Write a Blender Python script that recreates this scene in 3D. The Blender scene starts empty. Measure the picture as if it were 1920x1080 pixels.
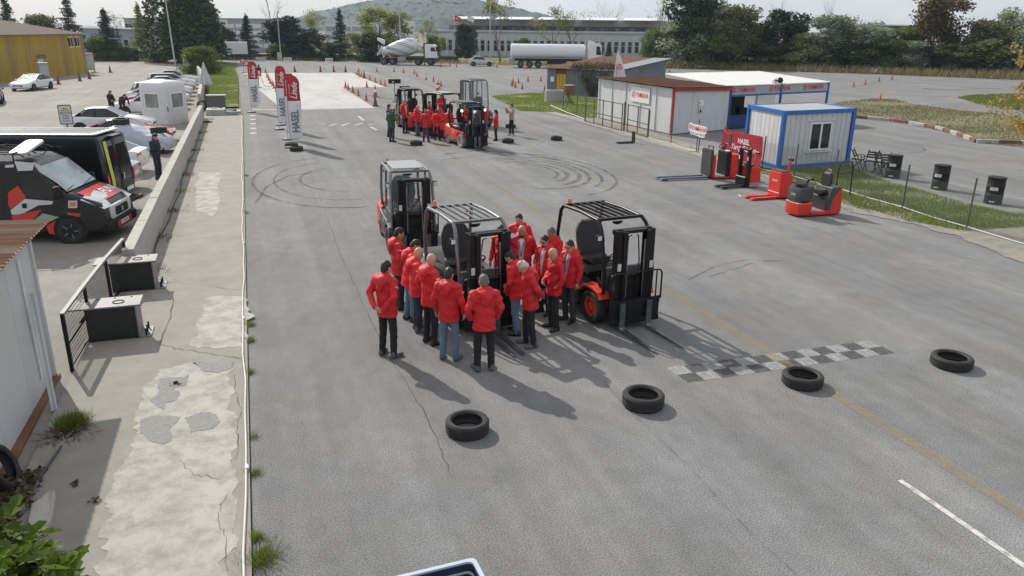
import bpy, math, random
import numpy as np
from mathutils import Vector, Matrix
random.seed(11)
sc = bpy.context.scene
COL = sc.collection
R = math.radians
PI = math.pi

# ------------------------------------------------------------------ camera
FPX, HCAM, HOR, ROLL, VPX = 1450.0, 5.8, 53.0, R(0.63), 452.0     # focal length in px of 1920, camera height in m
_p = math.atan((540-HOR)*math.cos(ROLL)/FPX)
_fw = Vector((0, math.cos(_p), -math.sin(_p))); _rt = Vector((1, 0, 0)); _up = _rt.cross(_fw)
_cr, _sr = math.cos(ROLL), math.sin(ROLL)
CR, CU, CF = _cr*_rt+_sr*_up, _cr*_up-_sr*_rt, _fw
_d = (VPX-960)*CR-(HOR+math.tan(ROLL)*(VPX-960)-540)*CU+FPX*CF
_rot = Matrix.Rotation(math.atan2(_d.x, _d.y), 3, 'Z')             # the road runs along +Y
CR, CU, CF = _rot@CR, _rot@CU, _rot@CF
cam = bpy.data.cameras.new('camera'); camo = bpy.data.objects.new('camera', cam); COL.objects.link(camo)
cam.sensor_width = 36; cam.lens = FPX/1920*36; cam.clip_start = 0.1; cam.clip_end = 8000
m = Matrix((CR, CU, -CF)).transposed().to_4x4(); m.translation = (0, 0, HCAM); camo.matrix_world = m
sc.camera = camo

def G(px, py, z=0.0):
    """point of the plane at height z seen at photo pixel (px, py)"""
    d = CR*float(px-960)-CU*float(py-540)+CF*FPX
    t = (z-HCAM)/d.z
    return Vector((d.x*t, d.y*t, z))
def RAY(px, py, Y):
    d = CR*float(px-960)-CU*float(py-540)+CF*FPX
    t = Y/d.y
    return Vector((d.x*t, Y, HCAM+d.z*t))

# ------------------------------------------------------------------ sky, sun, exposure
SUN_AZ = R(-21)       # measured from +Y, negative to the left
SUN_EL = R(37)
world = bpy.data.worlds.new('World'); sc.world = world; world.use_nodes = True
nt = world.node_tree; nt.nodes.clear()
N = nt.nodes.new; Lk = nt.links.new
out = N('ShaderNodeOutputWorld'); bg = N('ShaderNodeBackground'); bg.inputs['Strength'].default_value = 0.073
sky = N('ShaderNodeTexSky'); sky.sky_type = 'NISHITA'; sky.sun_disc = False
sky.sun_elevation = SUN_EL; sky.sun_rotation = SUN_AZ
sky.air_density = 1.0; sky.dust_density = 2.0; sky.ozone_density = 1.0
tc = N('ShaderNodeTexCoord'); mp = N('ShaderNodeMapping'); mp.inputs['Scale'].default_value = (1.0, 1.0, 3.2)
nz = N('ShaderNodeTexNoise'); nz.inputs['Scale'].default_value = 2.2; nz.inputs['Detail'].default_value = 7; nz.inputs['Roughness'].default_value = 0.55
rp = N('ShaderNodeValToRGB'); rp.color_ramp.elements[0].position = 0.25; rp.color_ramp.elements[0].color = (0.42, 0.42, 0.42, 1)
rp.color_ramp.elements[1].position = 0.62; rp.color_ramp.elements[1].color = (0.96, 0.96, 0.96, 1)
mx = N('ShaderNodeMix'); mx.data_type = 'RGBA'; mx.inputs['B'].default_value = (9.6, 9.8, 10.1, 1)    # thin high cloud, lit white
Lk(tc.outputs['Generated'], mp.inputs['Vector']); Lk(mp.outputs['Vector'], nz.inputs['Vector']); Lk(nz.outputs['Fac'], rp.inputs['Fac'])
Lk(rp.outputs['Color'], mx.inputs['Factor']); Lk(sky.outputs['Color'], mx.inputs['A']); Lk(mx.outputs['Result'], bg.inputs['Color']); Lk(bg.outputs['Background'], out.inputs['Surface'])
sun = bpy.data.lights.new('sun', 'SUN'); sun.energy = 3.5; sun.angle = R(0.6); sun.color = (1.0, 0.95, 0.87)
suno = bpy.data.objects.new('sun', sun); COL.objects.link(suno)
_sd = Vector((math.sin(SUN_AZ)*math.cos(SUN_EL), math.cos(SUN_AZ)*math.cos(SUN_EL), math.sin(SUN_EL)))
suno.rotation_euler = _sd.to_track_quat('Z', 'Y').to_euler(); suno.location = (0, 0, 60)
sc.view_settings.view_transform = 'Standard'; sc.view_settings.look = 'None'; sc.view_settings.gamma = 1.0
sc.view_settings.exposure = 0.3
sc.render.engine = 'CYCLES'

# ------------------------------------------------------------------ materials
_M = {}
def mat(name, col, rough=0.6, metal=0.0, var=0.12, scale=6.0, bump=0.0, bscale=60.0, dirt=None, dirt_amt=0.45, stretch=(1, 1, 1), coat=0.0, emit=None, alpha=1.0, spec=0.5, rnd=0.0):
    if name in _M: return _M[name]
    mt = bpy.data.materials.new(name); mt.use_nodes = True; t = mt.node_tree; n = t.nodes; L = t.links.new
    b = n['Principled BSDF']; b.inputs['Roughness'].default_value = rough; b.inputs['Metallic'].default_value = metal
    b.inputs['Specular IOR Level'].default_value = spec
    if coat: b.inputs['Coat Weight'].default_value = coat; b.inputs['Coat Roughness'].default_value = 0.08
    if alpha < 1: b.inputs['Alpha'].default_value = alpha
    c = n.new('ShaderNodeTexCoord'); mpp = n.new('ShaderNodeMapping'); mpp.inputs['Scale'].default_value = stretch
    L(c.outputs['Object'], mpp.inputs['Vector'])
    q = n.new('ShaderNodeTexNoise'); q.inputs['Scale'].default_value = scale; q.inputs['Detail'].default_value = 6; q.inputs['Roughness'].default_value = 0.6
    L(mpp.outputs['Vector'], q.inputs['Vector'])
    r = n.new('ShaderNodeMapRange'); r.inputs['From Min'].default_value = 0.25; r.inputs['From Max'].default_value = 0.75
    r.inputs['To Min'].default_value = 1-var; r.inputs['To Max'].default_value = 1+var
    L(q.outputs['Fac'], r.inputs['Value'])
    hs = n.new('ShaderNodeHueSaturation'); hs.inputs['Color'].default_value = (*col, 1)
    if rnd:
        oi = n.new('ShaderNodeObjectInfo'); mr = n.new('ShaderNodeMapRange'); mr.inputs['To Min'].default_value = 1-rnd; mr.inputs['To Max'].default_value = 1+rnd
        L(oi.outputs['Random'], mr.inputs['Value']); mu = n.new('ShaderNodeMath'); mu.operation = 'MULTIPLY'
        L(mr.outputs['Result'], mu.inputs[0]); L(r.outputs['Result'], mu.inputs[1]); L(mu.outputs[0], hs.inputs['Value'])
    else:
        L(r.outputs['Result'], hs.inputs['Value'])
    last = hs.outputs['Color']
    if dirt:
        q2 = n.new('ShaderNodeTexNoise'); q2.inputs['Scale'].default_value = scale*0.45; q2.inputs['Detail'].default_value = 9; q2.inputs['Roughness'].default_value = 0.7
        L(mpp.outputs['Vector'], q2.inputs['Vector'])
        r2 = n.new('ShaderNodeMapRange'); r2.inputs['From Min'].default_value = 0.47; r2.inputs['From Max'].default_value = 0.72; r2.inputs['To Max'].default_value = dirt_amt
        L(q2.outputs['Fac'], r2.inputs['Value'])
        x = n.new('ShaderNodeMix'); x.data_type = 'RGBA'; x.inputs['B'].default_value = (*dirt, 1)
        L(r2.outputs['Result'], x.inputs['Factor']); L(last, x.inputs['A']); last = x.outputs['Result']
    L(last, b.inputs['Base Color'])
    rr = n.new('ShaderNodeMapRange'); rr.inputs['To Min'].default_value = max(0.02, rough-0.1); rr.inputs['To Max'].default_value = min(1, rough+0.1)
    L(q.outputs['Fac'], rr.inputs['Value']); L(rr.outputs['Result'], b.inputs['Roughness'])
    if bump:
        q3 = n.new('ShaderNodeTexNoise'); q3.inputs['Scale'].default_value = bscale; q3.inputs['Detail'].default_value = 4
        L(mpp.outputs['Vector'], q3.inputs['Vector']); bp = n.new('ShaderNodeBump'); bp.inputs['Strength'].default_value = bump; bp.inputs['Distance'].default_value = 0.02
        L(q3.outputs['Fac'], bp.inputs['Height']); L(bp.outputs['Normal'], b.inputs['Normal'])
    if emit:
        b.inputs['Emission Color'].default_value = (*emit[:3], 1); b.inputs['Emission Strength'].default_value = emit[3]
    _M[name] = mt
    return mt

def leafmat(name, c1, c2, trans=0.35):
    if name in _M: return _M[name]
    mt = bpy.data.materials.new(name); mt.use_nodes = True; t = mt.node_tree; n = t.nodes; L = t.links.new
    b = n['Principled BSDF']; b.inputs['Roughness'].default_value = 0.6; b.inputs['Specular IOR Level'].default_value = 0.3
    gi = n.new('ShaderNodeNewGeometry'); rp = n.new('ShaderNodeValToRGB')
    rp.color_ramp.elements[0].color = (*c1, 1); rp.color_ramp.elements[1].color = (*c2, 1)
    L(gi.outputs['Random Per Island'], rp.inputs['Fac'])
    oi = n.new('ShaderNodeObjectInfo'); hs = n.new('ShaderNodeHueSaturation'); mr = n.new('ShaderNodeMapRange'); mr.inputs['To Min'].default_value = 0.75; mr.inputs['To Max'].default_value = 1.25
    L(oi.outputs['Random'], mr.inputs['Value']); L(mr.outputs['Result'], hs.inputs['Value']); L(rp.outputs['Color'], hs.inputs['Color'])
    L(hs.outputs['Color'], b.inputs['Base Color'])
    tr = n.new('ShaderNodeBsdfTranslucent'); L(hs.outputs['Color'], tr.inputs['Color'])
    ms = n.new('ShaderNodeMixShader'); ms.inputs['Fac'].default_value = trans
    L(b.outputs['BSDF'], ms.inputs[1]); L(tr.outputs['BSDF'], ms.inputs[2]); L(ms.outputs['Shader'], n['Material Output'].inputs['Surface'])
    _M[name] = mt
    return mt

def glassmat(name, tint, alpha):
    if name in _M: return _M[name]
    mt = bpy.data.materials.new(name); mt.use_nodes = True; b = mt.node_tree.nodes['Principled BSDF']
    b.inputs['Base Color'].default_value = (*tint, 1); b.inputs['Roughness'].default_value = 0.04; b.inputs['Alpha'].default_value = alpha
    b.inputs['Specular IOR Level'].default_value = 0.8
    _M[name] = mt
    return mt

# ------------------------------------------------------------------ mesh helpers
def setprops(o, label=None, cat=None, group=None, kind=None):
    if label: o['label'] = label
    if cat: o['category'] = cat
    if group: o['group'] = group
    if kind: o['kind'] = kind
    return o
def thing(name, label, cat, loc=(0, 0, 0), rotz=0.0, group=None, scale=None):
    o = bpy.data.objects.new(name, None); COL.objects.link(o); o.empty_display_size = 0.3
    o.location = loc; o.rotation_euler = (0, 0, rotz)
    if scale: o.scale = scale
    return setprops(o, label, cat, group)
def kids(o): return [c for c in COL.objects if c.parent == o]
def dup(root, loc, rotz=0.0, label=None, group=None, scale=None):
    def cp(o, par):
        c = o.copy(); COL.objects.link(c); c.parent = par
        for ch in o.children: cp(ch, c)
        return c
    r = cp(root, None); r.location = loc; r.rotation_euler = (0, 0, rotz)
    if scale: r.scale = scale
    if label: r['label'] = label
    if group: r['group'] = group
    return r

class MB:
    def __init__(s): s.v = []; s.f = []; s.mi = []; s.cur = 0
    def add(s, vs, fs):
        o = len(s.v); s.v.extend([tuple(v) for v in vs]); s.f.extend([tuple(i+o for i in f) for f in fs]); s.mi.extend([s.cur]*len(fs)); return s
    def box(s, x0, x1, y0, y1, z0, z1):
        return s.add([(x0, y0, z0), (x1, y0, z0), (x1, y1, z0), (x0, y1, z0), (x0, y0, z1), (x1, y0, z1), (x1, y1, z1), (x0, y1, z1)],
                     [(3, 2, 1, 0), (4, 5, 6, 7), (0, 1, 5, 4), (1, 2, 6, 5), (2, 3, 7, 6), (3, 0, 4, 7)])
    def obox(s, c, size, rx=0, ry=0, rz=0):
        M = Matrix.Translation(c) @ Matrix.Rotation(rz, 4, 'Z') @ Matrix.Rotation(ry, 4, 'Y') @ Matrix.Rotation(rx, 4, 'X')
        a, b, d = size[0]/2, size[1]/2, size[2]/2
        vs = [M @ Vector(p) for p in ((-a, -b, -d), (a, -b, -d), (a, b, -d), (-a, b, -d), (-a, -b, d), (a, -b, d), (a, b, d), (-a, b, d))]
        return s.add(vs, [(3, 2, 1, 0), (4, 5, 6, 7), (0, 1, 5, 4), (1, 2, 6, 5), (2, 3, 7, 6), (3, 0, 4, 7)])
    def bar(s, a, b, w, h=None):
        """rectangular bar from a to b"""
        a, b = Vector(a), Vector(b); d = (b-a).normalized(); h = h or w
        u = Vector((0, 0, 1)) if abs(d.z) < 0.95 else Vector((0, 1, 0))
        x = d.cross(u).normalized(); y = x.cross(d)
        vs = [p+x*sx*w/2+y*sy*h/2 for p in (a, b) for sx, sy in ((-1, -1), (1, -1), (1, 1), (-1, 1))]
        return s.add(vs, [(0, 1, 2, 3), (7, 6, 5, 4), (0, 4, 5, 1), (1, 5, 6, 2), (2, 6, 7, 3), (3, 7, 4, 0)])
    def tube(s, pts, r, n=8, caps=True):
        pts = [Vector(p) for p in pts]; k = len(pts); rs = r if isinstance(r, (list, tuple)) else [r]*k
        rings = []; x = None
        for i, p in enumerate(pts):
            d = (pts[min(i+1, k-1)]-pts[max(i-1, 0)]).normalized()
            if x is None:
                u = Vector((0, 0, 1)) if abs(d.z) < 0.9 else Vector((1, 0, 0)); x = d.cross(u).normalized()
            else:
                x = (x-d*x.dot(d)).normalized()
            y = d.cross(x)
            rings.append([p+(x*math.cos(2*PI*j/n)+y*math.sin(2*PI*j/n))*rs[i] for j in range(n)])
        return s.loft(rings, caps)
    def cyl(s, a, b, r0, r1=None, n=14): return s.tube([a, b], [r0, r0 if r1 is None else r1], n)
    def loft(s, rings, caps=True):
        n = len(rings[0]); vs = [v for r in rings for v in r]; fs = []
        for i in range(len(rings)-1):
            for j in range(n):
                a = i*n+j; b = i*n+(j+1) % n; fs.append((a, b, b+n, a+n))
        if caps: fs.append(tuple(range(n-1, -1, -1))); fs.append(tuple(range((len(rings)-1)*n, len(rings)*n)))
        return s.add(vs, fs)
    def lathe(s, prof, n=20, M=None, closed=False):
        """prof: (radius, height) about local Z; M places it; closed joins last to first"""
        M = M or Matrix.Identity(4); k = len(prof); vs = []; fs = []
        for (r, z) in prof:
            for j in range(n): vs.append(M @ Vector((r*math.cos(2*PI*j/n), r*math.sin(2*PI*j/n), z)))
        for i in range(k if closed else k-1):
            for j in range(n):
                a = i*n+j; b = i*n+(j+1) % n; c = ((i+1) % k)*n
                fs.append((a, b, c+(j+1) % n, c+j))
        if not closed:
            if prof[0][0] > 1e-4: fs.append(tuple(range(n-1, -1, -1)))
            if prof[-1][0] > 1e-4: fs.append(tuple(range((k-1)*n, k*n)))
        return s.add(vs, fs)
    def prism(s, poly, axis, a, b):
        """poly of 2D points extruded along axis from a to b: x -> (y,z), y -> (x,z), z -> (x,y)"""
        n = len(poly)
        P = {'x': lambda p, t: (t, p[0], p[1]), 'y': lambda p, t: (p[0], t, p[1]), 'z': lambda p, t: (p[0], p[1], t)}[axis]
        vs = [P(p, a) for p in poly]+[P(p, b) for p in poly]
        fs = [tuple(range(n-1, -1, -1)), tuple(range(n, 2*n))]+[(i, (i+1) % n, (i+1) % n+n, i+n) for i in range(n)]
        return s.add(vs, fs)
    def poly(s, pts): return s.add(pts, [tuple(range(len(pts)))])
    def sphere(s, c, r, n=12, m=8):
        c = Vector(c); r = r if isinstance(r, (tuple, list)) else (r, r, r)
        rings = [[c+Vector((r[0]*math.sin(t)*math.cos(2*PI*j/n), r[1]*math.sin(t)*math.sin(2*PI*j/n), -r[2]*math.cos(t))) for j in range(n)] for t in [PI*(i+0.12)/(m+0.24) for i in range(m+1)]]
        return s.loft(rings)
    def build(s, name, mats, parent=None, smooth=None, bevel=0.0, loc=None, rot=None, fix=True):
        me = bpy.data.meshes.new(name); me.from_pydata(s.v, [], s.f); me.update()
        mats = mats if isinstance(mats, (list, tuple)) else [mats]
        for q in mats: me.materials.append(q)
        if len(mats) > 1: me.polygons.foreach_set('material_index', s.mi)
        if fix and len(s.f) < 6000:
            import bmesh
            bm = bmesh.new(); bm.from_mesh(me); bmesh.ops.recalc_face_normals(bm, faces=bm.faces); bm.to_mesh(me); bm.free()
        if smooth is not None:
            me.shade_smooth()
            if smooth < 179: me.set_sharp_from_angle(angle=R(smooth))
        o = bpy.data.objects.new(name, me); COL.objects.link(o)
        if parent: o.parent = parent
        if loc is not None: o.location = loc
        if rot is not None: o.rotation_euler = rot
        if bevel:
            md = o.modifiers.new('bevel', 'BEVEL'); md.width = bevel; md.segments = 2; md.limit_method = 'ANGLE'; md.angle_limit = R(35); md.harden_normals = False
        return o
def mesh_obj(name, vs, fs, mt, parent=None, smooth=True):
    me = bpy.data.meshes.new(name); me.from_pydata(vs, [], fs); me.update(); me.materials.append(mt)
    if smooth: me.shade_smooth()
    o = bpy.data.objects.new(name, me); COL.objects.link(o)
    if parent: o.parent = parent
    return o
_TXT = {}
def lettering(name, text, size, mt, parent, M, shear=0.0, bold=0.0, depth=0.002, sx=1.0, align='CENTER'):
    """flat letters; M takes the text plane (x along the line, y up) to the parent's space"""
    key = (text, shear, bold, align)
    if key not in _TXT:
        cu = bpy.data.curves.new('t', 'FONT'); cu.body = text; cu.align_x = align; cu.align_y = 'CENTER'; cu.shear = shear; cu.offset = bold; cu.resolution_u = 3
        to = bpy.data.objects.new('t', cu); COL.objects.link(to); bpy.context.view_layer.update()
        me = bpy.data.meshes.new_from_object(to.evaluated_get(bpy.context.evaluated_depsgraph_get()))
        vs = [v.co.copy() for v in me.vertices]; fs = [tuple(p.vertices) for p in me.polygons]
        bpy.data.objects.remove(to); bpy.data.curves.remove(cu); bpy.data.meshes.remove(me); _TXT[key] = (vs, fs)
    vs, fs = _TXT[key]
    M = M @ Matrix.Diagonal((size*sx, size, 1, 1))
    o = mesh_obj(name, [M @ v for v in vs], fs, mt, parent, smooth=False)
    return o
def frame(o, x, y):
    """matrix with origin o, x axis x, y axis y"""
    x = Vector(x).normalized(); y = Vector(y); y = (y-x*y.dot(x)).normalized(); z = x.cross(y)
    M = Matrix((x, y, z)).transposed().to_4x4(); M.translation = Vector(o)
    return M

def worn(name, col, lo=.42, hi=.6, amt=.9, scale=6.0, base=0.0):
    """paint worn through to the road: alpha broken up by noise"""
    mt = bpy.data.materials.new(name); mt.use_nodes = True; t = mt.node_tree; n = t.nodes; L = t.links.new; b = n['Principled BSDF']; b.inputs['Base Color'].default_value = (*col, 1); b.inputs['Roughness'].default_value = .85; b.inputs['Specular IOR Level'].default_value = .2
    co = n.new('ShaderNodeTexCoord'); q = n.new('ShaderNodeTexNoise'); q.inputs['Scale'].default_value = scale; q.inputs['Detail'].default_value = 10; q.inputs['Roughness'].default_value = .75
    L(co.outputs['Object'], q.inputs['Vector']); r = n.new('ShaderNodeMapRange'); r.inputs['From Min'].default_value = lo; r.inputs['From Max'].default_value = hi; r.inputs['To Min'].default_value = base; r.inputs['To Max'].default_value = amt
    L(q.outputs['Fac'], r.inputs['Value']); L(r.outputs['Result'], b.inputs['Alpha']); _M[name] = mt; return mt
# common materials
RUBBER = mat('rubber', (0.018, 0.018, 0.019), 0.75, var=0.25, scale=14, dirt=(0.07, 0.065, 0.06), dirt_amt=0.3)
BLACK = mat('black_paint', (0.009, 0.009, 0.010), 0.36, var=0.2, dirt=(0.04, 0.04, 0.038), dirt_amt=0.15, spec=.3)
BLACKM = mat('black_matt', (0.013, 0.013, 0.014), 0.62, var=0.2, dirt=(0.05, 0.046, 0.042), dirt_amt=0.25, spec=.3)
STEEL = mat('steel', (0.42, 0.42, 0.43), 0.35, metal=0.9, var=0.15)
WHITE = mat('white_paint', (0.75, 0.76, 0.77), 0.4, var=0.04, dirt=(0.42, 0.4, 0.36), dirt_amt=0.2)
RED = mat('red_paint', (0.62, 0.025, 0.014), 0.33, var=0.06, coat=0.3, dirt=(0.25, 0.06, 0.05), dirt_amt=0.15)
ORANGE = mat('orange_red_paint', (0.66, 0.045, 0.016), 0.33, var=0.06, coat=0.3)
CHROME = mat('chrome', (0.75, 0.76, 0.78), 0.15, metal=1.0, var=0.05)
GLASS = glassmat('clear_glass', (0.35, 0.42, 0.45), 0.22)
DGLASS = mat('dark_glass', (0.012, 0.015, 0.018), 0.06, var=0.02, spec=0.7)
REDLAMP = mat('red_lamp', (0.42, 0.012, 0.012), 0.2, var=0.05, coat=0.6)
LAMP = mat('lamp_glass', (0.75, 0.77, 0.8), 0.12, var=0.05, coat=0.8)
PRINTW = mat('print_white', (0.78, 0.78, 0.78), 0.5, var=0.03)
PRINTK = mat('print_dark', (0.06, 0.065, 0.08), 0.5, var=0.03)
PRINTR = mat('print_red', (0.62, 0.03, 0.05), 0.5, var=0.03)
# ================================================================== the setting
def asphalt(name, c, streak=0.16, speck=0.5):
    mt = bpy.data.materials.new(name); mt.use_nodes = True; t = mt.node_tree; n = t.nodes; L = t.links.new
    b = n['Principled BSDF']; b.inputs['Roughness'].default_value = 0.88; b.inputs['Specular IOR Level'].default_value = 0.25
    co = n.new('ShaderNodeTexCoord')
    def noise(scale, sc3, det=5, rough=0.6):
        mp = n.new('ShaderNodeMapping'); mp.inputs['Scale'].default_value = sc3; L(co.outputs['Object'], mp.inputs['Vector'])
        q = n.new('ShaderNodeTexNoise'); q.inputs['Scale'].default_value = scale; q.inputs['Detail'].default_value = det; q.inputs['Roughness'].default_value = rough
        L(mp.outputs['Vector'], q.inputs['Vector']); return q.outputs['Fac']
    def rng(v, a, b2, lo=0.3, hi=0.7):
        r = n.new('ShaderNodeMapRange'); r.inputs['From Min'].default_value = lo; r.inputs['From Max'].default_value = hi; r.inputs['To Min'].default_value = a; r.inputs['To Max'].default_value = b2
        L(v, r.inputs['Value']); return r.outputs['Result']
    def mul(a, b2):
        q = n.new('ShaderNodeMath'); q.operation = 'MULTIPLY'; L(a, q.inputs[0]); L(b2, q.inputs[1]); return q.outputs[0]
    v = mul(rng(noise(0.28, (1, 1, 1), 8), 0.84, 1.14), rng(noise(1.0, (1.0, 0.035, 1), 3), 1-streak, 1+streak))
    v = mul(v, rng(noise(48, (1, 1, 1), 3, 0.85), 1-speck, 1+speck, 0.3, 0.7))
    v = mul(v, rng(noise(3.5, (1, 0.6, 1), 6), 0.9, 1.1))
    v = mul(v, rng(noise(0.9, (1, 0.3, 1), 9, 0.75), 0.82, 1.0, 0.28, 0.42))
    hs = n.new('ShaderNodeHueSaturation'); L(v, hs.inputs['Value'])
    mx = n.new('ShaderNodeMix'); mx.data_type = 'RGBA'; mx.inputs['A'].default_value = (*c, 1); mx.inputs['B'].default_value = (c[0]*1.03, c[1]*1.0, c[2]*0.95, 1)
    L(rng(noise(0.45, (1, 1, 1), 4), 0, 1), mx.inputs['Factor']); L(mx.outputs['Result'], hs.inputs['Color']); L(hs.outputs['Color'], b.inputs['Base Color'])
    bp = n.new('ShaderNodeBump'); bp.inputs['Strength'].default_value = 0.5; bp.inputs['Distance'].default_value = 0.008; L(noise(110, (1, 1, 1), 2), bp.inputs['Height']); L(bp.outputs['Normal'], b.inputs['Normal'])
    _M[name] = mt
    return mt
ASPH = asphalt('asphalt', (0.190, 0.192, 0.196), .17, .75)
PARK = asphalt('car_park_paving', (0.265, 0.252, 0.236), 0.08, 0.25)
CONC = mat('concrete_strip', (0.285, 0.265, 0.235), 0.9, var=0.16, scale=2.2, bump=0.35, bscale=45, dirt=(0.21, 0.19, 0.165), dirt_amt=0.55)
PALE = mat('pale_concrete', (0.45, 0.425, 0.385), 0.9, var=0.1, scale=3.5, bump=0.3, bscale=55, dirt=(0.30, 0.275, 0.24), dirt_amt=0.85)
PALEW = worn('pale_skim', (0.44, 0.415, 0.375), .22, .56, 1.0, 2.6, .3)
EXPO = mat('exposed_concrete', (0.27, 0.265, 0.255), 0.95, var=0.22, scale=16, bump=0.6, bscale=60)
CWALL = mat('concrete_wall', (0.42, 0.405, 0.37), 0.9, var=0.12, scale=3, bump=0.2, bscale=40, dirt=(0.2, 0.19, 0.17), dirt_amt=0.4)
SOIL = mat('soil', (0.17, 0.145, 0.115), 0.95, var=0.3, scale=1.2, bump=0.4, bscale=20)
GRASSB = mat('grass_base', (0.125, 0.15, 0.045), 0.95, var=0.35, scale=1.3, bump=0.5, bscale=40, dirt=(0.2, 0.165, 0.09), dirt_amt=0.75)
DRYB = mat('dry_grass_base', (0.165, 0.155, 0.085), 0.95, var=0.28, scale=0.6, bump=0.5, bscale=30, dirt=(0.13, 0.15, 0.05), dirt_amt=0.6)
PADM = mat('pale_pad', (0.46, 0.44, 0.425), 0.9, var=0.10, scale=0.9, stretch=(1, 0.25, 1), dirt=(0.27, 0.24, 0.225), dirt_amt=0.6)
WLINE = worn('white_line', (0.62, 0.61, 0.58), .36, .52, .92, 7, .25)

def sheet(name, pts, z, mt, kind='structure', parent=None):
    mb = MB(); mb.poly([(p[0], p[1], z) for p in pts]); o = mb.build(name, mt, parent, fix=False)
    if o.data.polygons[0].normal.z < 0: o.data.flip_normals()
    if kind: o['kind'] = kind
    return o
def wob(pts, amp, n=5, seed=1):
    """ragged outline through pts: midpoint displacement"""
    rd = random.Random(seed); P = [Vector((p[0], p[1])) for p in pts]
    for it in range(5):
        Q = []
        for i, p in enumerate(P):
            q = P[(i+1) % len(P)]; d = q-p; Q.append(p)
            if d.length > .03: Q.append((p+q)/2+Vector((-d.y, d.x))*rd.gauss(0, .13)*min(1, amp*6/max(d.length, .05)))
        P = Q
    return [(p.x, p.y) for p in P]
def ribbon(name, pts, w, z, mt, parent=None, kind='structure'):
    mb = MB(); vs = []; k = len(pts)
    for i, p in enumerate(pts):
        a, b = pts[max(i-1, 0)], pts[min(i+1, k-1)]; d = Vector((b[0]-a[0], b[1]-a[1])).normalized(); ww = w[i] if isinstance(w, (list, tuple)) else w
        vs += [(p[0]-d.y*ww/2, p[1]+d.x*ww/2, z), (p[0]+d.y*ww/2, p[1]-d.x*ww/2, z)]
    mb.add(vs, [(2*i, 2*i+1, 2*i+3, 2*i+2) for i in range(k-1)]); o = mb.build(name, mt, parent)
    if o.data.polygons[0].normal.z < 0: o.data.flip_normals()
    if kind and not parent: o['kind'] = kind
    return o
def xy(px, py): p = G(px, py); return (p.x, p.y)

sheet('ground', [(-1500, -150), (1500, -150), (1500, 2600), (-1500, 2600)], -0.09, SOIL)
road = sheet('asphalt_yard', [(-0.43, -12), (21.2, -12), (46, 8), (120, 12), (122, 70), (96.6, 79.5), (85, 96), (68.5, 110.2), (36.8, 127.8), (16, 143.5), (-13.8, 152), (-13.8, 150), (-1.2, 135), (-0.43, 56)], 0.0, ASPH)
sheet('car_park', [(-70, 4), (-3.1, 4), (-3.1, 62), (-6.4, 134), (-13.8, 151.9), (-36, 156), (-70, 150)], -0.004, PARK)
strip = MB(); strip.box(-3.32, -0.44, -4, 56.2, -0.05, 0.045)
strip = strip.build('concrete_walkway', CONC); strip['kind'] = 'structure'
def part_sheet(name, pts, z, mt, parent=None): return sheet(name, pts, z, mt, kind=None if parent else 'structure', parent=parent)
P8 = lambda x, y: xy(x/2.769, 690+y/2.769)
pale = [P8(1215, 20), P8(1225, 250), P8(1235, 420), P8(1205, 520), P8(1240, 700), P8(1180, 1080), (-0.8, 5.0), (-2.05, 5.0), P8(500, 1080), P8(545, 830), P8(580, 650), P8(695, 430), P8(725, 300), P8(745, 110), P8(830, 20), P8(1000, -18)]
part_sheet('pale_patch', wob(pale, 0.06, 7, 3), 0.049, PALEW, strip)
part_sheet('pale_patch', wob([xy(370, 325), xy(412, 325), xy(410, 398), xy(395, 408), xy(368, 398)], 0.05, 7, 5), 0.049, PALEW, strip)
part_sheet('pale_patch', wob([xy(395, 560), xy(452, 560), xy(455, 655), xy(360, 655)], 0.08, 7, 8), 0.049, PALEW, strip)
for i, b in enumerate([[(830, 70), (960, 60), (985, 42), (965, 105), (900, 120), (935, 140), (920, 180), (860, 195), (858, 235), (820, 215), (782, 180), (830, 130)],
                       [(728, 285), (800, 262), (940, 268), (920, 300), (885, 330), (895, 390), (850, 410), (790, 400), (730, 350)],
                       [(960, 275), (1010, 260), (1050, 243), (1120, 255), (1145, 290), (1110, 330), (990, 350), (985, 310)],
                       [(1000, -15), (1215, -20), (1205, 15), (1130, 38), (1060, 30)]]):
    part_sheet('worn_patch', wob([P8(*q) for q in b], 0.012, 4, 20+i), 0.053, EXPO, strip)
CRACK = mat('crack', (0.085, 0.08, 0.07), 1.0, var=0.3)
def crack(pts, w, z, parent, seed=0, n=6):
    rd = random.Random(seed); q = []
    for i in range(len(pts)-1):
        a, b = pts[i], pts[i+1]
        for k in range(n):
            t = k/n; q.append((a[0]+(b[0]-a[0])*t+rd.uniform(-1, 1)*0.02, a[1]+(b[1]-a[1])*t+rd.uniform(-1, 1)*0.05))
    q.append(pts[-1]); ribbon('crack', q, [w*.55*rd.uniform(0.25, 1.2) for _ in q], z, CRACK, parent)
crack([xy(300, 650), xy(345, 660), xy(400, 668), xy(458, 676)], 0.022, 0.057, strip, 1)
crack([xy(310, 532), xy(380, 538), xy(450, 548)], 0.018, 0.057, strip, 2)
crack([P8(1220, 50), P8(1230, 180), P8(1255, 230), P8(1230, 330), P8(1240, 430), P8(1220, 490)], 0.014, 0.057, strip, 3)
crack([P8(1190, 660), P8(1150, 720), P8(1130, 800), P8(1170, 900), P8(1180, 1080)], 0.014, 0.057, strip, 4)
crack([P8(930, 500), P8(1010, 570), P8(1150, 590)], 0.014, 0.057, strip, 5)
crack([xy(300, 650), xy(320, 600), xy(325, 560)], 0.03, 0.057, strip, 6)
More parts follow.
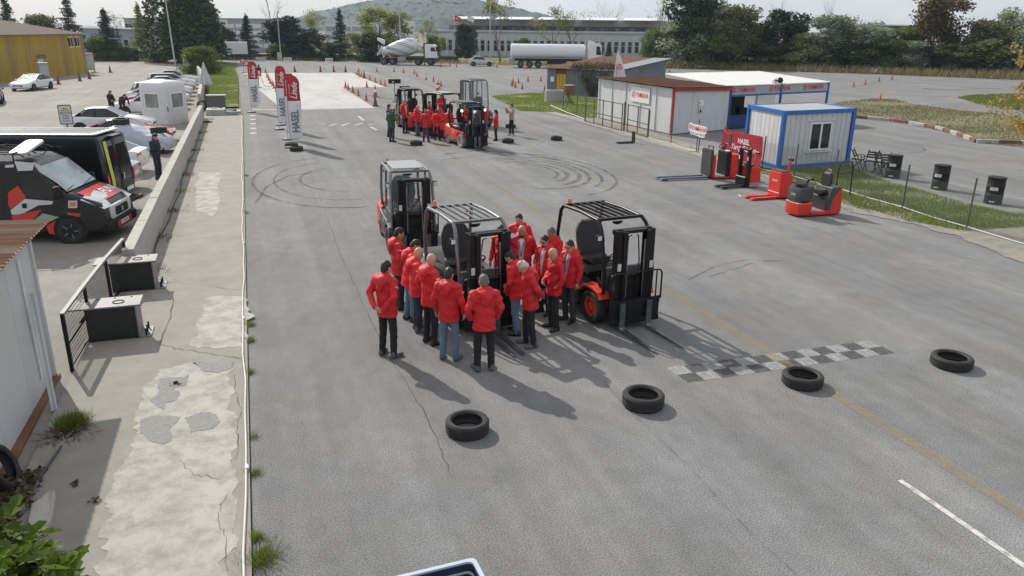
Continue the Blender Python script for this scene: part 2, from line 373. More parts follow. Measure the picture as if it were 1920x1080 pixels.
for i, pts in enumerate([[(565, 290), (600, 370), (640, 480), (690, 590), (720, 650)], [(720, 650), (800, 780), (850, 900)], [(1330, 520), (1370, 505), (1420, 492), (1460, 488)]]):
    crack([xy(*p) for p in pts], 0.03, 0.005, road, 30+i, 10)

# pale practice square and painted marks
pad = part_sheet('pale_pad', [(-0.2, 108.5), (13.3, 106.6), (13.2, 81.2), (9.05, 81.0), (9.0, 60.1), (2.3, 60.1), (1.0, 80)], 0.004, PADM)
mk = lambda name, pts, w, mt=WLINE: ribbon(name, [xy(*p) for p in pts], w, 0.008, mt, road)
mk('painted_line', [(470, 206), (560, 206), (702, 202)], 0.35)
mk('painted_line', [(408, 137), (540, 137), (655, 136)], 0.2); mk('painted_line', [(640, 165), (722, 163)], 0.2); mk('painted_line', [(655, 136), (722, 164)], 0.2)
YEL = worn('faded_yellow_line', (0.35, 0.285, 0.18), .34, .66, .62, 5, .08)
ribbon('faded_line', [(9.05-0.32*math.exp(-y/9), y) for y in [0, 4, 6, 9, 13]] + [(8.75+0.25*(y-13)/28, y) for y in [18, 24, 30, 36, 41]], 0.2, 0.008, YEL, road)
mk('painted_line', [(1687, 901), (1760, 951), (1840, 1006), (1960, 1090)], 0.085)
for px, py in [(474, 217), (474, 224), (474, 232), (475, 241), (475, 250)]:
    c = G(px, py); sheet('painted_square', [(c.x-.17, c.y-.3), (c.x+.17, c.y-.3), (c.x+.17, c.y+.3), (c.x-.17, c.y+.3)], 0.008, WLINE, None, road)
for a, b in [((602, 233), (612, 232)), ((617, 236), (631, 232)), ((640, 236), (654, 231)), ((665, 235), (680, 231)), ((690, 234), (702, 233)), ((672, 218), (682, 226)), ((695, 238), (706, 244)), ((795, 300), (860, 318))][:7]:
    mk('painted_dash', [a, b], 0.16)
for a, b in [((665, 134), (710, 141))]: mk('painted_dash', [a, b], 0.16)
mk('yellow_line', [(1555, 170), (1675, 150)], 0.2, YEL)
YEL2 = worn('yellow_line_fresh', (0.5, 0.38, 0.12), .38, .6, .85, 5, .1)
mk('yellow_line', [(1676, 174), (1664, 177), (1660, 181), (1668, 187), (1700, 195), (1780, 205), (1860, 212), (1925, 217)], 0.22, YEL2)
mk('yellow_line', [(1810, 180), (1790, 180), (1777, 184), (1785, 190), (1830, 198)], 0.22, YEL2)
# chequered start line
CHW = worn('chequer_white', (0.46, 0.46, 0.46), .36, .64, .72, 9, .12)
CHK = worn('chequer_black', (0.07, 0.07, 0.072), .32, .64, .62, 9, .2)
start = bpy.data.objects.new('start_line', None); COL.objects.link(start)
setprops(start, 'two-row chequered start line painted in worn black and white squares across the asphalt', 'start line')
a0, a1 = G(1250, 690), G(1612, 641); b0 = G(1276, 709)
ux = Vector((a1.x-a0.x, a1.y-a0.y))/12.4; uy = Vector((-ux.y, ux.x)).normalized()*-0.33
start.location = (a0.x, a0.y, 0)
for r_ in range(2):
    for k in range(13):
        q = ux*(k-0.0+r_*0.12)+uy*r_
        e = 0.004
        pts = [q+ux*e, q+ux*(1-e), q+ux*(1-e)+uy, q+ux*e+uy]
        mb = MB(); mb.poly([(p.x, p.y, 0.006+0.001*((k+r_) % 2)) for p in pts]); mb.build('painted_square', CHW if (k+r_) % 2 == 0 else CHK, start)
# skid marks
def skidmat():
    mt = bpy.data.materials.new('skid_mark'); mt.use_nodes = True; t = mt.node_tree; n = t.nodes; L = t.links.new
    b = n['Principled BSDF']; b.inputs['Base Color'].default_value = (0.045, 0.045, 0.047, 1); b.inputs['Roughness'].default_value = 0.8
    co = n.new('ShaderNodeTexCoord'); q = n.new('ShaderNodeTexNoise'); q.inputs['Scale'].default_value = 1.6; q.inputs['Detail'].default_value = 8; q.inputs['Roughness'].default_value = 0.7
    L(co.outputs['Object'], q.inputs['Vector']); r = n.new('ShaderNodeMapRange'); r.inputs['From Min'].default_value = 0.35; r.inputs['From Max'].default_value = 0.75; r.inputs['To Max'].default_value = 0.8
    L(q.outputs['Fac'], r.inputs['Value']); L(r.outputs['Result'], b.inputs['Alpha']); _M['skid'] = mt; return mt
SK = skidmat()
def arc(cx, cy, rx, ry, a0, a1, w, n=40):
    ribbon('skid_mark', [(cx+rx*math.cos(R(a0+(a1-a0)*i/n)), cy+ry*math.sin(R(a0+(a1-a0)*i/n))) for i in range(n+1)], w, 0.0035+0.0002*len(road.children), SK, road)
c = G(985, 322)
for k, (r, w, a0, a1) in enumerate([(2.2, .22, -70, 95), (2.8, .2, -75, 100), (3.3, .16, -110, 100), (1.7, .15, -60, 80), (3.9, .14, -60, 60), (4.6, .12, -80, 110)]): arc(c.x, c.y, r*0.75, r*1.15, a0, a1, w)
for k, (r, w) in enumerate([(1.6, .12), (2.6, .09), (3.4, .12)]): arc(xy(640, 335)[0], xy(640, 335)[1], r, r*1.6, 100, 275, w)
mk2 = lambda pts, w: ribbon('skid_mark', [xy(*p) for p in pts], w, 0.0034+0.0002*len(road.children), SK, road)
mk2([(830, 290), (900, 282), (980, 288), (1050, 300)], 0.2); mk2([(830, 300), (920, 290), (1010, 296)], 0.15)
mk2([(480, 380), (500, 350), (540, 330), (600, 322)], 0.12); mk2([(1290, 525), (1340, 500), (1400, 487), (1465, 490)], 0.05)
mk2([(640, 170), (760, 190), (830, 200)], 0.25); mk2([(760, 170), (830, 190), (850, 200)], 0.2)
SEAM = worn('road_seam', (0.06, 0.06, 0.06), .42, .7, .4, 3)
for x0, y0, y1, w in ((14.3, 6, 58, .05), (17.2, 16, 50, .04), (5.4, 3, 12, .03)): ribbon('road_seam', [(x0+.05*math.sin(y*.6)+.03*math.sin(y*1.7), y) for y in np.linspace(y0, y1, 40)], w, .0033+.0002*len(road.children), SEAM, road)
cc = G(1652, 274); arc(cc.x, cc.y, 1.9, 2.3, 0, 360, .11)
mk2([(1730, 166), (1790, 168), (1880, 166)], 0.7); mk2([(1730, 166), (1800, 170), (1870, 172)], 0.4)

# ------------------------------------------------------------------ grass
def fastquads(name, V, mt, parent=None, tri=False):
    k = 3 if tri else 4; n = len(V)//k
    me = bpy.data.meshes.new(name); me.vertices.add(n*k); me.vertices.foreach_set('co', np.asarray(V, dtype=np.float32).ravel())
    me.loops.add(n*k); me.loops.foreach_set('vertex_index', np.arange(n*k, dtype=np.int32)); me.polygons.add(n)
    me.polygons.foreach_set('loop_start', np.arange(0, n*k, k, dtype=np.int32)); me.update(calc_edges=True); me.validate()
    me.materials.append(mt); o = bpy.data.objects.new(name, me); COL.objects.link(o)
    if parent: o.parent = parent
    return o
def inpoly(P, poly):
    x, y = P[:, 0], P[:, 1]; c = np.zeros(len(P), bool); k = len(poly)
    for i in range(k):
        x1, y1 = poly[i]; x2, y2 = poly[(i+1) % k]
        c ^= ((y1 > y) != (y2 > y)) & (x < (x2-x1)*(y-y1)/((y2-y1)+1e-12)+x1)
    return c
def blades(name, poly, n, h, w, mt, label, z=0.0, seed=1, clump=0.0, cat='grass'):
    rg = np.random.default_rng(seed); poly = [tuple(p) for p in poly]; a = np.array(poly); lo, hi = a.min(0), a.max(0)
    P = rg.uniform(lo, hi, (n*3, 2)); P = P[inpoly(P, poly)]
    if clump: # keep more where a cheap wave field is high
        f = sum(np.sin((P[:, 0]*math.cos(a)+P[:, 1]*math.sin(a))*clump*k+ph) for a, k, ph in zip(rg.uniform(0, PI, 7), rg.uniform(.5, 2.6, 7), rg.uniform(0, 6, 7)))*.5; P = P[rg.uniform(-2.4, 1.2, len(P)) < f]
    P = P[:n]; m = len(P); H_ = h*rg.uniform(0.4, 1.25, m); an = rg.uniform(0, 2*PI, m); ln = rg.normal(0, 0.35, (m, 2))*H_[:, None]; ww = w*rg.uniform(.6, 1.4, m)
    V = np.zeros((m, 3, 3)); dx = np.cos(an)*ww/2; dy = np.sin(an)*ww/2
    V[:, 0] = np.c_[P[:, 0]-dx, P[:, 1]-dy, np.full(m, z)]; V[:, 1] = np.c_[P[:, 0]+dx, P[:, 1]+dy, np.full(m, z)]; V[:, 2] = np.c_[P+ln, z+H_]
    o = fastquads(name, V.reshape(-1, 3), mt, tri=True); return setprops(o, label, cat, None, 'stuff')
GR = leafmat('grass_blade', (0.12, 0.175, 0.028), (0.27, 0.30, 0.07), 0.3)
GRY = leafmat('dry_blade', (0.115, 0.115, 0.048), (0.24, 0.205, 0.11), 0.3)
REED = leafmat('reed_blade', (0.13, 0.12, 0.05), (0.30, 0.24, 0.13), 0.3)
vpoly = [(-2.9, 62.5), (-0.75, 62.5), (-0.9, 100), (-1.8, 134), (-6.0, 134), (-4.4, 95)]
sheet('grass_verge_soil', vpoly, 0.03, GRASSB); blades('verge_grass', vpoly, 26000, 0.11, 0.05, GR, 'green grass verge between the car park wall and the road', 0.03, 2, .8)
gtri = [xy(922, 181), xy(1000, 175), xy(1052, 174), (28.9, 62), (22.9, 49.5), (21.6, 50), (21.3, 54), xy(975, 208), xy(940, 190)]
sheet('grass_corner_soil', gtri, 0.02, GRASSB); blades('corner_grass', gtri, 16000, 0.12, 0.05, GR, 'rough grass corner beside the grey corrugated hut', 0.02, 3, .9)
fpoly = [(21.3, 31), (21.8, 28.4), (25.9, 28.7), (25.2, 27.5), (24.6, 26), (24.4, 23.5), (24.0, 20.5), (24.2, 19), (27, 17), (27, 15.5), (22.9, 17.5), (20.6, 17.6), (19.9, 19.2), (20.0, 21.5), (20.9, 25)]
spoly = [(20.55, 54), (22.6, 54), (22.5, 33), (22.4, 31), (26.2, 30), (25.2, 27), (24.7, 20), (30, 16.2), (30, 6), (19.2, 8), (19.25, 14.5), (19.9, 18.6), (19.1, 20.6), (20.3, 26)]
sheet('fence_soil', wob(spoly, 0.12, 6, 4), 0.015, mat('gravelly_soil', (0.25, 0.235, 0.205), 0.95, var=0.3, scale=3, bump=0.5, bscale=40, dirt=(0.15, 0.15, 0.08), dirt_amt=.5))
blades('fence_grass', fpoly, 40000, 0.10, 0.022, GR, 'bright green grass along the wire fence beside the black drums', 0.015, 5, 1.5)
blades('fence_grass', [(20.2, 26), (21.2, 33), (21, 20), (19.6, 20.5)], 3500, 0.1, 0.02, GR, 'thin grass tufts at the foot of the wire fence posts', 0.015, 6, 3)
dpoly = [xy(1575, 192), xy(1640, 185), xy(1680, 187), xy(1720, 197), xy(1800, 207), xy(1925, 219), (75, 40), (70, 22), (39.3, 31.5), xy(1828, 267), xy(1790, 253), xy(1740, 240), xy(1690, 230), xy(1640, 225), xy(1590, 221), (40, 50)]
sheet('dry_lawn_soil', dpoly, 0.02, DRYB); blades('dry_lawn', dpoly, 42000, 0.09, 0.05, GRY, 'dry yellowish lawn behind the red and white kerb', 0.02, 7, .5)
opoly = [xy(1795, 183), xy(1820, 179), xy(1880, 177), xy(1940, 176), (80, 52), xy(1940, 208), xy(1880, 203), xy(1830, 194)]
sheet('green_island_soil', opoly, 0.02, GRASSB); blades('green_island', opoly, 16000, 0.12, 0.07, GR, 'bright green grass island beyond the dry lawn', 0.02, 8)
# reeds along the tree line and rough ground behind the yard
rpoly = [(60, 114), (68.3, 110.4), (84.9, 96.3), (96.6, 79.8), (120, 71), (123, 76), (100, 86), (88, 101), (70, 116), (60, 119)]
sheet('rough_verge_soil', [(-200, 300), (-70, 151), (-13.8, 152.3), (16, 143.8), (37, 128), (68.5, 110.5), (85, 96.3), (96.8, 79.8), (122, 70.3), (400, 60), (400, 300)], -0.03, DRYB)
blades('tall_dry_reeds', rpoly, 14000, 1.1, 0.14, REED, 'tall dry reeds along the foot of the tree line', 0, 9)
wv = [(-40, 156), (-14, 152.4), (16, 144), (37, 128.4), (60, 115), (60, 120), (40, 133), (17, 149), (-14, 157), (-40, 161)]
blades('rough_weeds', wv, 9000, 0.7, 0.14, REED, 'rough weeds behind the black tyre barrier', 0, 10)

# ------------------------------------------------------------------ wall, kerbs
wall = thing('concrete_wall', 'long low grey concrete barrier wall between the parked vehicles and the walkway', 'wall', (0, 0, 0))
y = 19.1; i = 0
while y < 54.5:
    y2 = y+2.98; mb = MB(); dz = random.uniform(-0.012, 0.012)
    mb.prism([(-3.16, -0.02), (-2.81, -0.02), (-2.83, 0.87+dz), (-3.09, 0.87+dz)], 'y', y+0.008, y2-0.008); mb.build('block', CWALL, wall, bevel=0.015); y = y2
wall2 = thing('concrete_wall', 'stepped continuation of the concrete wall beside the grass verge and big bush', 'wall', (0, 0, 0))
pts = [(-3.35, 62), (-3.6, 70), (-4.0, 82), (-4.9, 98), (-6.6, 118), (-8.8, 132)]
for a, b in zip(pts, pts[1:]):
    for k in range(3):
        p = [a[0]+(b[0]-a[0])*(k+e)/3 for e in (0.01, .99)]; q = [a[1]+(b[1]-a[1])*(k+e)/3 for e in (0.01, .99)]
        mb = MB(); mb.bar((p[0], q[0], .5), (p[1], q[1], .5), 0.25, 1.1); mb.build('block', CWALL, wall2, bevel=0.02)
# red and white kerb stones along the dry lawn
KR = mat('kerb_red', (0.17, 0.075, 0.055), 0.85, var=0.2, scale=5, dirt=(0.28, 0.25, 0.22), dirt_amt=0.6)
KW = mat('kerb_white', (0.42, 0.41, 0.385), 0.85, var=0.15, scale=5, dirt=(0.22, 0.2, 0.18), dirt_amt=0.7)
kerb = thing('kerb', 'curved kerb of alternating worn red and white stones round the dry lawn', 'kerb', (0, 0, 0))
kp = [xy(*p) for p in [(1588, 220), (1620, 223), (1655, 226), (1690, 230), (1725, 236), (1760, 243), (1790, 252), (1815, 261), (1830, 268), (1862, 269), (1925, 271), (1990, 273)]]
seg = []; acc = 0
for a, b in zip(kp, kp[1:]):
    L_ = math.dist(a, b); k = max(2, int(L_/0.25))
    seg += [(a[0]+(b[0]-a[0])*j/k, a[1]+(b[1]-a[1])*j/k) for j in range(k)]
cur = seg[0]; red = 0
for p in seg:
    if math.dist(p, cur) >= (0.98 if p[1] < 40 else 1.35):
        mb = MB(); mb.bar((cur[0], cur[1], 0.09), (cur[0]+(p[0]-cur[0])*.975, cur[1]+(p[1]-cur[1])*.975, 0.09), 0.2, 0.24); mb.build('kerb_stone', KR if red % 2 == 0 else KW, kerb, bevel=0.025); red += 1; cur = p
# pale kerb strip at the right edge of the road
ks = thing('kerb_strip', 'low pale concrete kerb along the road below the wire fence', 'kerb', (0, 0, 0)); y = 31.0
while y < 53.5:
    mb = MB(); mb.box(20.55+random.uniform(-.02, .02), 21.25, y+.01, y+1.48, -.02, .05+random.uniform(-.008, .008)); mb.build('kerb_stone', CONC, ks, bevel=0.015); y += 1.5

# ------------------------------------------------------------------ hill and far buildings
def hill(name, Y, pts, depth, mt, seed=3):
    rg = np.random.default_rng(seed); xs = np.linspace(pts[0][0], pts[-1][0], 170); hs = np.interp(xs, [p[0] for p in pts], [p[1] for p in pts]); hs = np.convolve(np.pad(hs, 5, mode='edge'), np.ones(11)/11, 'valid')
    rows = 34; V = []; Fc = []
    for j in range(rows):
        t = j/(rows-1)
        for i, x in enumerate(xs):
            p = RAY(x, 60, Y); z = max(-2, (RAY(x, hs[i], Y).z)*math.sin(t*PI/2)); V.append((p.x+rg.normal(0, 3), Y-depth*(1-t), z+abs(rg.normal(0, 1.7))*(1 if t > .08 else 0)))
    n = len(xs)
    for j in range(rows-1):
        for i in range(n-1): Fc.append((j*n+i, j*n+i+1, (j+1)*n+i+1, (j+1)*n+i))
    o = mesh_obj(name, V, Fc, mt, None, smooth=False); o['kind'] = 'structure'; return o
FOR = mat('hill_forest', (0.022, 0.042, 0.03), 0.95, var=0.5, scale=0.06, dirt=(0.09, 0.09, 0.05), dirt_amt=.6)
hill('wooded_hill', 1500, [(430, 58), (520, 45), (600, 24), (660, 10), (720, 0), (770, -5), (820, -5), (870, 4), (930, 22), (990, 36), (1050, 44), (1150, 52), (1300, 60)], 520, FOR)

CLAD = mat('grey_cladding', (0.33, 0.36, 0.39), 0.6, var=0.06, scale=0.4)
CLADW = mat('white_cladding', (0.66, 0.68, 0.70), 0.6, var=0.05, scale=0.4)
OLDC = mat('old_concrete', (0.37, 0.365, 0.35), 0.9, var=0.14, scale=0.5, dirt=(0.2, 0.185, 0.17), dirt_amt=0.6)
FACW = mat('factory_panel', (0.50, 0.53, 0.56), 0.8, var=0.06, scale=0.6, dirt=(0.36, 0.36, 0.35), dirt_amt=0.35)
WIN = mat('window_dark', (0.025, 0.035, 0.04), 0.12, var=0.3, scale=0.3, spec=0.6)
# long factory: front wall from A to B
fa, fb = G(800, 104), G(1300, 112); fa, fb = Vector((fa.x, fa.y, 0)), Vector((fb.x, fb.y, 0)); ux = (fb-fa).normalized(); FL = (fb-fa).length
fac = thing('factory', 'long pale two-level factory with a row of tall narrow windows and weathered concrete roof', 'building', fa, math.atan2(ux.y, ux.x))
mb = MB(); mb.box(0, FL, 0, 24, 0, 5.0); mb.build('wall', FACW, fac)
mb = MB(); mb.box(-.3, FL+.3, -.35, 24, 5.0, 5.35); mb.build('parapet', FACW, fac)
mb = MB(); mb.box(4, FL-3, 5, 34, 5.35, 6.3); mb.build('clerestory', OLDC, fac)
mb = MB(); mb.box(2, FL-2, 3.8, 36, 6.3, 7.6); mb.build('roof', OLDC, fac)
k = 0; x = 3.5
while x < FL-2:
    w = MB(); w.box(x, x+.72, -.03, .06, 1.15, 3.3); wo = w.build('window', WIN, fac)
    f = MB(); f.box(x-.08, x, -.09, .05, 1.1, 3.4); f.box(x+.72, x+.8, -.09, .05, 1.1, 3.4); f.box(x, x+.72, -.08, .05, 2.42, 2.52); f.box(x-.08, x+.8, -.1, .05, .98, 1.1); f.build('frame', FACW, wo)
    p = MB(); p.box(x+.95, x+1.13, -.28, 0.02, 0.2, 4.0); p.build('mullion', CLADW, fac); x += 1.42
for x in np.arange(6, FL-5, 3.2):
    w = MB(); w.box(x, x+2.3, 4.96, 5.1, 5.5, 6.15); w.build('window', WIN, fac)
for x in np.arange(6, FL-8, 9.0):
    s = MB(); s.prism([(0, 7.6), (8.2, 7.6), (8.2, 7.75), (5.2, 8.15)], 'x', x, x+7.6); s.build('skylight', CLADW, fac)
def bldg(name, label, px0, px1, pyb, pyt, mtw, strips=0, depth=20, wmat=CLADW, roof=None):
    a, b = G(px0, pyb), G(px1, pyb+(px1-px0)*0.011); u = (b-a).normalized(); L_ = (b-a).length; h = RAY((px0+px1)/2, pyt, (a.y+b.y)/2).z
    t = thing(name, label, 'building', (a.x, a.y, 0), math.atan2(u.y, u.x)); mb = MB(); mb.box(0, L_, 0, depth, 0, h); mb.build('wall', mtw, t)
    mb = MB(); mb.box(-.2, L_+.2, -.2, depth+.2, h, h+.3); mb.build('roof', roof or mtw, t)
    for k in range(strips):
        z0 = h*(0.12+0.84*k/strips)
        for j in range(6):
            mb = MB(); mb.box(L_*(j+.06)/6, L_*(j+.94)/6, -.05, .1, z0, z0+h*.84/strips*.55); mb.build('window_band', wmat, t)
    return t, L_, h
t, L_, h = bldg('office_block', 'grey office block with long pale window bands and a rooftop sign behind the conifers', 395, 545, 96, 37, CLAD, 4)
mb = MB(); mb.box(L_*.12, L_*.25, -.3, -.1, h-1.1, h-.1); mb.build('sign_board', PRINTW, t); lettering('lettering', 'TERAL', 0.7, PRINTR, t, frame((L_*.19, -.32, h-.6), (1, 0, 0), (0, 0, 1)), bold=.01)
bldg('white_hall', 'white industrial hall behind the slim conifer and yellow trees', 612, 760, 96, 41, CLADW, 3, wmat=CLAD)
bldg('glass_hall', 'pale blue grey hall between the trees left of the national flag', 818, 900, 100, 52, mat('blue_cladding', (0.42, 0.5, 0.58), .5, var=.05), 1, wmat=CLADW)
t, L_, h = bldg('grey_house', 'grey blue house with white framed windows behind the cedars', 158, 262, 104, 56, CLAD, 0)
for x in (1, 2.6, 4.2, 6, 8): mb = MB(); mb.box(x, x+.9, -.06, .1, 1.2, 3); q = mb.build('window', WIN, t); mb = MB(); mb.box(x-.1, x, -.1, .1, 1.1, 3.1); mb.box(x+.9, x+1, -.1, .1, 1.1, 3.1); mb.box(x-.1, x+1, -.1, .1, 3.0, 3.1); mb.build('frame', CLADW, q)
bldg('tower_block', 'pale concrete block rising above the trees behind the cedar', 240, 285, 90, 36, OLDC, 3, wmat=WIN)
bldg('dark_hall', 'dark low hall showing above the tree line', 1600, 1740, 100, 48, mat('dark_clad', (.05, .055, .06), .7), 0, roof=CLADW)
bldg('far_apartments', 'pale apartment block glimpsed behind the brown autumn tree', 1740, 1815, 104, 78, CLADW, 3, wmat=WIN)
# ================================================================== trees
BARK = mat('bark', (0.10, 0.085, 0.07), 0.95, var=0.3, scale=8, bump=0.4, bscale=20)
BARKP = mat('pale_bark', (0.16, 0.145, 0.125), 0.95, var=0.25, scale=6)
def cards(C, size, rg, up=0.3, aspect=0.6):
    """irregular leaf quads round the points C"""
    n = len(C); nrm = rg.normal(0, 1, (n, 3)); nrm[:, 2] += up; nrm /= np.linalg.norm(nrm, axis=1)[:, None]
    t = rg.normal(0, 1, (n, 3)); a = np.cross(nrm, t); a /= np.linalg.norm(a, axis=1)[:, None]; b = np.cross(nrm, a)
    s = size*rg.uniform(0.55, 1.35, n)[:, None]; V = np.zeros((n, 4, 3))
    V[:, 0] = C-a*s*.5; V[:, 1] = C-b*s*aspect*.5+a*s*rg.uniform(-.15, .15, n)[:, None]; V[:, 2] = C+a*s*.5; V[:, 3] = C+b*s*aspect*.5+a*s*rg.uniform(-.15, .15, n)[:, None]
    return V.reshape(-1, 3)
def limbs(mb, p, d, length, r, depth, rg, tips, spread=0.6, kids=3, up=0.15):
    """recursive tapered branches"""
    pts = [Vector(p)]; rs = [r]; dd = Vector(d).normalized()
    for i in range(3):
        dd = (dd+Vector(rg.normal(0, .12, 3))+Vector((0, 0, up*.3))).normalized(); pts.append(pts[-1]+dd*length/3); rs.append(r*(1-.17*(i+1)))
    mb.tube(pts, rs, 5 if depth > 1 else 4)
    if depth == 0: tips.append(pts[-1]); tips.append(pts[2]); return
    for k in range(kids):
        q = pts[1+min(2, k % 3)]if k else pts[-1]
        nd = (dd+Vector(rg.normal(0, spread, 3))+Vector((0, 0, up))).normalized()
        limbs(mb, q, nd, length*rg.uniform(.6, .85), rs[-1]*.86, depth-1, rg, tips, spread, kids, up)
_PROT = {}
def broad(kind, H_, W_, seed, lm, n=6500, leaf=0.42, base=0.12, trunk=True):
    """round or tall broadleaf crown: clumps of leaves on limbs, gaps between the clumps"""
    rg = np.random.default_rng(seed); root = thing('tree', 'tree', 'tree')
    mb = MB(); tips = []; limbs(mb, (0, 0, -.1), (rg.normal(0, .05), rg.normal(0, .05), 1), H_*.42, max(.12, H_*.02), 2, rg, tips, .55, 4, .2)
    mb.build('trunk', BARK, root, smooth=60)
    cl = []; k = int(40*max(1, W_/H_))
    for i in range(k):
        z = rg.uniform(base+.08, .97); rr = W_/2*math.sqrt(max(0, 1-(abs(z-.42)/.60)**2.4))*rg.uniform(.2, .86); an = rg.uniform(0, 2*PI)
        cl.append((rr*math.cos(an), rr*math.sin(an), z*H_, W_*rg.uniform(.13, .22)))
    cl = np.array(cl); idx = rg.integers(0, len(cl), n); d = rg.normal(0, 1, (n, 3)); d /= np.linalg.norm(d, axis=1)[:, None]
    C = cl[idx, :3]+d*(cl[idx, 3]*rg.uniform(.35, 1.08, n))[:, None]*np.array([1, 1, .8]); C[:, 2] = np.clip(C[:, 2], .25, None)
    fastquads('crown', cards(C, leaf, rg), lm, root); return root
def conifer(H_, W_, seed, lm, droop=0.25, dense=1.0, base=0.06):
    rg = np.random.default_rng(seed); root = thing('tree', 'tree', 'tree')
    mb = MB(); mb.tube([(0, 0, -.1), (0, 0, H_*.5), (0, 0, H_*.98)], [H_*.02, H_*.013, .02], 6); C = []; z = base*H_
    while z < H_*.97:
        L0 = W_/2*(1-z/H_)**.85*rg.uniform(.75, 1.12)+.15; nb = 7
        for k in range(nb):
            an = rg.uniform(0, 2*PI); L_ = L0*rg.uniform(.6, 1.1); tip = Vector((math.cos(an)*L_, math.sin(an)*L_, z-L_*droop*rg.uniform(.4, 1.3)+.15*L_))
            mb.tube([(0, 0, z), tip], [.05, .012], 3, caps=False)
            m = int((10+L_*16)*dense); t = rg.uniform(.12, 1.03, m); sp = .12+.2*(1-np.abs(t-.5))*min(1.2, L_*.35)
            C.append(np.array((0, 0, z))+np.outer(t, np.array(tip)-np.array((0, 0, z)))+np.c_[rg.normal(0, 1, m)*sp, rg.normal(0, 1, m)*sp, -np.abs(rg.normal(0, .18, m))])
        z += H_*rg.uniform(.028, .05)
    m = 60; C.append(np.c_[rg.normal(0, .12, m), rg.normal(0, .12, m), rg.uniform(H_*.85, H_*1.01, m)])
    mb.build('trunk', BARK, root); fastquads('crown', cards(np.concatenate(C), .34, rg, .8, .45), lm, root); return root
def column(H_, W_, seed, lm, n=9000):
    """dense dark cypress mass, several fused columns"""
    rg = np.random.default_rng(seed); root = thing('tree', 'tree', 'tree'); mb = MB(); mb.tube([(0, 0, -.1), (0, 0, H_*.8)], [.3, .1], 7); mb.build('trunk', BARK, root)
    cx = [(rg.uniform(-.28, .28)*W_, rg.uniform(-.25, .25)*W_, rg.uniform(.75, 1.0)) for _ in range(6)]; C = []
    for (x, y, hh) in cx:
        m = n//6; z = rg.uniform(0.02, 1, m)**.8; an = rg.uniform(0, 2*PI, m); rr = W_*.27*np.sqrt(np.clip(1-z**2.2, 0, 1))*rg.uniform(.72, 1.08, m)*(1+.12*np.sin(z*37+an*3)); C.append(np.c_[x+rr*np.cos(an), y+rr*np.sin(an), z*H_*hh])
    fastquads('crown', cards(np.concatenate(C), .5, rg, .2, .5), lm, root); return root
def bare(H_, W_, seed, lm=None, nl=0, bark=BARKP):
    rg = np.random.default_rng(seed); root = thing('tree', 'tree', 'tree'); mb = MB(); tips = []
    limbs(mb, (0, 0, -.1), (0, 0, 1), H_*.36, H_*.026, 4, rg, tips, .45, 3, .28); v = np.array(mb.v); s = (W_/2)/max(1e-3, np.percentile(np.abs(v[:, :2]), 97)); zz = H_/v[:, 2].max()
    mb.v = [(a*s, b*s, c*zz) for a, b, c in mb.v]; mb.build('trunk', bark, root, fix=False)
    if lm and nl:
        T = np.array([(t.x*s, t.y*s, t.z*zz) for t in tips]); C = T[rg.integers(0, len(T), nl)]+rg.normal(0, .35, (nl, 3)); fastquads('crown', cards(C, .28, rg), lm, root)
    return root
DK = leafmat('leaf_dark', (0.022, 0.042, 0.016), (0.075, 0.105, 0.04), .25)
PINE = leafmat('leaf_pine', (0.016, 0.035, 0.018), (0.04, 0.075, 0.032), .2)
CED = leafmat('leaf_cedar', (0.022, 0.04, 0.028), (0.06, 0.085, 0.055), .2)
OLI = leafmat('leaf_olive', (0.09, 0.115, 0.04), (0.25, 0.25, 0.105), .4)
SIL = leafmat('leaf_silver', (0.10, 0.135, 0.065), (0.42, 0.46, 0.34), .35)
MID = leafmat('leaf_mid', (0.06, 0.105, 0.025), (0.17, 0.23, 0.055), .4)
YG = leafmat('leaf_yellow_green', (0.13, 0.16, 0.03), (0.30, 0.29, 0.07), .4)
BUSH = leafmat('leaf_bush', (0.08, 0.13, 0.015), (0.22, 0.27, 0.03), .4)
AUT = leafmat('leaf_autumn', (0.09, 0.07, 0.03), (0.22, 0.14, 0.055), .3)
GOLD = leafmat('leaf_gold', (0.30, 0.20, 0.05), (0.55, 0.40, 0.14), .4)
PROTO = {
 'cedar': lambda s: conifer(10, 7.5, s, CED, .3), 'spruce': lambda s: conifer(10, 5.6, s, CED, .2, 1.25), 'spruceg': lambda s: conifer(10, 5.2, s, YG, .2, .8),
 'cypress': lambda s: column(10, 9, s, DK, 15000), 'pine': lambda s: broad('r', 10, 9, s, PINE, 12000, .46, .02), 'dark': lambda s: broad('r', 10, 9, s, DK, 11000, .48, .02),
 'olive': lambda s: broad('r', 10, 8.5, s, OLI, 11000, .45, .0), 'silver': lambda s: broad('r', 10, 9, s, SIL, 11000, .45, .0), 'mid': lambda s: broad('r', 10, 9, s, MID, 11000, .45, .0),
 'yg': lambda s: broad('t', 10, 6, s, YG, 2900, .36, .25), 'bush': lambda s: broad('b', 10, 13, s, BUSH, 12000, .55, 0), 'autumn': lambda s: broad('r', 10, 9, s, AUT, 10000, .38, .2),
 'bare': lambda s: bare(10, 7, s, YG, 420), 'barebig': lambda s: bare(10, 9, s), 'birch': lambda s: bare(10, 5.5, s, YG, 1100)}
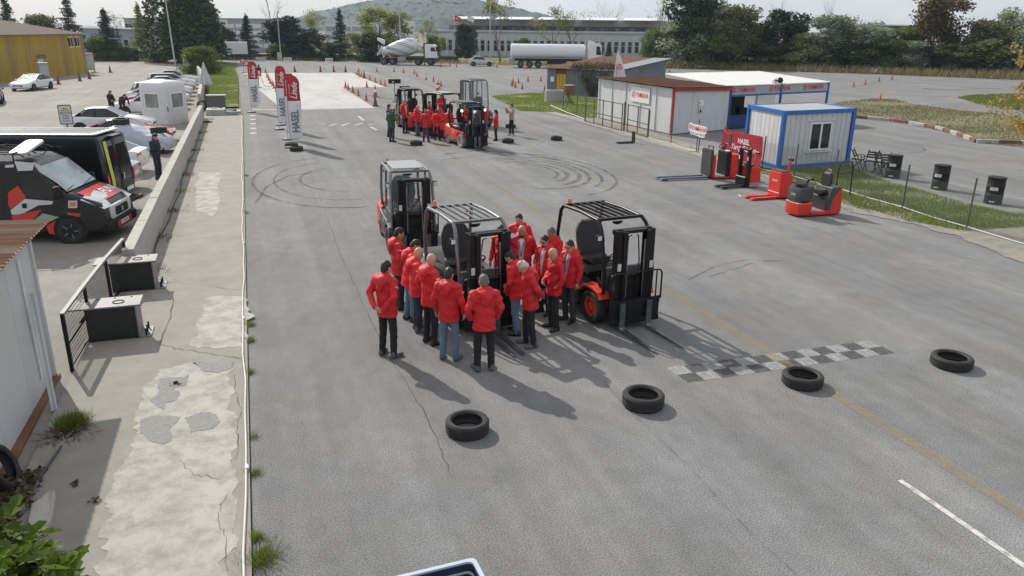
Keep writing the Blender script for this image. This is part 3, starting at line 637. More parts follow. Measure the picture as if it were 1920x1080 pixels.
TREES = [  # kind, variant, photo x, base y, top y, width px, label
 ('cedar', 1, 28, 112, -12, 62, 'dark layered cedar rising behind the yellow warehouse roof'),
 ('olive', 1, 82, 112, 28, 70, 'grey green bushy tree behind the yellow warehouse ridge'),
 ('cedar', 2, 140, 112, -14, 66, 'tall drooping cedar beside the end of the yellow warehouse'),
 ('cedar', 1, 207, 113, 15, 74, 'wide based cedar standing behind the orange cones and grey house'),
 ('spruceg', 1, 270, 112, 4, 50, 'yellowish thin conifer next to the huge dark cypress'),
 ('bare', 1, 232, 108, 22, 40, 'thin half bare tree behind the wide cedar'),
 ('cypress', 1, 338, 117, -40, 142, 'huge dark cypress mass behind the two leaning lamp posts'),
 ('cedar', 2, 402, 110, 26, 44, 'slim cedar just right of the huge dark cypress'),
 ('pine', 1, 430, 109, 55, 40, 'small dark pine in front of the grey office block'),
 ('spruce', 1, 467, 108, 26, 46, 'neat cone shaped spruce in front of the grey office block'),
 ('barebig', 1, 515, 108, -40, 84, 'tall leafless tree with spreading branches above the dark trees'),
 ('dark', 1, 540, 110, 33, 88, 'dense dark tree behind the single lamp post and striped board'),
 ('pine', 2, 580, 112, 55, 66, 'low dark pine beside the tyre barrier'),
 ('birch', 1, 605, 110, 18, 46, 'light yellowing tree between the dark pine and the spruce'),
 ('spruce', 2, 641, 108, 16, 46, 'narrow dark spruce standing in front of the white hall'),
 ('yg', 1, 668, 113, 62, 42, 'small yellow green tree left of the mixer truck drum'),
 ('yg', 2, 708, 112, 16, 70, 'tall yellow green poplar behind the mixer truck'),
 ('yg', 1, 748, 112, 22, 64, 'rounded yellow green poplar behind the mixer truck drum'),
 ('dark', 2, 700, 116, 62, 60, 'dark shrub directly behind the mixer truck chute'),
 ('birch', 2, 803, 109, 38, 36, 'thin yellow birch above the mixer truck cab'),
 ('yg', 3, 826, 111, 68, 34, 'bright yellow green tree right of the mixer truck cab'),
 ('mid', 1, 812, 112, 66, 30, 'small dark green tree behind the mixer truck cab'),
 ('pine', 1, 872, 110, 47, 46, 'dark pine with a bare stem left of the silver saloon car'),
 ('birch', 1, 938, 117, -22, 66, 'tall nearly bare tree right of the silver saloon car'),
 ('birch', 2, 1040, 113, 14, 60, 'yellowing bare tree behind the tanker trailer'),
 ('bare', 2, 1075, 113, 20, 50, 'thin half bare tree behind the tanker cab'),
 ('barebig', 2, 1118, 104, -8, 76, 'pale leafless tree above the factory roof'),
 ('mid', 2, 985, 115, 74, 34, 'small rounded green tree behind the tanker'),
 ('spruce', 1, 1140, 117, 82, 26, 'small cone shaped evergreen beside the tanker cab'),
 ('mid', 1, 1228, 118, 54, 56, 'rounded green tree at the right end of the factory'),
 ('bare', 1, 1245, 122, -14, 40, 'slender dark stemmed tree above the rounded green tree'),
 ('dark', 1, 1290, 131, -22, 92, 'tall dark tree at the start of the right tree line'),
 ('silver', 1, 1275, 131, 40, 84, 'dark silvery bush under the tall dark tree'),
 ('silver', 2, 1325, 131, 2, 96, 'tall silver green willow beside the dark tree'),
 ('olive', 2, 1372, 132, 14, 96, 'olive brown bushy tree left of the dark pine'),
 ('mid', 2, 1412, 132, 48, 66, 'dense mid green bush below the olive brown tree'),
 ('pine', 2, 1465, 133, 20, 92, 'round dark green pine in the tree line'),
 ('barebig', 1, 1450, 120, -22, 44, 'pale leafless tree poking above the dark pine'),
 ('barebig', 2, 1530, 128, -14, 66, 'tall leafless tree with brown leaf remnants above the willows'),
 ('silver', 1, 1545, 136, 34, 96, 'silver leaved willow right of the dark pine'),
 ('silver', 2, 1610, 138, 42, 110, 'wide silver grey willow in the middle of the tree line'),
 ('mid', 1, 1680, 138, 52, 70, 'green leafy tree under the dark hall roof'),
 ('silver', 1, 1700, 141, 80, 84, 'low silvery bush in front of the brown autumn tree'),
 ('autumn', 1, 1750, 139, -2, 108, 'big rounded brown autumn tree standing above the tree line'),
 ('olive', 1, 1832, 143, 38, 82, 'olive brown tree right of the autumn tree'),
 ('dark', 2, 1760, 142, 84, 70, 'dark low bush under the brown autumn tree'),
 ('silver', 2, 1895, 143, 15, 100, 'tall grey green tree at the end of the tree line'),
 ('olive', 2, 1890, 146, 58, 100, 'broad olive bush in front of the tall grey green tree'),
 ('mid', 1, 1335, 133, 66, 90, 'low dark green thicket filling the gap below the silver willow'), ('olive', 1, 1505, 136, 62, 90, 'brownish thicket between the dark pine and the willows'),
 ('dark', 1, 1590, 138, 74, 90, 'low dark thicket under the silver grey willow'), ('mid', 2, 1650, 140, 78, 80, 'low green thicket left of the autumn tree'), ('olive', 2, 1800, 143, 84, 90, 'olive scrub between the autumn tree and the olive tree'), ('dark', 2, 1855, 145, 88, 80, 'dark scrub below the tall grey green tree'), ('dark', 2, 1440, 134, 80, 80, 'dark scrub at the foot of the pine'), ('silver', 1, 1925, 148, 60, 90, 'grey green bush at the far right end of the tree line'),
 ('bush', 1, 376, 138, 90, 70, 'bright yellow green bush beside the concrete wall and lamp posts'),
 ('mid', 2, 185, 114, 72, 50, 'low green thicket between the two cedars'),
 ('mid', 1, 240, 114, 86, 60, 'low green thicket behind the cones at the car park edge'),
 ('olive', 2, 300, 116, 90, 60, 'scrubby undergrowth at the foot of the huge cypress'),
 ('dark', 1, 620, 114, 80, 40, 'dark undergrowth behind the tyre barrier below the spruce'),
 ('mid', 2, 520, 112, 84, 44, 'green undergrowth by the lamp post foot'),
]
_used = {}
for kd, var, px, pb, pt, wpx, lab in TREES:
    p = G(px, pb-(5 if px > 1250 and kd != 'bush' else 0)); h = max(1.5, RAY(px, pt, p.y).z); dd = (p-camo.location).dot(CF); w = wpx/FPX*dd*(1.22 if px > 1250 else 1.12)
    key = (kd, var)
    if key not in _PROT: _PROT[key] = PROTO[kd](var*7+len(kd)); t = _PROT[key]; t['_u'] = 1; new = False
    else: t = dup(_PROT[key], (0, 0, 0)); new = True
    wid = {'cedar': 7.5, 'spruce': 5.6, 'spruceg': 5.2, 'cypress': 8.0, 'yg': 6, 'bush': 13, 'bare': 7, 'barebig': 9, 'birch': 5.5, 'olive': 8.5}.get(kd, 9)
    t.location = (p.x, p.y, 0); t.rotation_euler = (0, 0, random.uniform(0, 6)); t.scale = (w/wid, w/wid, h/10)
    t.name = {'cedar': 'cedar_tree', 'spruce': 'spruce_tree', 'spruceg': 'conifer_tree', 'cypress': 'cypress_tree', 'pine': 'pine_tree', 'bush': 'bush', 'bare': 'bare_tree', 'barebig': 'bare_tree', 'birch': 'birch_tree', 'autumn': 'autumn_tree', 'silver': 'willow_tree', 'yg': 'poplar_tree'}.get(kd, 'leafy_tree')
    setprops(t, lab, 'bush' if kd == 'bush' or 'bush' in lab.split()[:4] else 'tree', None)
for t in _PROT.values(): del t['_u']
# yellow autumn branches reaching in at the right edge: a young tree standing just outside
c = G(1932, 300); rg = np.random.default_rng(5); at = thing('young_tree', 'young tree with sparse golden autumn leaves beside the dry lawn', 'tree', (c.x, c.y, 0), 0, None, (1.3, 1.3, 1.2)); mb = MB(); tips = []
sc_ = (c-camo.location).dot(CF)/FPX
mb.tube([(0, 0, 0), (0.05, .02, 2.0), (-.05, .05, 4.3)], [.06, .045, .015], 6)
for k in range(11):
    z = 1.3+2.9*k/11+rg.uniform(-.1, .1); L_ = rg.uniform(.9, 2.0)*(1-.25*k/11); an = PI+rg.normal(0, .55) if k % 3 else rg.uniform(0, 6.28); e = Vector((math.cos(an)*L_, math.sin(an)*L_, z+rg.uniform(-.1, .45)))
    md_ = Vector((e.x*.5, e.y*.5, z+.12)); mb.tube([(0, 0, z-.1), md_, e], [.02, .013, .005], 4)
    for j in range(4): t_ = rg.uniform(.3, 1); b0 = Vector((e.x*t_, e.y*t_, z+(e.z-z)*t_)); b1 = b0+Vector(rg.normal(0, .28, 3)); mb.tube([b0, b1], [.008, .003], 3); tips += [b0, b1, b0.lerp(b1, .5)]
    tips += [e, md_.lerp(e, .5)]
mb.build('trunk', BARK, at, fix=False); T = np.array([tuple(t) for t in tips]); C = T[rg.integers(0, len(T), 1500)]+rg.normal(0, .1, (1500, 3)); fastquads('crown', cards(C, .12, rg, .2, .75), GOLD, at)
# ================================================================== people: smooth bodies from blended tapered limbs
def S_cap(a, b, ra, rb, k=0.02, sy=1.0):
    a, b = np.array(a, float), np.array(b, float); r = max(ra, rb)
    lo = np.minimum(a, b)-r-.06; hi = np.maximum(a, b)+r+.06
    def f(X, Y, Z):
        px, py, pz = X-a[0], (Y-a[1])/sy, Z-a[2]; d = b-a; dy = d[1]/sy; dd = d[0]**2+dy**2+d[2]**2+1e-9
        t = np.clip((px*d[0]+py*dy+pz*d[2])/dd, 0, 1)
        return (np.sqrt((px-t*d[0])**2+(py-t*dy)**2+(pz-t*d[2])**2)-(ra+(rb-ra)*t))*min(1.0, sy+.15)
    return lo, hi, f, k
def S_ell(c, r, k=0.02, M=None):
    c, r = np.array(c, float), np.array(r, float); q = r.max()+.06
    def f(X, Y, Z):
        P = [X-c[0], Y-c[1], Z-c[2]]
        if M is not None: P = [M[0][i]*P[0]+M[1][i]*P[1]+M[2][i]*P[2] for i in range(3)]
        n = np.sqrt((P[0]/r[0])**2+(P[1]/r[1])**2+(P[2]/r[2])**2); return (n-1)*r.min()*np.where(n < 1, 1, 1)
    return c-q, c+q, f, k
def sdf_mesh(prims, res, post=None):
    lo = np.min([p[0] for p in prims], 0); hi = np.max([p[1] for p in prims], 0); n = np.ceil((hi-lo)/res).astype(int)+2
    D = np.full(n, 0.2, np.float32); ax = [lo[i]+res*np.arange(n[i]) for i in range(3)]
    for l, h, f, k in prims:
        i0 = np.maximum(0, ((l-lo)/res).astype(int)); i1 = np.minimum(n, ((h-lo)/res).astype(int)+2)
        sl = tuple(slice(a, b) for a, b in zip(i0, i1)); X, Y, Z = np.meshgrid(ax[0][sl[0]], ax[1][sl[1]], ax[2][sl[2]], indexing='ij', sparse=True)
        d = f(X, Y, Z); e = D[sl]; hh = np.clip(.5+.5*(e-d)/k, 0, 1); D[sl] = e*(1-hh)+d*hh-k*hh*(1-hh)
    if post is not None:
        X, Y, Z = np.meshgrid(*ax, indexing='ij', sparse=True); D = post(D, X, Y, Z)
    # surface nets
    s = D < 0; n1 = n-1; cnt = np.zeros(n1, np.float32); acc = np.zeros((*n1, 3), np.float32)
    offs = [(0, 0, 0), (1, 0, 0), (0, 1, 0), (1, 1, 0), (0, 0, 1), (1, 0, 1), (0, 1, 1), (1, 1, 1)]
    def sub(A, o): return A[o[0]:o[0]+n1[0], o[1]:o[1]+n1[1], o[2]:o[2]+n1[2]]
    for i in range(8):
        for axn in range(3):
            if offs[i][axn] == 0:
                o2 = list(offs[i]); o2[axn] = 1; a, b = sub(D, offs[i]), sub(D, tuple(o2)); m = (a < 0) != (b < 0)
                t = np.where(m, a/np.where(m, a-b, 1), 0); cnt += m
                for c in range(3): acc[..., c] += np.where(m, offs[i][c]+(t if c == axn else 0), 0)
    cell = cnt > 0; idx = -np.ones(n1, np.int64); ii = np.argwhere(cell); idx[cell] = np.arange(len(ii))
    V = lo+res*(ii+acc[cell]/cnt[cell][:, None]); F = []
    for axn in range(3):
        u, v = (axn+1) % 3, (axn+2) % 3; a = s.take(range(0, n[axn]-1), axn); b = s.take(range(1, n[axn]), axn); E = np.argwhere(a != b)
        E = E[(E[:, u] > 0) & (E[:, v] > 0) & (E[:, u] < n[u]-1) & (E[:, v] < n[v]-1)]
        def c(du, dv): q = E.copy(); q[:, u] -= du; q[:, v] -= dv; return idx[q[:, 0], q[:, 1], q[:, 2]]
        Q = np.c_[c(1, 1), c(0, 1), c(0, 0), c(1, 0)]; fl = a[E[:, 0], E[:, 1], E[:, 2]]; Q[~fl] = Q[~fl][:, ::-1]; F.append(Q)
    F = np.concatenate(F); return V, F[(F >= 0).all(1)]
def smesh(name, VF, mt=None):
    V, F = VF; me = bpy.data.meshes.new(name); me.vertices.add(len(V)); me.vertices.foreach_set('co', V.astype(np.float32).ravel())
    me.loops.add(len(F)*4); me.loops.foreach_set('vertex_index', F.astype(np.int32).ravel()); me.polygons.add(len(F)); me.polygons.foreach_set('loop_start', np.arange(0, len(F)*4, 4, dtype=np.int32))
    me.update(calc_edges=True); me.validate(); me.shade_smooth(); me.materials.append(mt); return me

def rotx(a): return np.array([[1, 0, 0], [0, math.cos(a), -math.sin(a)], [0, math.sin(a), math.cos(a)]])
def rotz(a): return np.array([[math.cos(a), -math.sin(a), 0], [math.sin(a), math.cos(a), 0], [0, 0, 1]])
ARM = {  # right arm (x > 0): elbow, wrist, hand direction, palm normal
 'sides': ((.265, -.03, 1.16), (.275, .05, .92), (0, .1, -1), (-1, .2, 0)),
 'behindR': ((.272, -.12, 1.18), (.085, -.225, .95), (-.9, .05, -.25), (0, 1, .2)),
 'behindL': ((.272, -.12, 1.18), (.055, -.245, .985), (-.9, .05, -.3), (0, 1, .2)),
 'front': ((.275, -.02, 1.17), (.09, .205, 1.03), (-.75, .5, -.3), (-.3, -.6, .6)),
 'low': ((.27, .0, 1.16), (.11, .19, .93), (-.7, .3, -.5), (-.2, -.9, 0)),
 'crossR': ((.255, .07, 1.17), (-.06, .215, 1.20), (-.95, -.1, .2), (0, -1, 0)),
 'crossL': ((.255, .07, 1.15), (-.05, .235, 1.13), (-.95, -.2, .1), (0, -1, 0)),
 'pocket': ((.272, -.06, 1.17), (.225, .07, .95), (-.3, .4, -.8), (-1, 0, 0)),
 'phone': ((.225, .06, 1.17), (.085, .30, 1.24), (-.35, .3, .85), (-.5, -.6, .2)),
 'high': ((.24, .17, 1.27), (.09, .33, 1.46), (-.35, .35, .85), (-.5, -.6, .2)),
 'chest': ((.25, .02, 1.16), (.10, .26, 1.15), (-.5, .7, .35), (-.6, -.3, .7)),
 'reach': ((.28, .14, 1.25), (.22, .38, 1.22), (0, .9, .1), (0, 0, -1)),
}
def person_meshes(key, aR, aL, headpitch=0.25, headyaw=0.0, bend=0.0, stance=.1, open_=False, hood=True, hem=.775, seated=False, fat=0.0, hair='short', step=0.0):
    """one posed figure facing +Y, 1.75 m tall -> dict of part meshes"""
    Bm = rotx(-bend); piv = np.array((0, 0, .96))
    def B(p): p = np.array(p, float); return Bm@(p-piv)+piv if bend else p
    sh = {1: (.185, -.015, 1.425), -1: (-.185, -.015, 1.425)}
    arms = {}
    for s, nm in ((1, aR), (-1, aL)):
        e, w, d, pn = [np.array(q, float) for q in ARM[nm]]
        if s < 0:
            for q in (e, w, d, pn): q[0] *= -1
        d = Bm@(d/np.linalg.norm(d)); pn = Bm@pn; pn = pn-d*pn.dot(d); pn /= np.linalg.norm(pn); arms[s] = (B(sh[s]), B(e), B(w), d, pn, nm)
    if seated: hip = {s: (s*.09, 0, .92) for s in (1, -1)}; knee = {s: (s*.15, .42, .93) for s in (1, -1)}; ank = {s: (s*.15, .48, .53) for s in (1, -1)}
    else: hip = {s: (s*.09, 0, .90) for s in (1, -1)}; knee = {s: (s*(.07+stance*.35), .02+s*step*.5, .50) for s in (1, -1)}; ank = {s: (s*stance, -.02+s*step, .085) for s in (1, -1)}
    HM = Bm@rotz(headyaw)@rotx(-headpitch); hp = B((0, .005, 1.535))
    def Hd(p): return HM@(np.array(p, float)-np.array((0, .005, 1.535)))+hp
    out = {}
    # --- body: head, neck, trunk, arms, hands with fingers, legs, one surface
    pr = [S_cap(B((0, 0, .98)), B((0, -.01, 1.38)), .11, .10, .05), S_cap(B((-.15, -.01, 1.41)), B((.15, -.01, 1.41)), .05, .05, .05), S_cap(B((0, -.015, 1.40)), hp+HM@np.array((0, .005, .03)), .058, .056, .04)]
    pr += [S_ell(Hd((0, .012, 1.655)), (.076, .095, .105), .03, HM), S_ell(Hd((0, .04, 1.585)), (.058, .066, .075), .03, HM), S_ell(Hd((0, .062, 1.535)), (.035, .03, .026), .03, HM),
           S_cap(Hd((0, .101, 1.645)), Hd((0, .121, 1.603)), .010, .0155, .014), S_cap(Hd((-.04, .088, 1.662)), Hd((.04, .088, 1.662)), .012, .012, .02)]
    for s in (1, -1): pr.append(S_ell(Hd((s*.078, .0, 1.62)), (.012, .022, .033), .008, HM))
    for s in (1, -1):
        a, e, w, d, pn, nm = arms[s]; pr += [S_cap(a, e, .045, .038, .02), S_cap(e, w, .036, .027, .02), S_cap(hip[s], knee[s], .07, .05, .03), S_cap(knee[s], ank[s], .048, .036, .02)]
        if nm == 'pocket': continue
        sd = np.cross(d, pn)*s; kn = w+d*.085
        for o in (-.026, 0, .026): pr.append(S_cap(w+sd*o*.5, kn+sd*o, .0165, .0145, .012))
        curl = .55 if nm != 'sides' else .35
        for j, (o, ln) in enumerate([(-.033, .060), (-.011, .070), (.011, .076), (.033, .068)]):
            b0 = kn+sd*o; d1 = d*math.cos(curl)+pn*math.sin(curl); b1 = b0+d1*ln*.55; d2 = d*math.cos(curl*2.2)+pn*math.sin(curl*2.2); b2 = b1+d2*ln*.55; pr += [S_cap(b0, b1, .0095, .009, .004), S_cap(b1, b2, .009, .008, .003)]
        t0 = w+d*.03+sd*.03; t1 = t0+(d*.6+sd*.7+pn*.35)*.035; t2 = t1+(d*.9+sd*.15+pn*.4)*.03; pr += [S_cap(t0, t1, .013, .011, .008), S_cap(t1, t2, .0105, .009, .004)]
    out['body'] = sdf_mesh(pr, .0115)
    # --- clothing
    f = 1+fat
    def fold(amp):
        def g(D, X, Y, Z):
            D = D+amp*(np.sin(Z*38+3*np.sin(X*9+1)+2*np.sin(Y*11))*.6+np.sin(X*31+Z*13+2*np.sin(Z*17))*.5+np.sin(Z*71+X*40+Y*23)*.25); return D
        return g
    jp = [S_cap(B((0, .005, .80)), B((0, .005, 1.10)), .196*f, .176*f, .05, .80*f), S_cap(B((0, .0, 1.10)), B((0, -.005, 1.31)), .172*f, .188, .05, .70*f), S_cap(B((-.13, -.015, 1.40)), B((.13, -.015, 1.40)), .082, .082, .07), S_cap(B((0, -.02, 1.42)), B((0, -.005, 1.505)), .088, .078, .04)]
    for s in (1, -1):
        a, e, w, d, pn, nm = arms[s]; fd = (w-e)/np.linalg.norm(w-e); jp += [S_cap(a, e, .075, .062, .045), S_cap(e, w-fd*.015, .060, .047, .009)]
    if hood: jp += [S_ell(B((0, -.115, 1.43)), (.135, .08, .105), .012, Bm), S_cap(B((-.085, -.055, 1.505)), B((.085, -.055, 1.505)), .05, .05, .03), S_ell(B((0, -.165, 1.345)), (.075, .05, .075), .03, Bm)]
    nb = B((0, 0, hem)); nv = Bm@np.array((0, 0, 1.0)); fw = Bm@np.array((0, 1.0, 0)); fo = fold(.0085)
    def jpost(D, X, Y, Z):
        D = fo(D, X, Y, Z); L_ = (X-nb[0])*nv[0]+(Y-nb[1])*nv[1]+(Z-nb[2])*nv[2]
        arm_free = np.full(D.shape, False)
        for s in (1, -1):   # keep sleeves below the hem
            arm_free = arm_free | ((X*s > .205) & (np.abs(X-arms[s][2][0]) < .11))
        D = np.where(arm_free, D, np.maximum(D, -L_))
        if open_:
            yy = (X-nb[0])*fw[0]+(Y-nb[1])*fw[1]+(Z-nb[2])*fw[2]; wdg = np.maximum(np.abs(X)-(.022+.045*np.clip((L_-.05)/.6, 0, 1)), .06-yy); D = np.maximum(D, -wdg)
        return D
    out['jacket'] = sdf_mesh(jp, .0135, jpost)
    if open_:
        out['shirt'] = sdf_mesh([S_cap(B((0, .005, .93)), B((0, .0, 1.10)), .155*f, .152*f, .05, .74*f), S_cap(B((0, .0, 1.10)), B((0, -.005, 1.31)), .152*f, .165, .05, .68*f), S_cap(B((0, -.02, 1.40)), B((0, .0, 1.49)), .07, .066, .04)], .016)
    tp = [S_ell((0, 0, .92), (.152*f, .112*f, .11), .04), S_cap((0, 0, .93), B((0, 0, 1.03)), .14*f, .13*f, .05, .75)]
    for s in (1, -1): tp += [S_cap(hip[s], knee[s], .088, .068, .02), S_cap(knee[s], np.array(ank[s])+np.array((0, .005, -.03)), .067, .058, .015)]
    f2 = fold(.004); out['trousers'] = sdf_mesh(tp, .0145, lambda D, X, Y, Z: np.maximum(f2(D, X, Y, Z), .035-Z) if not seated else f2(D, X, Y, Z))
    sp = []
    for s in (1, -1):
        a = np.array(ank[s]); an = s*.25; dv = np.array((math.sin(an), math.cos(an), 0)); z0 = a[2]-.085; h_ = a*np.array((1, 1, 0))+np.array((0, -.035, z0+.045)); t_ = h_+dv*.20-np.array((0, 0, .008)); sp.append((s, [S_cap(h_, t_, .043, .041, .02), S_cap(h_+dv*.02, h_+dv*.03+np.array((0, 0, .06)), .046, .048, .02)], z0))
    for s, q, z0 in sp: out['shoe%d' % s] = sdf_mesh(q, .014, lambda D, X, Y, Z, z0=z0: np.maximum(D, z0+.002-Z))
    # --- hair in head space, then turned with the head
    if hair != 'bald':
        hr = [S_ell((0, .006, 1.658), (.0815, .0995, .1085), .02), S_ell((0, -.042, 1.60), (.066, .052, .072), .02)]
        if hair == 'long': hr += [S_cap((0, -.06, 1.64), (0, -.07, 1.46), .085, .06, .04, .75), S_cap((-.06, -.01, 1.63), (-.065, -.02, 1.5), .035, .03, .03), S_cap((.06, -.01, 1.63), (.065, -.02, 1.5), .035, .03, .03)]
        cut = {'short': (1.70, .95), 'fringe': (1.705, .9), 'long': (1.71, 1.0)}[hair]
        def hpost(D, X, Y, Z):
            D = D+.003*np.sin(X*95+Z*60)*np.sin(Y*88); pl = (cut[0]+cut[1]*(Y-.095))-Z
            if hair == 'long': pl = np.where(Y > .02, pl, -1)
            D = np.maximum(D, pl*.75)
            if hair == 'fringe': D = np.maximum(D, Z-1.70+.12*Y)
            return D
        V, F = sdf_mesh(hr, .011, hpost); out['hair'] = ((V-np.array((0, .005, 1.535)))@HM.T+hp, F)
    fx = [S_ell((s*.031, .088, 1.635), (.013, .007, .006), .002) for s in (1, -1)]; V, F = sdf_mesh(fx, .005); out['eyes'] = ((V-np.array((0, .005, 1.535)))@HM.T+hp, F)
    V, F = sdf_mesh([S_cap((-.02, .098, 1.568), (.02, .098, 1.568), .006, .006, .003)], .005); out['mouth'] = ((V-np.array((0, .005, 1.535)))@HM.T+hp, F)
    out['_hands'] = {s: arms[s][2]+arms[s][3]*.09 for s in (1, -1)}; out['_sleeve'] = (arms[1][0]*.6+arms[1][1]*.4, arms[1][0]-arms[1][1]); out['_head'] = (HM, hp)
    return out
SKIN = {0: mat('skin_light', (0.50, 0.30, 0.21), .5, var=.05), 1: mat('skin_tan', (0.40, 0.225, 0.15), .5, var=.05)}
JRED = mat('red_softshell', (0.58, 0.011, 0.02), 0.62, var=0.12, scale=5, bump=0.25, bscale=90, rnd=.14)
CLOTH = {'black': mat('black_cloth', (0.012, 0.012, 0.014), .8, var=.2), 'charcoal': mat('charcoal_cloth', (0.035, 0.036, 0.04), .8, var=.15), 'navy': mat('navy_cloth', (0.018, 0.024, 0.045), .8, var=.2),
         'jeans': mat('blue_denim', (0.11, 0.17, 0.25), .85, var=.22, scale=9), 'darkjeans': mat('dark_denim', (0.03, 0.05, 0.085), .85, var=.2, scale=9), 'green': mat('green_coat', (0.02, 0.075, 0.045), .75, var=.12),
         'white': mat('white_shirt', (0.66, 0.68, 0.72), .7, var=.04), 'blueshirt': mat('pale_blue_shirt', (0.45, 0.52, 0.68), .7, var=.05), 'beige': mat('beige_vest', (0.36, 0.31, 0.26), .8, var=.1), 'brown': mat('brown_jacket', (0.045, 0.03, 0.022), .7, var=.15), 'red': JRED}
HAIR = {'black': mat('hair_black', (0.014, 0.011, 0.009), .55, var=.3, scale=40), 'brown': mat('hair_brown', (0.06, 0.035, 0.02), .55, var=.3, scale=40), 'grey': mat('hair_grey', (0.13, 0.125, 0.12), .6, var=.3, scale=40), 'white': mat('hair_white', (0.5, 0.5, 0.49), .6, var=.2, scale=40)}
SHOE = {'grey': mat('grey_shoe', (0.09, 0.095, 0.10), .7, var=.3, scale=20), 'black': mat('black_shoe', (0.012, 0.011, 0.010), .4, var=.2), 'white': mat('white_shoe', (0.65, 0.65, 0.65), .6, var=.1), 'redshoe': mat('red_shoe', (0.4, 0.03, 0.03), .6, var=.1)}
EYE = mat('eye_dark', (0.02, 0.015, 0.012), .2); LIP = mat('lip', (0.30, 0.12, 0.10), .5)
POSES = {
 'behind': dict(aR='behindR', aL='behindL', headpitch=.22, stance=.13), 'pocket': dict(aR='pocket', aL='pocket', headpitch=.3, stance=.12), 'sides': dict(aR='sides', aL='sides', headpitch=.25, stance=.13),
 'front': dict(aR='front', aL='front', headpitch=.4, stance=.11, hair='bald'), 'cross': dict(aR='crossR', aL='crossL', headpitch=.35, stance=.12), 'opencoat': dict(aR='low', aL='sides', headpitch=.3, open_=True, stance=.11), 'opencoat2': dict(aR='behindR', aL='behindL', headpitch=.4, open_=True, stance=.12, fat=.06, hair='bald'),
 'bow': dict(aR='behindR', aL='behindL', headpitch=.65, bend=.12, stance=.12, hair='fringe', step=.05), 'look': dict(aR='front', aL='low', headpitch=.45, bend=.14, stance=.1, step=.06), 'phone': dict(aR='phone', aL='phone', headpitch=.3, stance=.07, hood=False, hem=.72, hair='long'),
 'phone2': dict(aR='high', aL='high', headpitch=.05, stance=.1, hood=False, hem=.88, step=.05), 'chest': dict(aR='chest', aL='chest', headpitch=.5, stance=.11, hood=False, hem=.90), 'coat': dict(aR='chest', aL='front', headpitch=.2, stance=.1, hood=False, hem=.70, fat=.08, hair='fringe'),
 'lean': dict(aR='reach', aL='reach', headpitch=.2, bend=.75, stance=.14, hood=False, hem=.88, step=.1), 'seated': dict(aR='reach', aL='reach', headpitch=.1, seated=True, hem=.86), 'baldpocket': dict(aR='front', aL='pocket', headpitch=.35, stance=.12, hair='bald')}
_PM = {}
def pose_meshes(p):
    if p not in _PM:
        o = person_meshes(p, **POSES[p]); _PM[p] = {k: (smesh(k.rstrip('1-'), v) if not k.startswith('_') else v) for k, v in o.items()}
    return _PM[p]
def person(pose, loc, face, label, jacket='red', legs='black', hair='black', shoe='black', h=1.75, b=1.0, skin=0, group=None, glasses=False, beard=False, badge=True, hairstyle=None, shirt='white', lanyard=False):
    """face: world direction (dx, dy) the figure looks along"""
    ms = pose_meshes(pose); s = h/1.75
    t = thing('person', label, 'person', loc, math.atan2(face[1], face[0])-PI/2, group, (s*b, s*b, s))
    def put(nm, me, mt):
        o = bpy.data.objects.new(nm, me); COL.objects.link(o); o.parent = t
        if me.materials: o.material_slots[0].link = 'OBJECT'; o.material_slots[0].material = mt
        return o
    put('body', ms['body'], SKIN[skin]); put('jacket', ms['jacket'], CLOTH[jacket]); put('trousers', ms['trousers'], CLOTH[legs])
    for q in ('shoe1', 'shoe-1'): put('shoe', ms[q], SHOE[shoe])
    if 'shirt' in ms: put('shirt', ms['shirt'], CLOTH[shirt])
    if 'hair' in ms: put('hair', ms['hair'], HAIR[hair])
    put('eyes', ms['eyes'], EYE); put('mouth', ms['mouth'], LIP)
    HM, hp = ms['_head']; M = Matrix.Translation(Vector(hp)) @ Matrix(HM.tolist()).to_4x4() @ Matrix.Translation((0, -.005, -1.535))
    if hairstyle == 'cap_fringe':
        mb = MB(); mb.sphere((0, -.012, 1.60), (.081, .09, .05), 12, 6); mb.v = [tuple(M @ Vector(v)) for v in mb.v]; mb.build('hair', HAIR[hair], t, smooth=180)
    if glasses:
        mb = MB()
        for q in (1, -1): mb.box(q*.033-.024, q*.033+.024, .103, .109, 1.622, 1.65); mb.bar((q*.06, .1, 1.645), (q*.08, .0, 1.64), .006)
        mb.v = [tuple(M @ Vector(v)) for v in mb.v]; mb.build('glasses', BLACK, t)
    if beard:
        mb = MB(); mb.sphere((0, .055, 1.548), (.056, .058, .045), 12, 6); mb.v = [tuple(M @ Vector(v)) for v in mb.v]; mb.build('beard', HAIR['black'], t, smooth=180)
    if lanyard:
        mb = MB(); mb.tube([(-.05, .10, 1.42), (-.02, .145, 1.2), (0, .15, 1.1)], .006, 4); mb.tube([(.05, .10, 1.42), (.02, .145, 1.2), (0, .15, 1.1)], .006, 4); mb.build('lanyard', CLOTH['navy'], t)
    if badge and jacket == 'red':
        c, ax = ms['_sleeve']; c = Vector(c); ax = Vector(ax).normalized(); o_ = Vector((1, -.1, 0)); o_ = (o_-ax*o_.dot(ax)).normalized(); mb = MB(); sd = ax.cross(o_); q = c+o_*.068
        mb.obox((0, 0, 0), (.012, .07, .022)); mm = Matrix((o_, sd, ax)).transposed().to_4x4(); mm.translation = q; mb.v = [tuple(mm @ Vector(v)) for v in mb.v]; mb.build('sleeve_logo', PRINTW, t)
    return t
def PG(px, py): p = G(px, py); return (p.x, p.y, 0)
NG = 'people in red jackets round the near forklifts'; FG = 'people in red jackets round the far forklifts'
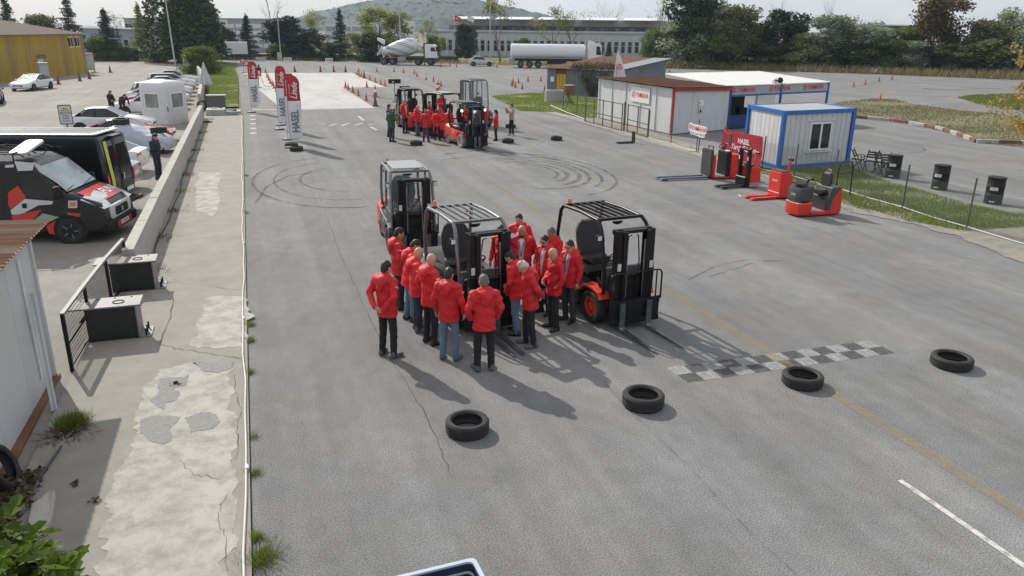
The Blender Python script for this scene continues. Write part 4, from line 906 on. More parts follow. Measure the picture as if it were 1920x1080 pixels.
# near group, left side of the middle forklift
person('behind', PG(729, 668), (.75, .65), 'man in red jacket standing apart with hands clasped behind his back', h=1.84, shoe='grey', hair='black')
person('pocket', (2.72, 15.75, 0), (.9, .1), 'dark haired man in red jacket farthest back in the row left of the middle forklift', h=1.80, hair='black')
person('look', (2.80, 14.95, 0), (.85, -.05), 'man in red jacket and jeans bending forward left of the middle forklift', legs='jeans', h=1.76, hair='black')
person('front', (2.83, 14.35, 0), (.85, 0), 'man in red jacket half hidden by the bald man beside the middle forklift', h=1.74, legs='navy', hair='brown', shoe='grey')
person('baldpocket', (2.93, 13.62, 0), (.75, .35), 'bald man in red jacket and black trousers left of the middle forklift', h=1.80, hair='grey', hairstyle=None, skin=0)
person('sides', PG(843, 674), (.55, .75), 'man in red jacket and light blue jeans with his back turned', legs='jeans', h=1.76, shoe='grey', hair='black')
person('pocket', PG(908, 694), (.1, .95), 'man in red jacket and black trousers standing at the fork tips of the middle forklift', h=1.78, shoe='grey', hair='grey', b=1.04)
# near group, right side
person('sides', (4.98, 15.55, 0), (-.8, -.6), 'man in red jacket partly hidden behind the mast of the middle forklift', h=1.76, hair='black')
person('pocket', (5.62, 16.25, 0), (-.55, -.7), 'dark haired man in red jacket looking over the bearded man from behind', h=1.82, hair='black')
person('opencoat2', (5.33, 15.25, 0), (-.35, -.85), 'bald bearded man in open red jacket over a white shirt', h=1.82, b=1.05, beard=True, skin=1, lanyard=True)
person('opencoat', (5.62, 14.55, 0), (-.85, -.4), 'man wearing sunglasses in an open red jacket over a white shirt', h=1.74, glasses=True, hair='black', beard=True)
person('cross', (5.98, 15.1, 0), (-.75, -.45), 'grey haired man in red jacket behind the man with sunglasses', h=1.76, hair='grey', skin=1)
person('look', (4.66, 13.62, 0), (-.7, .6), 'dark haired man in red jacket and jeans leaning towards the middle forklift', legs='jeans', h=1.72, hair='black')
person('bow', PG(992, 648), (-.85, .1), 'white haired man in red jacket bowing with hands behind his back', h=1.76, hair='white', shoe='grey')
person('baldpocket', PG(1037, 617), (-.95, -.1), 'bald man in red jacket with a shoulder bag beside the right forklift', h=1.72, skin=0)
person('opencoat', PG(1066, 602), (-.85, -.35), 'man with glasses in red jacket over pale blue shirt by the right forklift wheel', legs='charcoal', h=1.76, glasses=True, hair='black', shirt='blueshirt', lanyard=True)
# far group
person('coat', PG(735, 266), (.75, .6), 'man in a long dark green coat with his back turned', jacket='green', legs='charcoal', hair='grey', h=1.76)
person('phone2', PG(731, 257), (.85, .1), 'cameraman in charcoal jacket holding up a camera behind the man in green coat', jacket='charcoal', legs='charcoal', h=1.78, hair='black')
person('opencoat', PG(760, 250), (.5, -.7), 'tall grey haired man in red jacket and navy trousers left of the far group', legs='navy', hair='grey', h=1.90)
person('sides', PG(799, 266), (.35, .9), 'person in red jacket and jeans standing behind the loose tyre', legs='darkjeans', hair='grey', h=1.70)
person('front', PG(783, 254), (.6, -.5), 'fair haired person in red jacket beside the tall grey haired man', legs='jeans', hair='brown', h=1.68, hairstyle='cap_fringe')
person('pocket', PG(806, 258), (.4, .7), 'person in red jacket second row in the middle of the far group', legs='black', hair='black', h=1.72)
person('behind', PG(820, 263), (.2, .9), 'short person in red jacket with black trousers in the far group', legs='black', hair='black', h=1.62)
person('cross', PG(806, 247), (.2, -.9), 'dark haired person in red jacket facing the far group from behind', legs='black', hair='black', h=1.76)
person('cross', PG(812, 249), (0.1, -.9), 'person in red jacket right of the dark haired person in the far group', legs='navy', hair='brown', h=1.70)
person('bow', PG(827, 258), (.9, .2), 'person in red jacket stooping towards the red forklift', legs='black', hair='black', h=1.76)
person('pocket', PG(838, 256), (.9, .3), 'dark haired person in red jacket beside the stooping person', legs='black', hair='black', h=1.72)
person('sides', PG(842, 266), (.55, .7), 'white haired man in red jacket with red shoes beside the far forklift', legs='darkjeans', hair='white', shoe='redshoe', h=1.74)
person('look', PG(910, 257), (-.9, -.2), 'person in red jacket and light jeans leaning on the right side of the far forklift', legs='jeans', hair='black', h=1.76)
gp = person('phone', PG(930, 264), (-.85, .1), 'woman in a long red jacket and black leggings photographing with her phone', legs='black', hair='black', h=1.66, b=.95)
vp = person('phone2', PG(959, 254), (-.85, -.1), 'man in beige jacket with white shoes filming the forklift', jacket='beige', legs='black', hair='black', shoe='white', h=1.76)
gu = person('chest', (-3.62, 33.2, 0), (.85, -.45), 'guard in dark uniform reading his phone beside the concrete wall', jacket='navy', legs='navy', hair='black', h=1.80)
person('cross', (-8.35, 56.2, 0), (.6, -.4), 'man in black jacket standing behind the white saloon car', jacket='black', legs='black', hair='black', h=1.78)
person('lean', (-7.75, 56.4, 0), (.5, -.8), 'man in dark brown jacket leaning over the white saloon car', jacket='brown', legs='black', hair='black', h=1.78)
def held(name, label, cat, p, pose, mt, size):
    ms = pose_meshes(pose); bpy.context.view_layer.update(); c = sum((Vector(v) for v in ms['_hands'].values()), Vector())/2; w = p.matrix_world @ c
    mb = MB(); mb.obox((0, 0, 0), size); o = mb.build(name, mt, None, bevel=.006, loc=w, rot=(R(-15), 0, p.rotation_euler.z)); return setprops(o, label, cat)
held('phone', 'dark phone held up by the woman in the long red jacket', 'phone', gp, 'phone', BLACK, (.15, .012, .075))
held('phone', 'dark phone held up by the man in the beige jacket', 'phone', vp, 'phone2', BLACK, (.15, .012, .075))
held('phone', 'dark phone in the hands of the guard by the wall', 'phone', gu, 'chest', BLACK, (.075, .15, .012))
# ================================================================== forklifts and warehouse trucks (front is +Y, front axle at the origin)
SEATM = mat('black_vinyl', (0.02, 0.02, 0.021), 0.55, var=0.15)
GREYP = mat('dark_grey_panel', (0.045, 0.047, 0.05), 0.45, var=0.12, dirt=(.1, .1, .095), dirt_amt=.25)
LGREY = mat('light_grey_panel', (0.30, 0.31, 0.32), 0.45, var=0.08)
FORKM = mat('worn_fork_steel', (0.10, 0.105, 0.11), 0.38, metal=0.55, var=0.35, scale=7, dirt=(0.35, 0.36, 0.37), dirt_amt=0.5)
FORKD = mat('dark_fork_steel', (0.03, 0.032, 0.034), 0.45, metal=0.3, var=0.3, scale=7)
STICK = mat('white_sticker', (0.62, 0.62, 0.62), .5, var=.08, scale=40)
BEACON = mat('orange_beacon', (0.7, 0.16, 0.02), .25, var=.05, coat=.6)
GUARDM = mat('satin_grey_guard', (0.17, 0.175, 0.18), 0.26, metal=.45, var=0.1, coat=.4)
HEADON = mat('lit_lamp', (0.9, 0.9, 0.88), .2, emit=(1.0, .97, .9, 6.0))
def wheel(parent, x, y, r, w, rimcol, side, name='wheel', tyre=RUBBER, n=22):
    M = Matrix.Translation((x, y, r)) @ Matrix.Rotation(PI/2, 4, 'Y')
    mb = MB(); h = w/2; mb.lathe([(r*.58, -h*.8), (r*.72, -h), (r*.93, -h), (r, -h*.72), (r, -h*.12), (r*.955, -h*.1), (r*.955, h*.1), (r, h*.12), (r, h*.72), (r*.93, h), (r*.72, h), (r*.58, h*.8)], n, M, closed=True)
    t = mb.build(name, tyre, parent, smooth=35); rb = MB(); q = side*h
    M2 = Matrix.Translation((x, y, r)) @ Matrix.Rotation(PI/2*side, 4, 'Y')
    rb.lathe([(r*.6, -h*.5), (r*.6, h*.82), (r*.53, h*.86), (r*.5, h*.45), (r*.26, h*.35), (r*.24, h*.62), (r*.1, h*.66), (0.001, h*.66)], n, M2); rb.build('rim', rimcol, t, smooth=35)
    for k in range(6):
        a = k*PI/3; b = MB(); b.cyl(M2 @ Vector((r*.37*math.cos(a), r*.37*math.sin(a), h*.36)), M2 @ Vector((r*.37*math.cos(a), r*.37*math.sin(a), h*.5)), r*.045, n=6); b.build('bolt', BLACKM, t)
    return t
def rrect(x0, x1, z0, z1, r, n=4):
    pts = []
    for cx, cz, a in ((x1-r, z1-r, 0), (x0+r, z1-r, 90), (x0+r, z0+r, 180), (x1-r, z0+r, 270)):
        for k in range(n+1): t = R(a+90*k/n); pts.append((cx+r*math.cos(t), cz+r*math.sin(t)))
    return pts
def forklift(label, loc, rotz, body=RED, cab=False, forks=.58, roofbars=True, text='H30', cw=None, name='forklift', lit=False, lift=0.0, guard=BLACK, roofplate=None, flen=1.15, tyre=RUBBER, rim=RED, tall=0.0, hoodm=BLACK, side=None):
    t = thing(name, label, 'forklift', loc, rotz, None, (1.13, 1.08, 1.0)); cw = cw or body
    # chassis with front fenders
    mb = MB(); mb.prism([(.36, .22), (.40, .62), (.32, .74), (-.05, .76), (-.30, .72), (-.42, .50), (-1.25, .46), (-1.40, .62), (-1.70, .64), (-1.72, .22), (-1.25, .16), (-.50, .16), (-.42, .26), (.0, .30)], 'x', -.36, .36); mb.build('chassis', BLACKM, t, bevel=.015)
    for s in (1, -1):
        mb = MB(); x0, x1 = (.36, .585) if s > 0 else (-.585, -.36)
        mb.prism([(.37, .60), (.31, .745), (.05, .80), (-.30, .76), (-.46, .58), (-.42, .55), (-.27, .70), (.05, .735), (.27, .69), (.33, .58)], 'x', x0, x1); mb.build('fender', body, t, bevel=.012)
        mb = MB(); mb.prism([(-.44, .28), (-.44, .60), (-.30, .78), (-.95, .80), (-1.45, .86), (-1.42, .55), (-1.27, .36), (-1.22, .22), (-.5, .2)], 'x', *((.36, .56) if s > 0 else (-.56, -.36))); mb.build('side_panel', side or body, t, bevel=.02)
        mb = MB(); mb.box(s*.562-.004, s*.562+.004, -.95, -.5, .24, .34); mb.build('step', GREYP, t)
    # counterweight
    def sec(y, w, z0, z1, c): return [(-w+c, y, z0), (w-c, y, z0), (w, y, z0+c), (w, y, z1-c*1.6), (w-c*1.4, y, z1), (-w+c*1.4, y, z1), (-w, y, z1-c*1.6), (-w, y, z0+c)]
    mb = MB(); mb.loft([sec(-1.42, .55, .45, .92, .05), sec(-1.6, .565, .42, 1.0, .07), sec(-1.85, .57, .22, 1.06, .09), sec(-2.1, .55, .2, 1.06, .12), sec(-2.26, .47, .24, 1.02, .12), sec(-2.34, .36, .34, .92, .12)]); mb.build('counterweight', cw, t, smooth=38, bevel=.015)
    mb = MB(); mb.box(-.3, .3, -2.352, -2.30, .5, .62); mb.build('grille', BLACKM, t)
    # hood, floor, dash
    mb = MB(); mb.loft([sec(-.52, .36, .60, .90, .04), sec(-.62, .40, .60, 1.0, .05), sec(-1.2, .44, .6, 1.06, .06), sec(-1.6, .46, .6, 1.08, .06)]); mb.build('hood', hoodm, t, smooth=38)
    mb = MB(); mb.prism([(.30, .74), (.34, 1.10), (.24, 1.22), (.12, 1.20), (.10, .80)], 'x', -.42, .42); mb.build('dashboard', GREYP, t, bevel=.02)
    mb = MB(); mb.box(-.40, .40, -.50, .12, .62, .655); mb.build('floor_plate', BLACKM, t)
    # seat
    sroot = MB(); sroot.loft([sec(-.68, .22, 1.0, 1.14, .05), sec(-.80, .25, 1.0, 1.17, .05), sec(-1.15, .25, 1.0, 1.13, .05)]); so = sroot.build('seat', SEATM, t, smooth=40)
    mb = MB()
    ring = lambda y, z, w, d: [(-w, y-d, z), (-w*.6, y+.02, z), (w*.6, y+.02, z), (w, y-d, z), (w*.8, y-.12-d*.3, z), (-w*.8, y-.12-d*.3, z)]
    mb.loft([ring(-1.08, 1.12, .26, -.03), ring(-1.12, 1.35, .31, -.05), ring(-1.18, 1.6, .30, -.05), ring(-1.22, 1.76, .22, -.03), ring(-1.24, 1.82, .14, 0)]); mb.build('backrest', SEATM, t, smooth=45)
    # steering
    mb = MB(); mb.cyl((0, .12, 1.12), (-.02, -.12, 1.30), .025, n=8); mb.lathe([(.165+.014*math.cos(a), .014*math.sin(a)) for a in [k*PI/3 for k in range(6)]], 18, Matrix.Translation((-.02, -.13, 1.31)) @ Matrix.Rotation(R(50), 4, 'X'), closed=True); mb.bar((-.17, -.13, 1.31), (.14, -.13, 1.31), .02); mb.build('steering_wheel', BLACKM, t, smooth=40)
    mb = MB()
    for k in range(3): mb.cyl((.28+.05*k, .05, 1.2), (.28+.05*k, -.0, 1.34), .01, n=6); mb.sphere((.28+.05*k, -.0, 1.35), .02, 8, 5)
    mb.build('levers', BLACKM, t)
    # overhead guard
    GT = 2.16+tall; fx, rx = .47, .46
    for s in (1, -1):
        mb = MB(); mb.tube([(s*.50, .36, .72), (s*.50, .37, 1.15), (s*.49, .20, 1.9), (s*.47, .10, GT-.1), (s*.455, -.02, GT-.01)], .036, 8); mb.build('front_pillar', guard, t, smooth=50)
        mb = MB(); mb.tube([(s*.47, -1.55, .95), (s*.47, -1.60, 1.5), (s*.46, -1.50, GT-.12), (s*.45, -1.40, GT-.01)], .036, 8); mb.build('rear_pillar', guard, t, smooth=50)
        mb = MB(); mb.tube([(s*.455, -.02, GT-.01), (s*.45, -.7, GT+.02), (s*.45, -1.40, GT-.01)], .038, 8); mb.build('roof_rail', guard, t, smooth=50)
    for y, z in ((-.03, GT), (-1.40, GT)): mb = MB(); mb.bar((-.46, y, z), (.46, y, z), .07, .06); mb.build('roof_crossbar', guard, t, bevel=.01)
    if roofbars:
        for k in range(5): x = -.30+.15*k; mb = MB(); mb.bar((x, -.06, GT+.012), (x, -1.37, GT+.012), .034, .05); mb.build('roof_bar', guard, t, bevel=.006)
    if roofplate: mb = MB(); mb.prism(rrect(-.37, .37, -1.30, -.12, .08), 'z', GT+.045, GT+.075); mb.build('roof_plate', roofplate, t, bevel=.01)
    if cab:
        q = [('windscreen', [(-.46, .38, 1.12), (.46, .38, 1.12), (.44, .10, GT-.08), (-.44, .10, GT-.08)]), ('rear_window', [(-.43, -1.60, 1.15), (.43, -1.60, 1.15), (.42, -1.47, GT-.08), (-.42, -1.47, GT-.08)])]
        for s in (1, -1): q.append(('side_window', [(s*.50, .33, 1.12), (s*.475, .12, GT-.1), (s*.465, -1.45, GT-.1), (s*.48, -1.56, 1.12)]))
        for nm, pp in q: mb = MB(); mb.poly(pp); mb.build(nm, GLASS, t)
        for s in (1, -1):
            mb = MB(); mb.box(s*.50-.015, s*.50+.015, -.62, .36, .40, 1.12); mb.build('door', GREYP, t, bevel=.02)
            mb = MB(); mb.bar((s*.497, -.62, 1.1), (s*.475, -.60, GT-.06), .05); mb.build('door_post', guard, t)
        mb = MB(); mb.tube([(.1, .395, 1.15), (-.2, .33, 1.55)], .008, 5); mb.build('wiper', BLACKM, t)
    # mast
    MH = 2.06+tall
    for s in (1, -1):
        for nm, xo, yo, h0, h1, ww in (('outer_rail', .33, .50, .10, MH, .10), ('inner_rail', .235, .53, .12, MH-.02+lift, .085)):
            mb = MB(); x = s*xo; mb.box(x-ww/2, x+ww/2, yo-.085, yo-.055, h0, h1); mb.box(x-ww/2, x+ww/2, yo+.055, yo+.085, h0, h1); mb.box(x+s*ww/2-(.03 if s > 0 else 0), x+s*ww/2+(0 if s > 0 else .03), yo-.055, yo+.055, h0, h1); mb.build(nm, BLACK, t, bevel=.004)
        mb = MB(); mb.cyl((s*.26, .42, .3), (s*.26, .42, MH-.25), .032, n=10); mb.cyl((s*.26, .42, MH-.25), (s*.26, .42, MH-.04), .02, n=10); mb.build('lift_cylinder', BLACK, t, smooth=40)
        mb = MB(); mb.box(s*.33-.035, s*.33+.035, .587, .592, 1.25, 1.40); mb.build('sticker', STICK, t)
        mb = MB(); mb.tube([(s*.14, .46, .5), (s*.15, .46, 1.4), (s*.10, .47, MH-.15), (s*.05, .5, MH-.12)], .012, 5); mb.build('hose', BLACKM, t, smooth=60)
        mb = MB(); mb.bar((s*.18, .58, .4), (s*.18, .58, MH-.2), .03, .012); mb.build('chain', STEEL, t)
        mb = MB(); mb.cyl((s*.40, .40, .45), (s*.44, -.0, .95), .03, n=8); mb.build('tilt_cylinder', BLACK, t, smooth=40)
    for z, d in ((MH-.05, .09), (1.05, .06), (.16, .1)): mb = MB(); mb.box(-.385, .385, .415-d/2, .415+d/2, z-.05, z+.05); mb.build('mast_crossbar', BLACK, t, bevel=.008)
    mb = MB(); mb.box(-.24, .24, .47, .56, MH+lift-.06, MH+lift); mb.build('mast_top', BLACK, t, bevel=.01)
    # carriage, load backrest, forks
    for z in (.18, .56): mb = MB(); mb.box(-.52, .52, .625, .665, z-.05, z+.06); mb.build('carriage_bar', BLACK, t, bevel=.008)
    for x0, x1, y0, y1, z0, z1 in ((-.52, -.30, .628, .648, .14, .62), (.30, .52, .628, .648, .14, .62), (-.30, .30, .60, .62, .12, .66)): mb = MB(); mb.box(x0, x1, y0, y1, z0, z1); mb.build('carriage_plate', BLACK, t, bevel=.006)
    mb = MB(); mb.tube([(-.53, .66, .60), (-.53, .66, 1.13), (-.50, .66, 1.20), (-.43, .66, 1.22), (.43, .66, 1.22), (.50, .66, 1.20), (.53, .66, 1.13), (.53, .66, .60)], .017, 8); mb.bar((-.53, .66, .64), (.53, .66, .64), .03); mb.build('load_backrest', BLACK, t, smooth=50)
    for k in range(7): x = -.42+.14*k; mb = MB(); mb.bar((x, .66, .64), (x, .66, 1.21), .012, .03); mb.build('backrest_bar', BLACK, t)
    for s in (1, -1):
        x = s*forks/2; mb = MB()
        prof = [(.67, .60), (.712, .60), (.712, .09), (.75, .062), (.67+flen, .052), (.67+flen, .038), (.70, .028), (.67, .05)]
        mb.prism(prof, 'x', x-.055, x+.055); n0 = len(mb.v)
        mb.v = [(v[0] if v[1] < .66+flen else x+(v[0]-x)*.55, v[1], v[2]) for v in mb.v]; mb.build('fork', FORKM, t, bevel=.008)
    # wheels
    for s in (1, -1): wheel(t, s*.475, 0, .345, .22, rim, s, tyre=tyre); wheel(t, s*.44, -1.66, .27, .18, rim, s, tyre=tyre)
    # lamps, mirror, beacon
    for s in (1, -1):
        mb = MB(); mb.box(s*.56-.05, s*.56+.05, .17, .25, 1.80, 1.92); lo = mb.build('headlight', BLACKM, t, bevel=.015); mb = MB(); mb.box(s*.56-.04, s*.56+.04, .25, .256, 1.815, 1.905); mb.build('lens', HEADON if lit else LAMP, lo)
        mb = MB(); mb.box(s*.40-.025, s*.40+.025, -1.64, -1.59, GT-.30, GT-.20); mb.build('tail_light', REDLAMP, t, bevel=.01)
    mb = MB(); mb.cyl((.32, -1.42, GT+.03), (.32, -1.42, GT+.13), .045, .03, 10); mb.build('beacon', BEACON, t, smooth=40)
    mb = MB(); mb.prism([(.11*math.cos(a), .07*math.sin(a)) for a in [k*PI/8 for k in range(8, 17)]], 'y', -.02, .0); mb.build('mirror', BLACK, t, loc=(.05, -.02, GT-.06))
    for s in (1, -1): lettering('lettering', text, .16, PRINTW, t, frame((s*.5625, -.85, .68), (0, s, 0), (0, 0, 1)), bold=.004)
    return t
S_ = lambda dx, dy: math.atan2(dy, dx)-PI/2
forklift('black and red forklift with closed glass cab behind the near group', (3.90, 20.3, 0), S_(-.02, -1), body=GREYP, cw=RED, side=GREYP, cab=True, roofbars=False, roofplate=LGREY, text='H25', guard=GUARDM)
forklift('dark forklift with slotted grey roof in the middle of the near group', (4.12, 14.45, 0), S_(.12, -1), body=BLACK, cw=GREYP, forks=.17, text='H20', guard=GUARDM, roofplate=None)
forklift('orange red forklift with open barred overhead guard and wide set forks', (6.98, 13.88, 0), S_(.10, -1), body=ORANGE, side=BLACK, forks=.56, text='H30', flen=1.15)
forklift('red electric forklift with lit headlamp at the front of the far group', (10.68, 38.6, 0), S_(.14, -1), body=ORANGE, forks=.2, text='E25', lit=True, roofplate=GREYP, tyre=mat('pale_tyre', (.3, .29, .27), .8, var=.1), rim=LGREY)
forklift('red forklift with an open cab door beside the far group', (9.95, 43.6, 0), S_(-.35, .93), body=RED, cab=False, roofplate=LGREY, text='E30', tall=.2, guard=BLACK)
forklift('tall dark grey forklift with a large glazed cab at the back of the far group', (13.25, 48.2, 0), S_(-.1, 1), body=GREYP, cab=True, roofbars=False, roofplate=GREYP, guard=GUARDM, text='H50', tall=.6)
forklift('black forklift seen from behind at the left of the far group', (9.2, 47.9, 0), S_(-.05, 1), body=BLACK, cw=RED, roofplate=BLACK, text='E20', tall=.12, lift=.2)
sp = person('seated', (10.72, 38.6+1.05, .22), (.14, -1), 'driver in red jacket sitting in the lit red electric forklift', legs='black', h=1.75)
person('cross', (10.15, 42.85, .64), (-.6, -.75), 'person in red jacket standing in the open doorway of the red forklift', legs='navy', h=1.70)

# order picker with long forks
def boxpart(t, name, mt, x0, x1, y0, y1, z0, z1, bev=.015): mb = MB(); mb.box(x0, x1, y0, y1, z0, z1); return mb.build(name, mt, t, bevel=bev)
def smallforks(t, x, y0, y1, z, mt, w=.16):
    for s in (1, -1):
        mb = MB(); mb.prism([(y0, z), (y0, z+.06), (y1-.12, z+.05), (y1, z+.02), (y1, z-.01), (y0, z-.02)], 'x', s*x-w/2, s*x+w/2); o = mb.build('fork', mt, t, bevel=.01)
        for yy in (y1-.2, y1-.32): mb = MB(); mb.cyl((s*x-w*.3, yy, .04), (s*x+w*.3, yy, .04), .04, n=12); mb.build('roller', BLACKM, o)
def truckw(t, x, y, r, w): mb = MB(); mb.cyl((x-w/2, y, r), (x+w/2, y, r), r, n=16); return mb.build('wheel', RUBBER, t, smooth=40)
def place2(name, label, pt, ph, cat='pallet truck'):
    """thing with its fork tips towards pixel pt and its heel at ph"""
    a, b = G(*pt), G(*ph); d = (a-b).normalized(); return thing(name, label, cat, (b.x, b.y, 0), math.atan2(d.y, d.x)-PI/2)
t = place2('order_picker', 'red and black ride-on order picker with very long blue-grey forks', (1222, 338), (1320, 334), 'order picker')
mb = MB(); mb.prism(rrect(-.40, .40, .12, 1.22, .1), 'y', -.14, -.02); mb.build('backrest_panel', GREYP, t, bevel=.02)
boxpart(t, 'side_panel', RED, -.41, .41, -.26, -.14, .08, 1.0); mb = MB(); mb.tube([(-.18, -.2, 1.0), (-.18, -.2, 1.32), (.18, -.2, 1.32), (.18, -.2, 1.0)], .022, 8); mb.build('handle', BLACKM, t, smooth=50)
boxpart(t, 'platform', LGREY, -.38, .38, -.75, -.26, .10, .14); boxpart(t, 'base', RED, -.41, .41, -1.5, -.26, .05, .10)
mb = MB(); mb.prism([(-.75, .1), (-.75, 1.1), (-.95, 1.12), (-.95, .1)], 'x', -.38, .38); mb.build('cabinet', BLACK, t, bevel=.02)
mb = MB(); mb.prism([(-.95, .1), (-.95, 1.02), (-1.4, .98), (-1.52, .85), (-1.52, .1)], 'x', -.40, .40); mb.build('battery_box', RED, t, bevel=.04)
boxpart(t, 'cover', BLACK, .402, .41, -1.3, -1.0, .2, .85); boxpart(t, 'label_plate', STICK, .411, .416, -1.2, -1.1, .62, .74); boxpart(t, 'label_plate', STICK, .411, .416, -1.22, -1.12, .26, .40)
mb = MB(); mb.cyl((0, -.85, 1.1), (0, -.72, 1.3), .04, n=8); mb.lathe([(.15+.02*math.cos(a), .02*math.sin(a)) for a in [k*PI/3 for k in range(6)]], 16, Matrix.Translation((0, -.7, 1.33)) @ Matrix.Rotation(R(-40), 4, 'X'), closed=True); mb.build('steering_wheel', BLACKM, t, smooth=40)
mb = MB(); mb.tube([(.28, -1.0, 1.05), (.28, -1.05, 1.35), (-.28, -1.05, 1.35), (-.28, -1.0, 1.05)], .018, 6); mb.build('rail', BLACK, t, smooth=40); boxpart(t, 'monitor', GREYP, -.12, .12, -1.06, -1.02, 1.36, 1.82); mb = MB(); mb.sphere((-.15, -.85, 1.13), (.2, .1, .03), 8, 5); mb.build('document', PRINTW, t)
smallforks(t, .2, -.02, 2.1, .06, mat('bluegrey_fork', (.12, .16, .2), .4, metal=.4, var=.2)); [truckw(t, s*.3, -1.25, .12, .09) for s in (1, -1)]
# stacker
t = place2('pallet_stacker', 'black and red pallet stacker with a short double mast', (1338, 354), (1388, 350), 'stacker')
for s in (1, -1): boxpart(t, 'mast_rail', BLACK, s*.25-.06, s*.25+.06, -.16, -.02, .04, 1.42, .01); boxpart(t, 'sticker', STICK, s*.25-.03, s*.25+.03, -.018, -.012, 1.05, 1.2); truckw(t, s*.3, -.45, .1, .08)
boxpart(t, 'mast_top', BLACK, -.31, .31, -.17, -.01, 1.42, 1.48); boxpart(t, 'crossbar', BLACK, -.2, .2, -.12, -.06, .75, .82); boxpart(t, 'fork_carriage', BLACK, -.30, .30, -.01, .04, .05, .42, .01); boxpart(t, 'edge_strip', PRINTW, -.28, .28, .041, .045, .40, .43)
mb = MB(); mb.prism([(-.18, .12), (-.18, .80), (-.4, .86), (-.62, .78), (-.68, .2), (-.6, .1)], 'x', -.36, .36); mb.build('motor_housing', RED, t, bevel=.05); boxpart(t, 'top_cover', GREYP, -.3, .3, -.45, -.2, .85, .88); boxpart(t, 'base_skirt', LGREY, -.37, .37, -.6, -.17, .03, .2); boxpart(t, 'label_plate', STICK, .362, .367, -.5, -.35, .66, .76)
mb = MB(); mb.tube([(0, -.5, .8), (0, -.62, 1.1), (0, -.66, 1.22)], .04, 8); mb.build('tiller_arm', RED, t, smooth=50); mb = MB(); mb.obox((0, -.68, 1.28), (.22, .1, .09), R(20)); mb.build('tiller_head', BLACK, t, bevel=.02); smallforks(t, .16, -.02, 1.1, .05, FORKD, .15)
# pallet truck
t = place2('pallet_truck', 'plain red electric pallet truck with short red forks', (1400, 374), (1448, 371))
mb = MB(); mb.prism([(-.02, .06), (-.02, .98), (-.42, .98), (-.52, .85), (-.56, .1), (-.4, .04)], 'x', -.36, .36); mb.build('motor_housing', RED, t, bevel=.04); boxpart(t, 'battery_lid', GREYP, -.33, .33, -.36, -.04, .985, 1.02); boxpart(t, 'edge_strip', PRINTW, -.34, .34, -.018, -.012, .22, .245)
mb = MB(); mb.prism([(-.3, .04), (-.3, .42), (-.72, .36), (-.75, .06)], 'x', -.34, .34); mb.build('drive_cover', RED, t, bevel=.08); lettering('lettering', 'Linde', .13, PRINTW, t, frame((0, -.014, .66), (-1, 0, 0), (0, 0, 1)), shear=.3, bold=.006)
mb = MB(); mb.tube([(0, -.5, .6), (0, -.58, 1.1), (0, -.6, 1.3)], .045, 8); mb.build('tiller_arm', RED, t, smooth=50); mb = MB(); mb.obox((0, -.62, 1.38), (.24, .1, .1), R(20)); mb.build('tiller_head', BLACK, t, bevel=.025); mb = MB(); mb.obox((0, -.6, 1.44), (.09, .07, .04)); mb.build('tiller_button', RED, t, bevel=.01)
smallforks(t, .18, -.02, 1.05, .04, RED, .16); truckw(t, 0, -.55, .11, .09)
# tow tractor
a, b = G(1490, 408), G(1572, 404); t = thing('tow_tractor', 'red and dark grey seated tow tractor with black seat', 'tow tractor', ((a.x+b.x)/2, (a.y+b.y)/2+.35, 0), S_(-.98, .0), None, (.92, .92, .97))
def sec2(y, w, z0, z1, c): return [(-w+c, y, z0), (w-c, y, z0), (w, y, z0+c), (w, y, z1-c), (w-c, y, z1), (-w+c, y, z1), (-w, y, z1-c), (-w, y, z0+c)]
mb = MB(); mb.loft([sec2(.86, .22, .1, .46, .06), sec2(.82, .36, .06, .48, .06), sec2(.6, .42, .05, .5, .06), sec2(.30, .42, .05, .52, .04)]); mb.build('front_body', RED, t, smooth=35)
mb = MB(); mb.loft([sec2(.84, .22, .48, .92, .06), sec2(.80, .35, .5, .98, .06), sec2(.55, .41, .52, 1.04, .06), sec2(.30, .41, .54, 1.06, .04)]); mb.build('front_hood', GREYP, t, smooth=35); boxpart(t, 'edge_strip', PRINTW, -.35, .35, .60, .845, .475, .49, .01)
boxpart(t, 'base', RED, -.42, .42, -.95, .4, .05, .16, .02); boxpart(t, 'floor', LGREY, -.34, .34, -.25, .3, .16, .18)
mb = MB(); mb.prism([(-.3, .16), (-.3, .62), (-.45, .66), (-.55, .95), (-.95, .95), (-1.0, .12)], 'x', -.42, .42); mb.build('rear_body', RED, t, bevel=.03); mb = MB(); mb.prism([(-.28, .2), (-.28, .64), (-.42, .68), (-.5, .98), (-.92, .98), (-.6, .6), (-.5, .2)], 'x', -.435, .435); mb.build('rear_panel', GREYP, t, bevel=.03)
boxpart(t, 'post_cover', BLACK, .30, .43, .18, .32, .1, 1.0); boxpart(t, 'label_plate', STICK, .431, .436, .2, .3, .2, .34); boxpart(t, 'label_plate', STICK, .431, .436, .2, .3, .66, .8)
mb = MB(); mb.loft([sec2(-.2, .2, .70, .84, .05), sec2(-.55, .23, .70, .88, .05)]); mb.build('seat', SEATM, t, smooth=40); mb = MB(); mb.loft([[(x, y-.05, z) for x, y, z in sec2(0, w, 0, .1, .03)] for w in (.2,)]*1+[sec2(-.62, .2, .74, .9, .04), sec2(-.7, .2, .74, 1.3, .05)][0:0] if False else [sec2(-.50, .23, .95, 1.38, .08), sec2(-.60, .23, .95, 1.45, .09), sec2(-.64, .2, .98, 1.4, .09)]); mb.build('backrest', SEATM, t, smooth=40)
mb = MB(); mb.tube([(-.1, -.6, 1.4), (-.08, -.62, 1.52), (.08, -.62, 1.52), (.1, -.6, 1.4)], .018, 6); mb.build('seat_handle', LGREY, t, smooth=50)
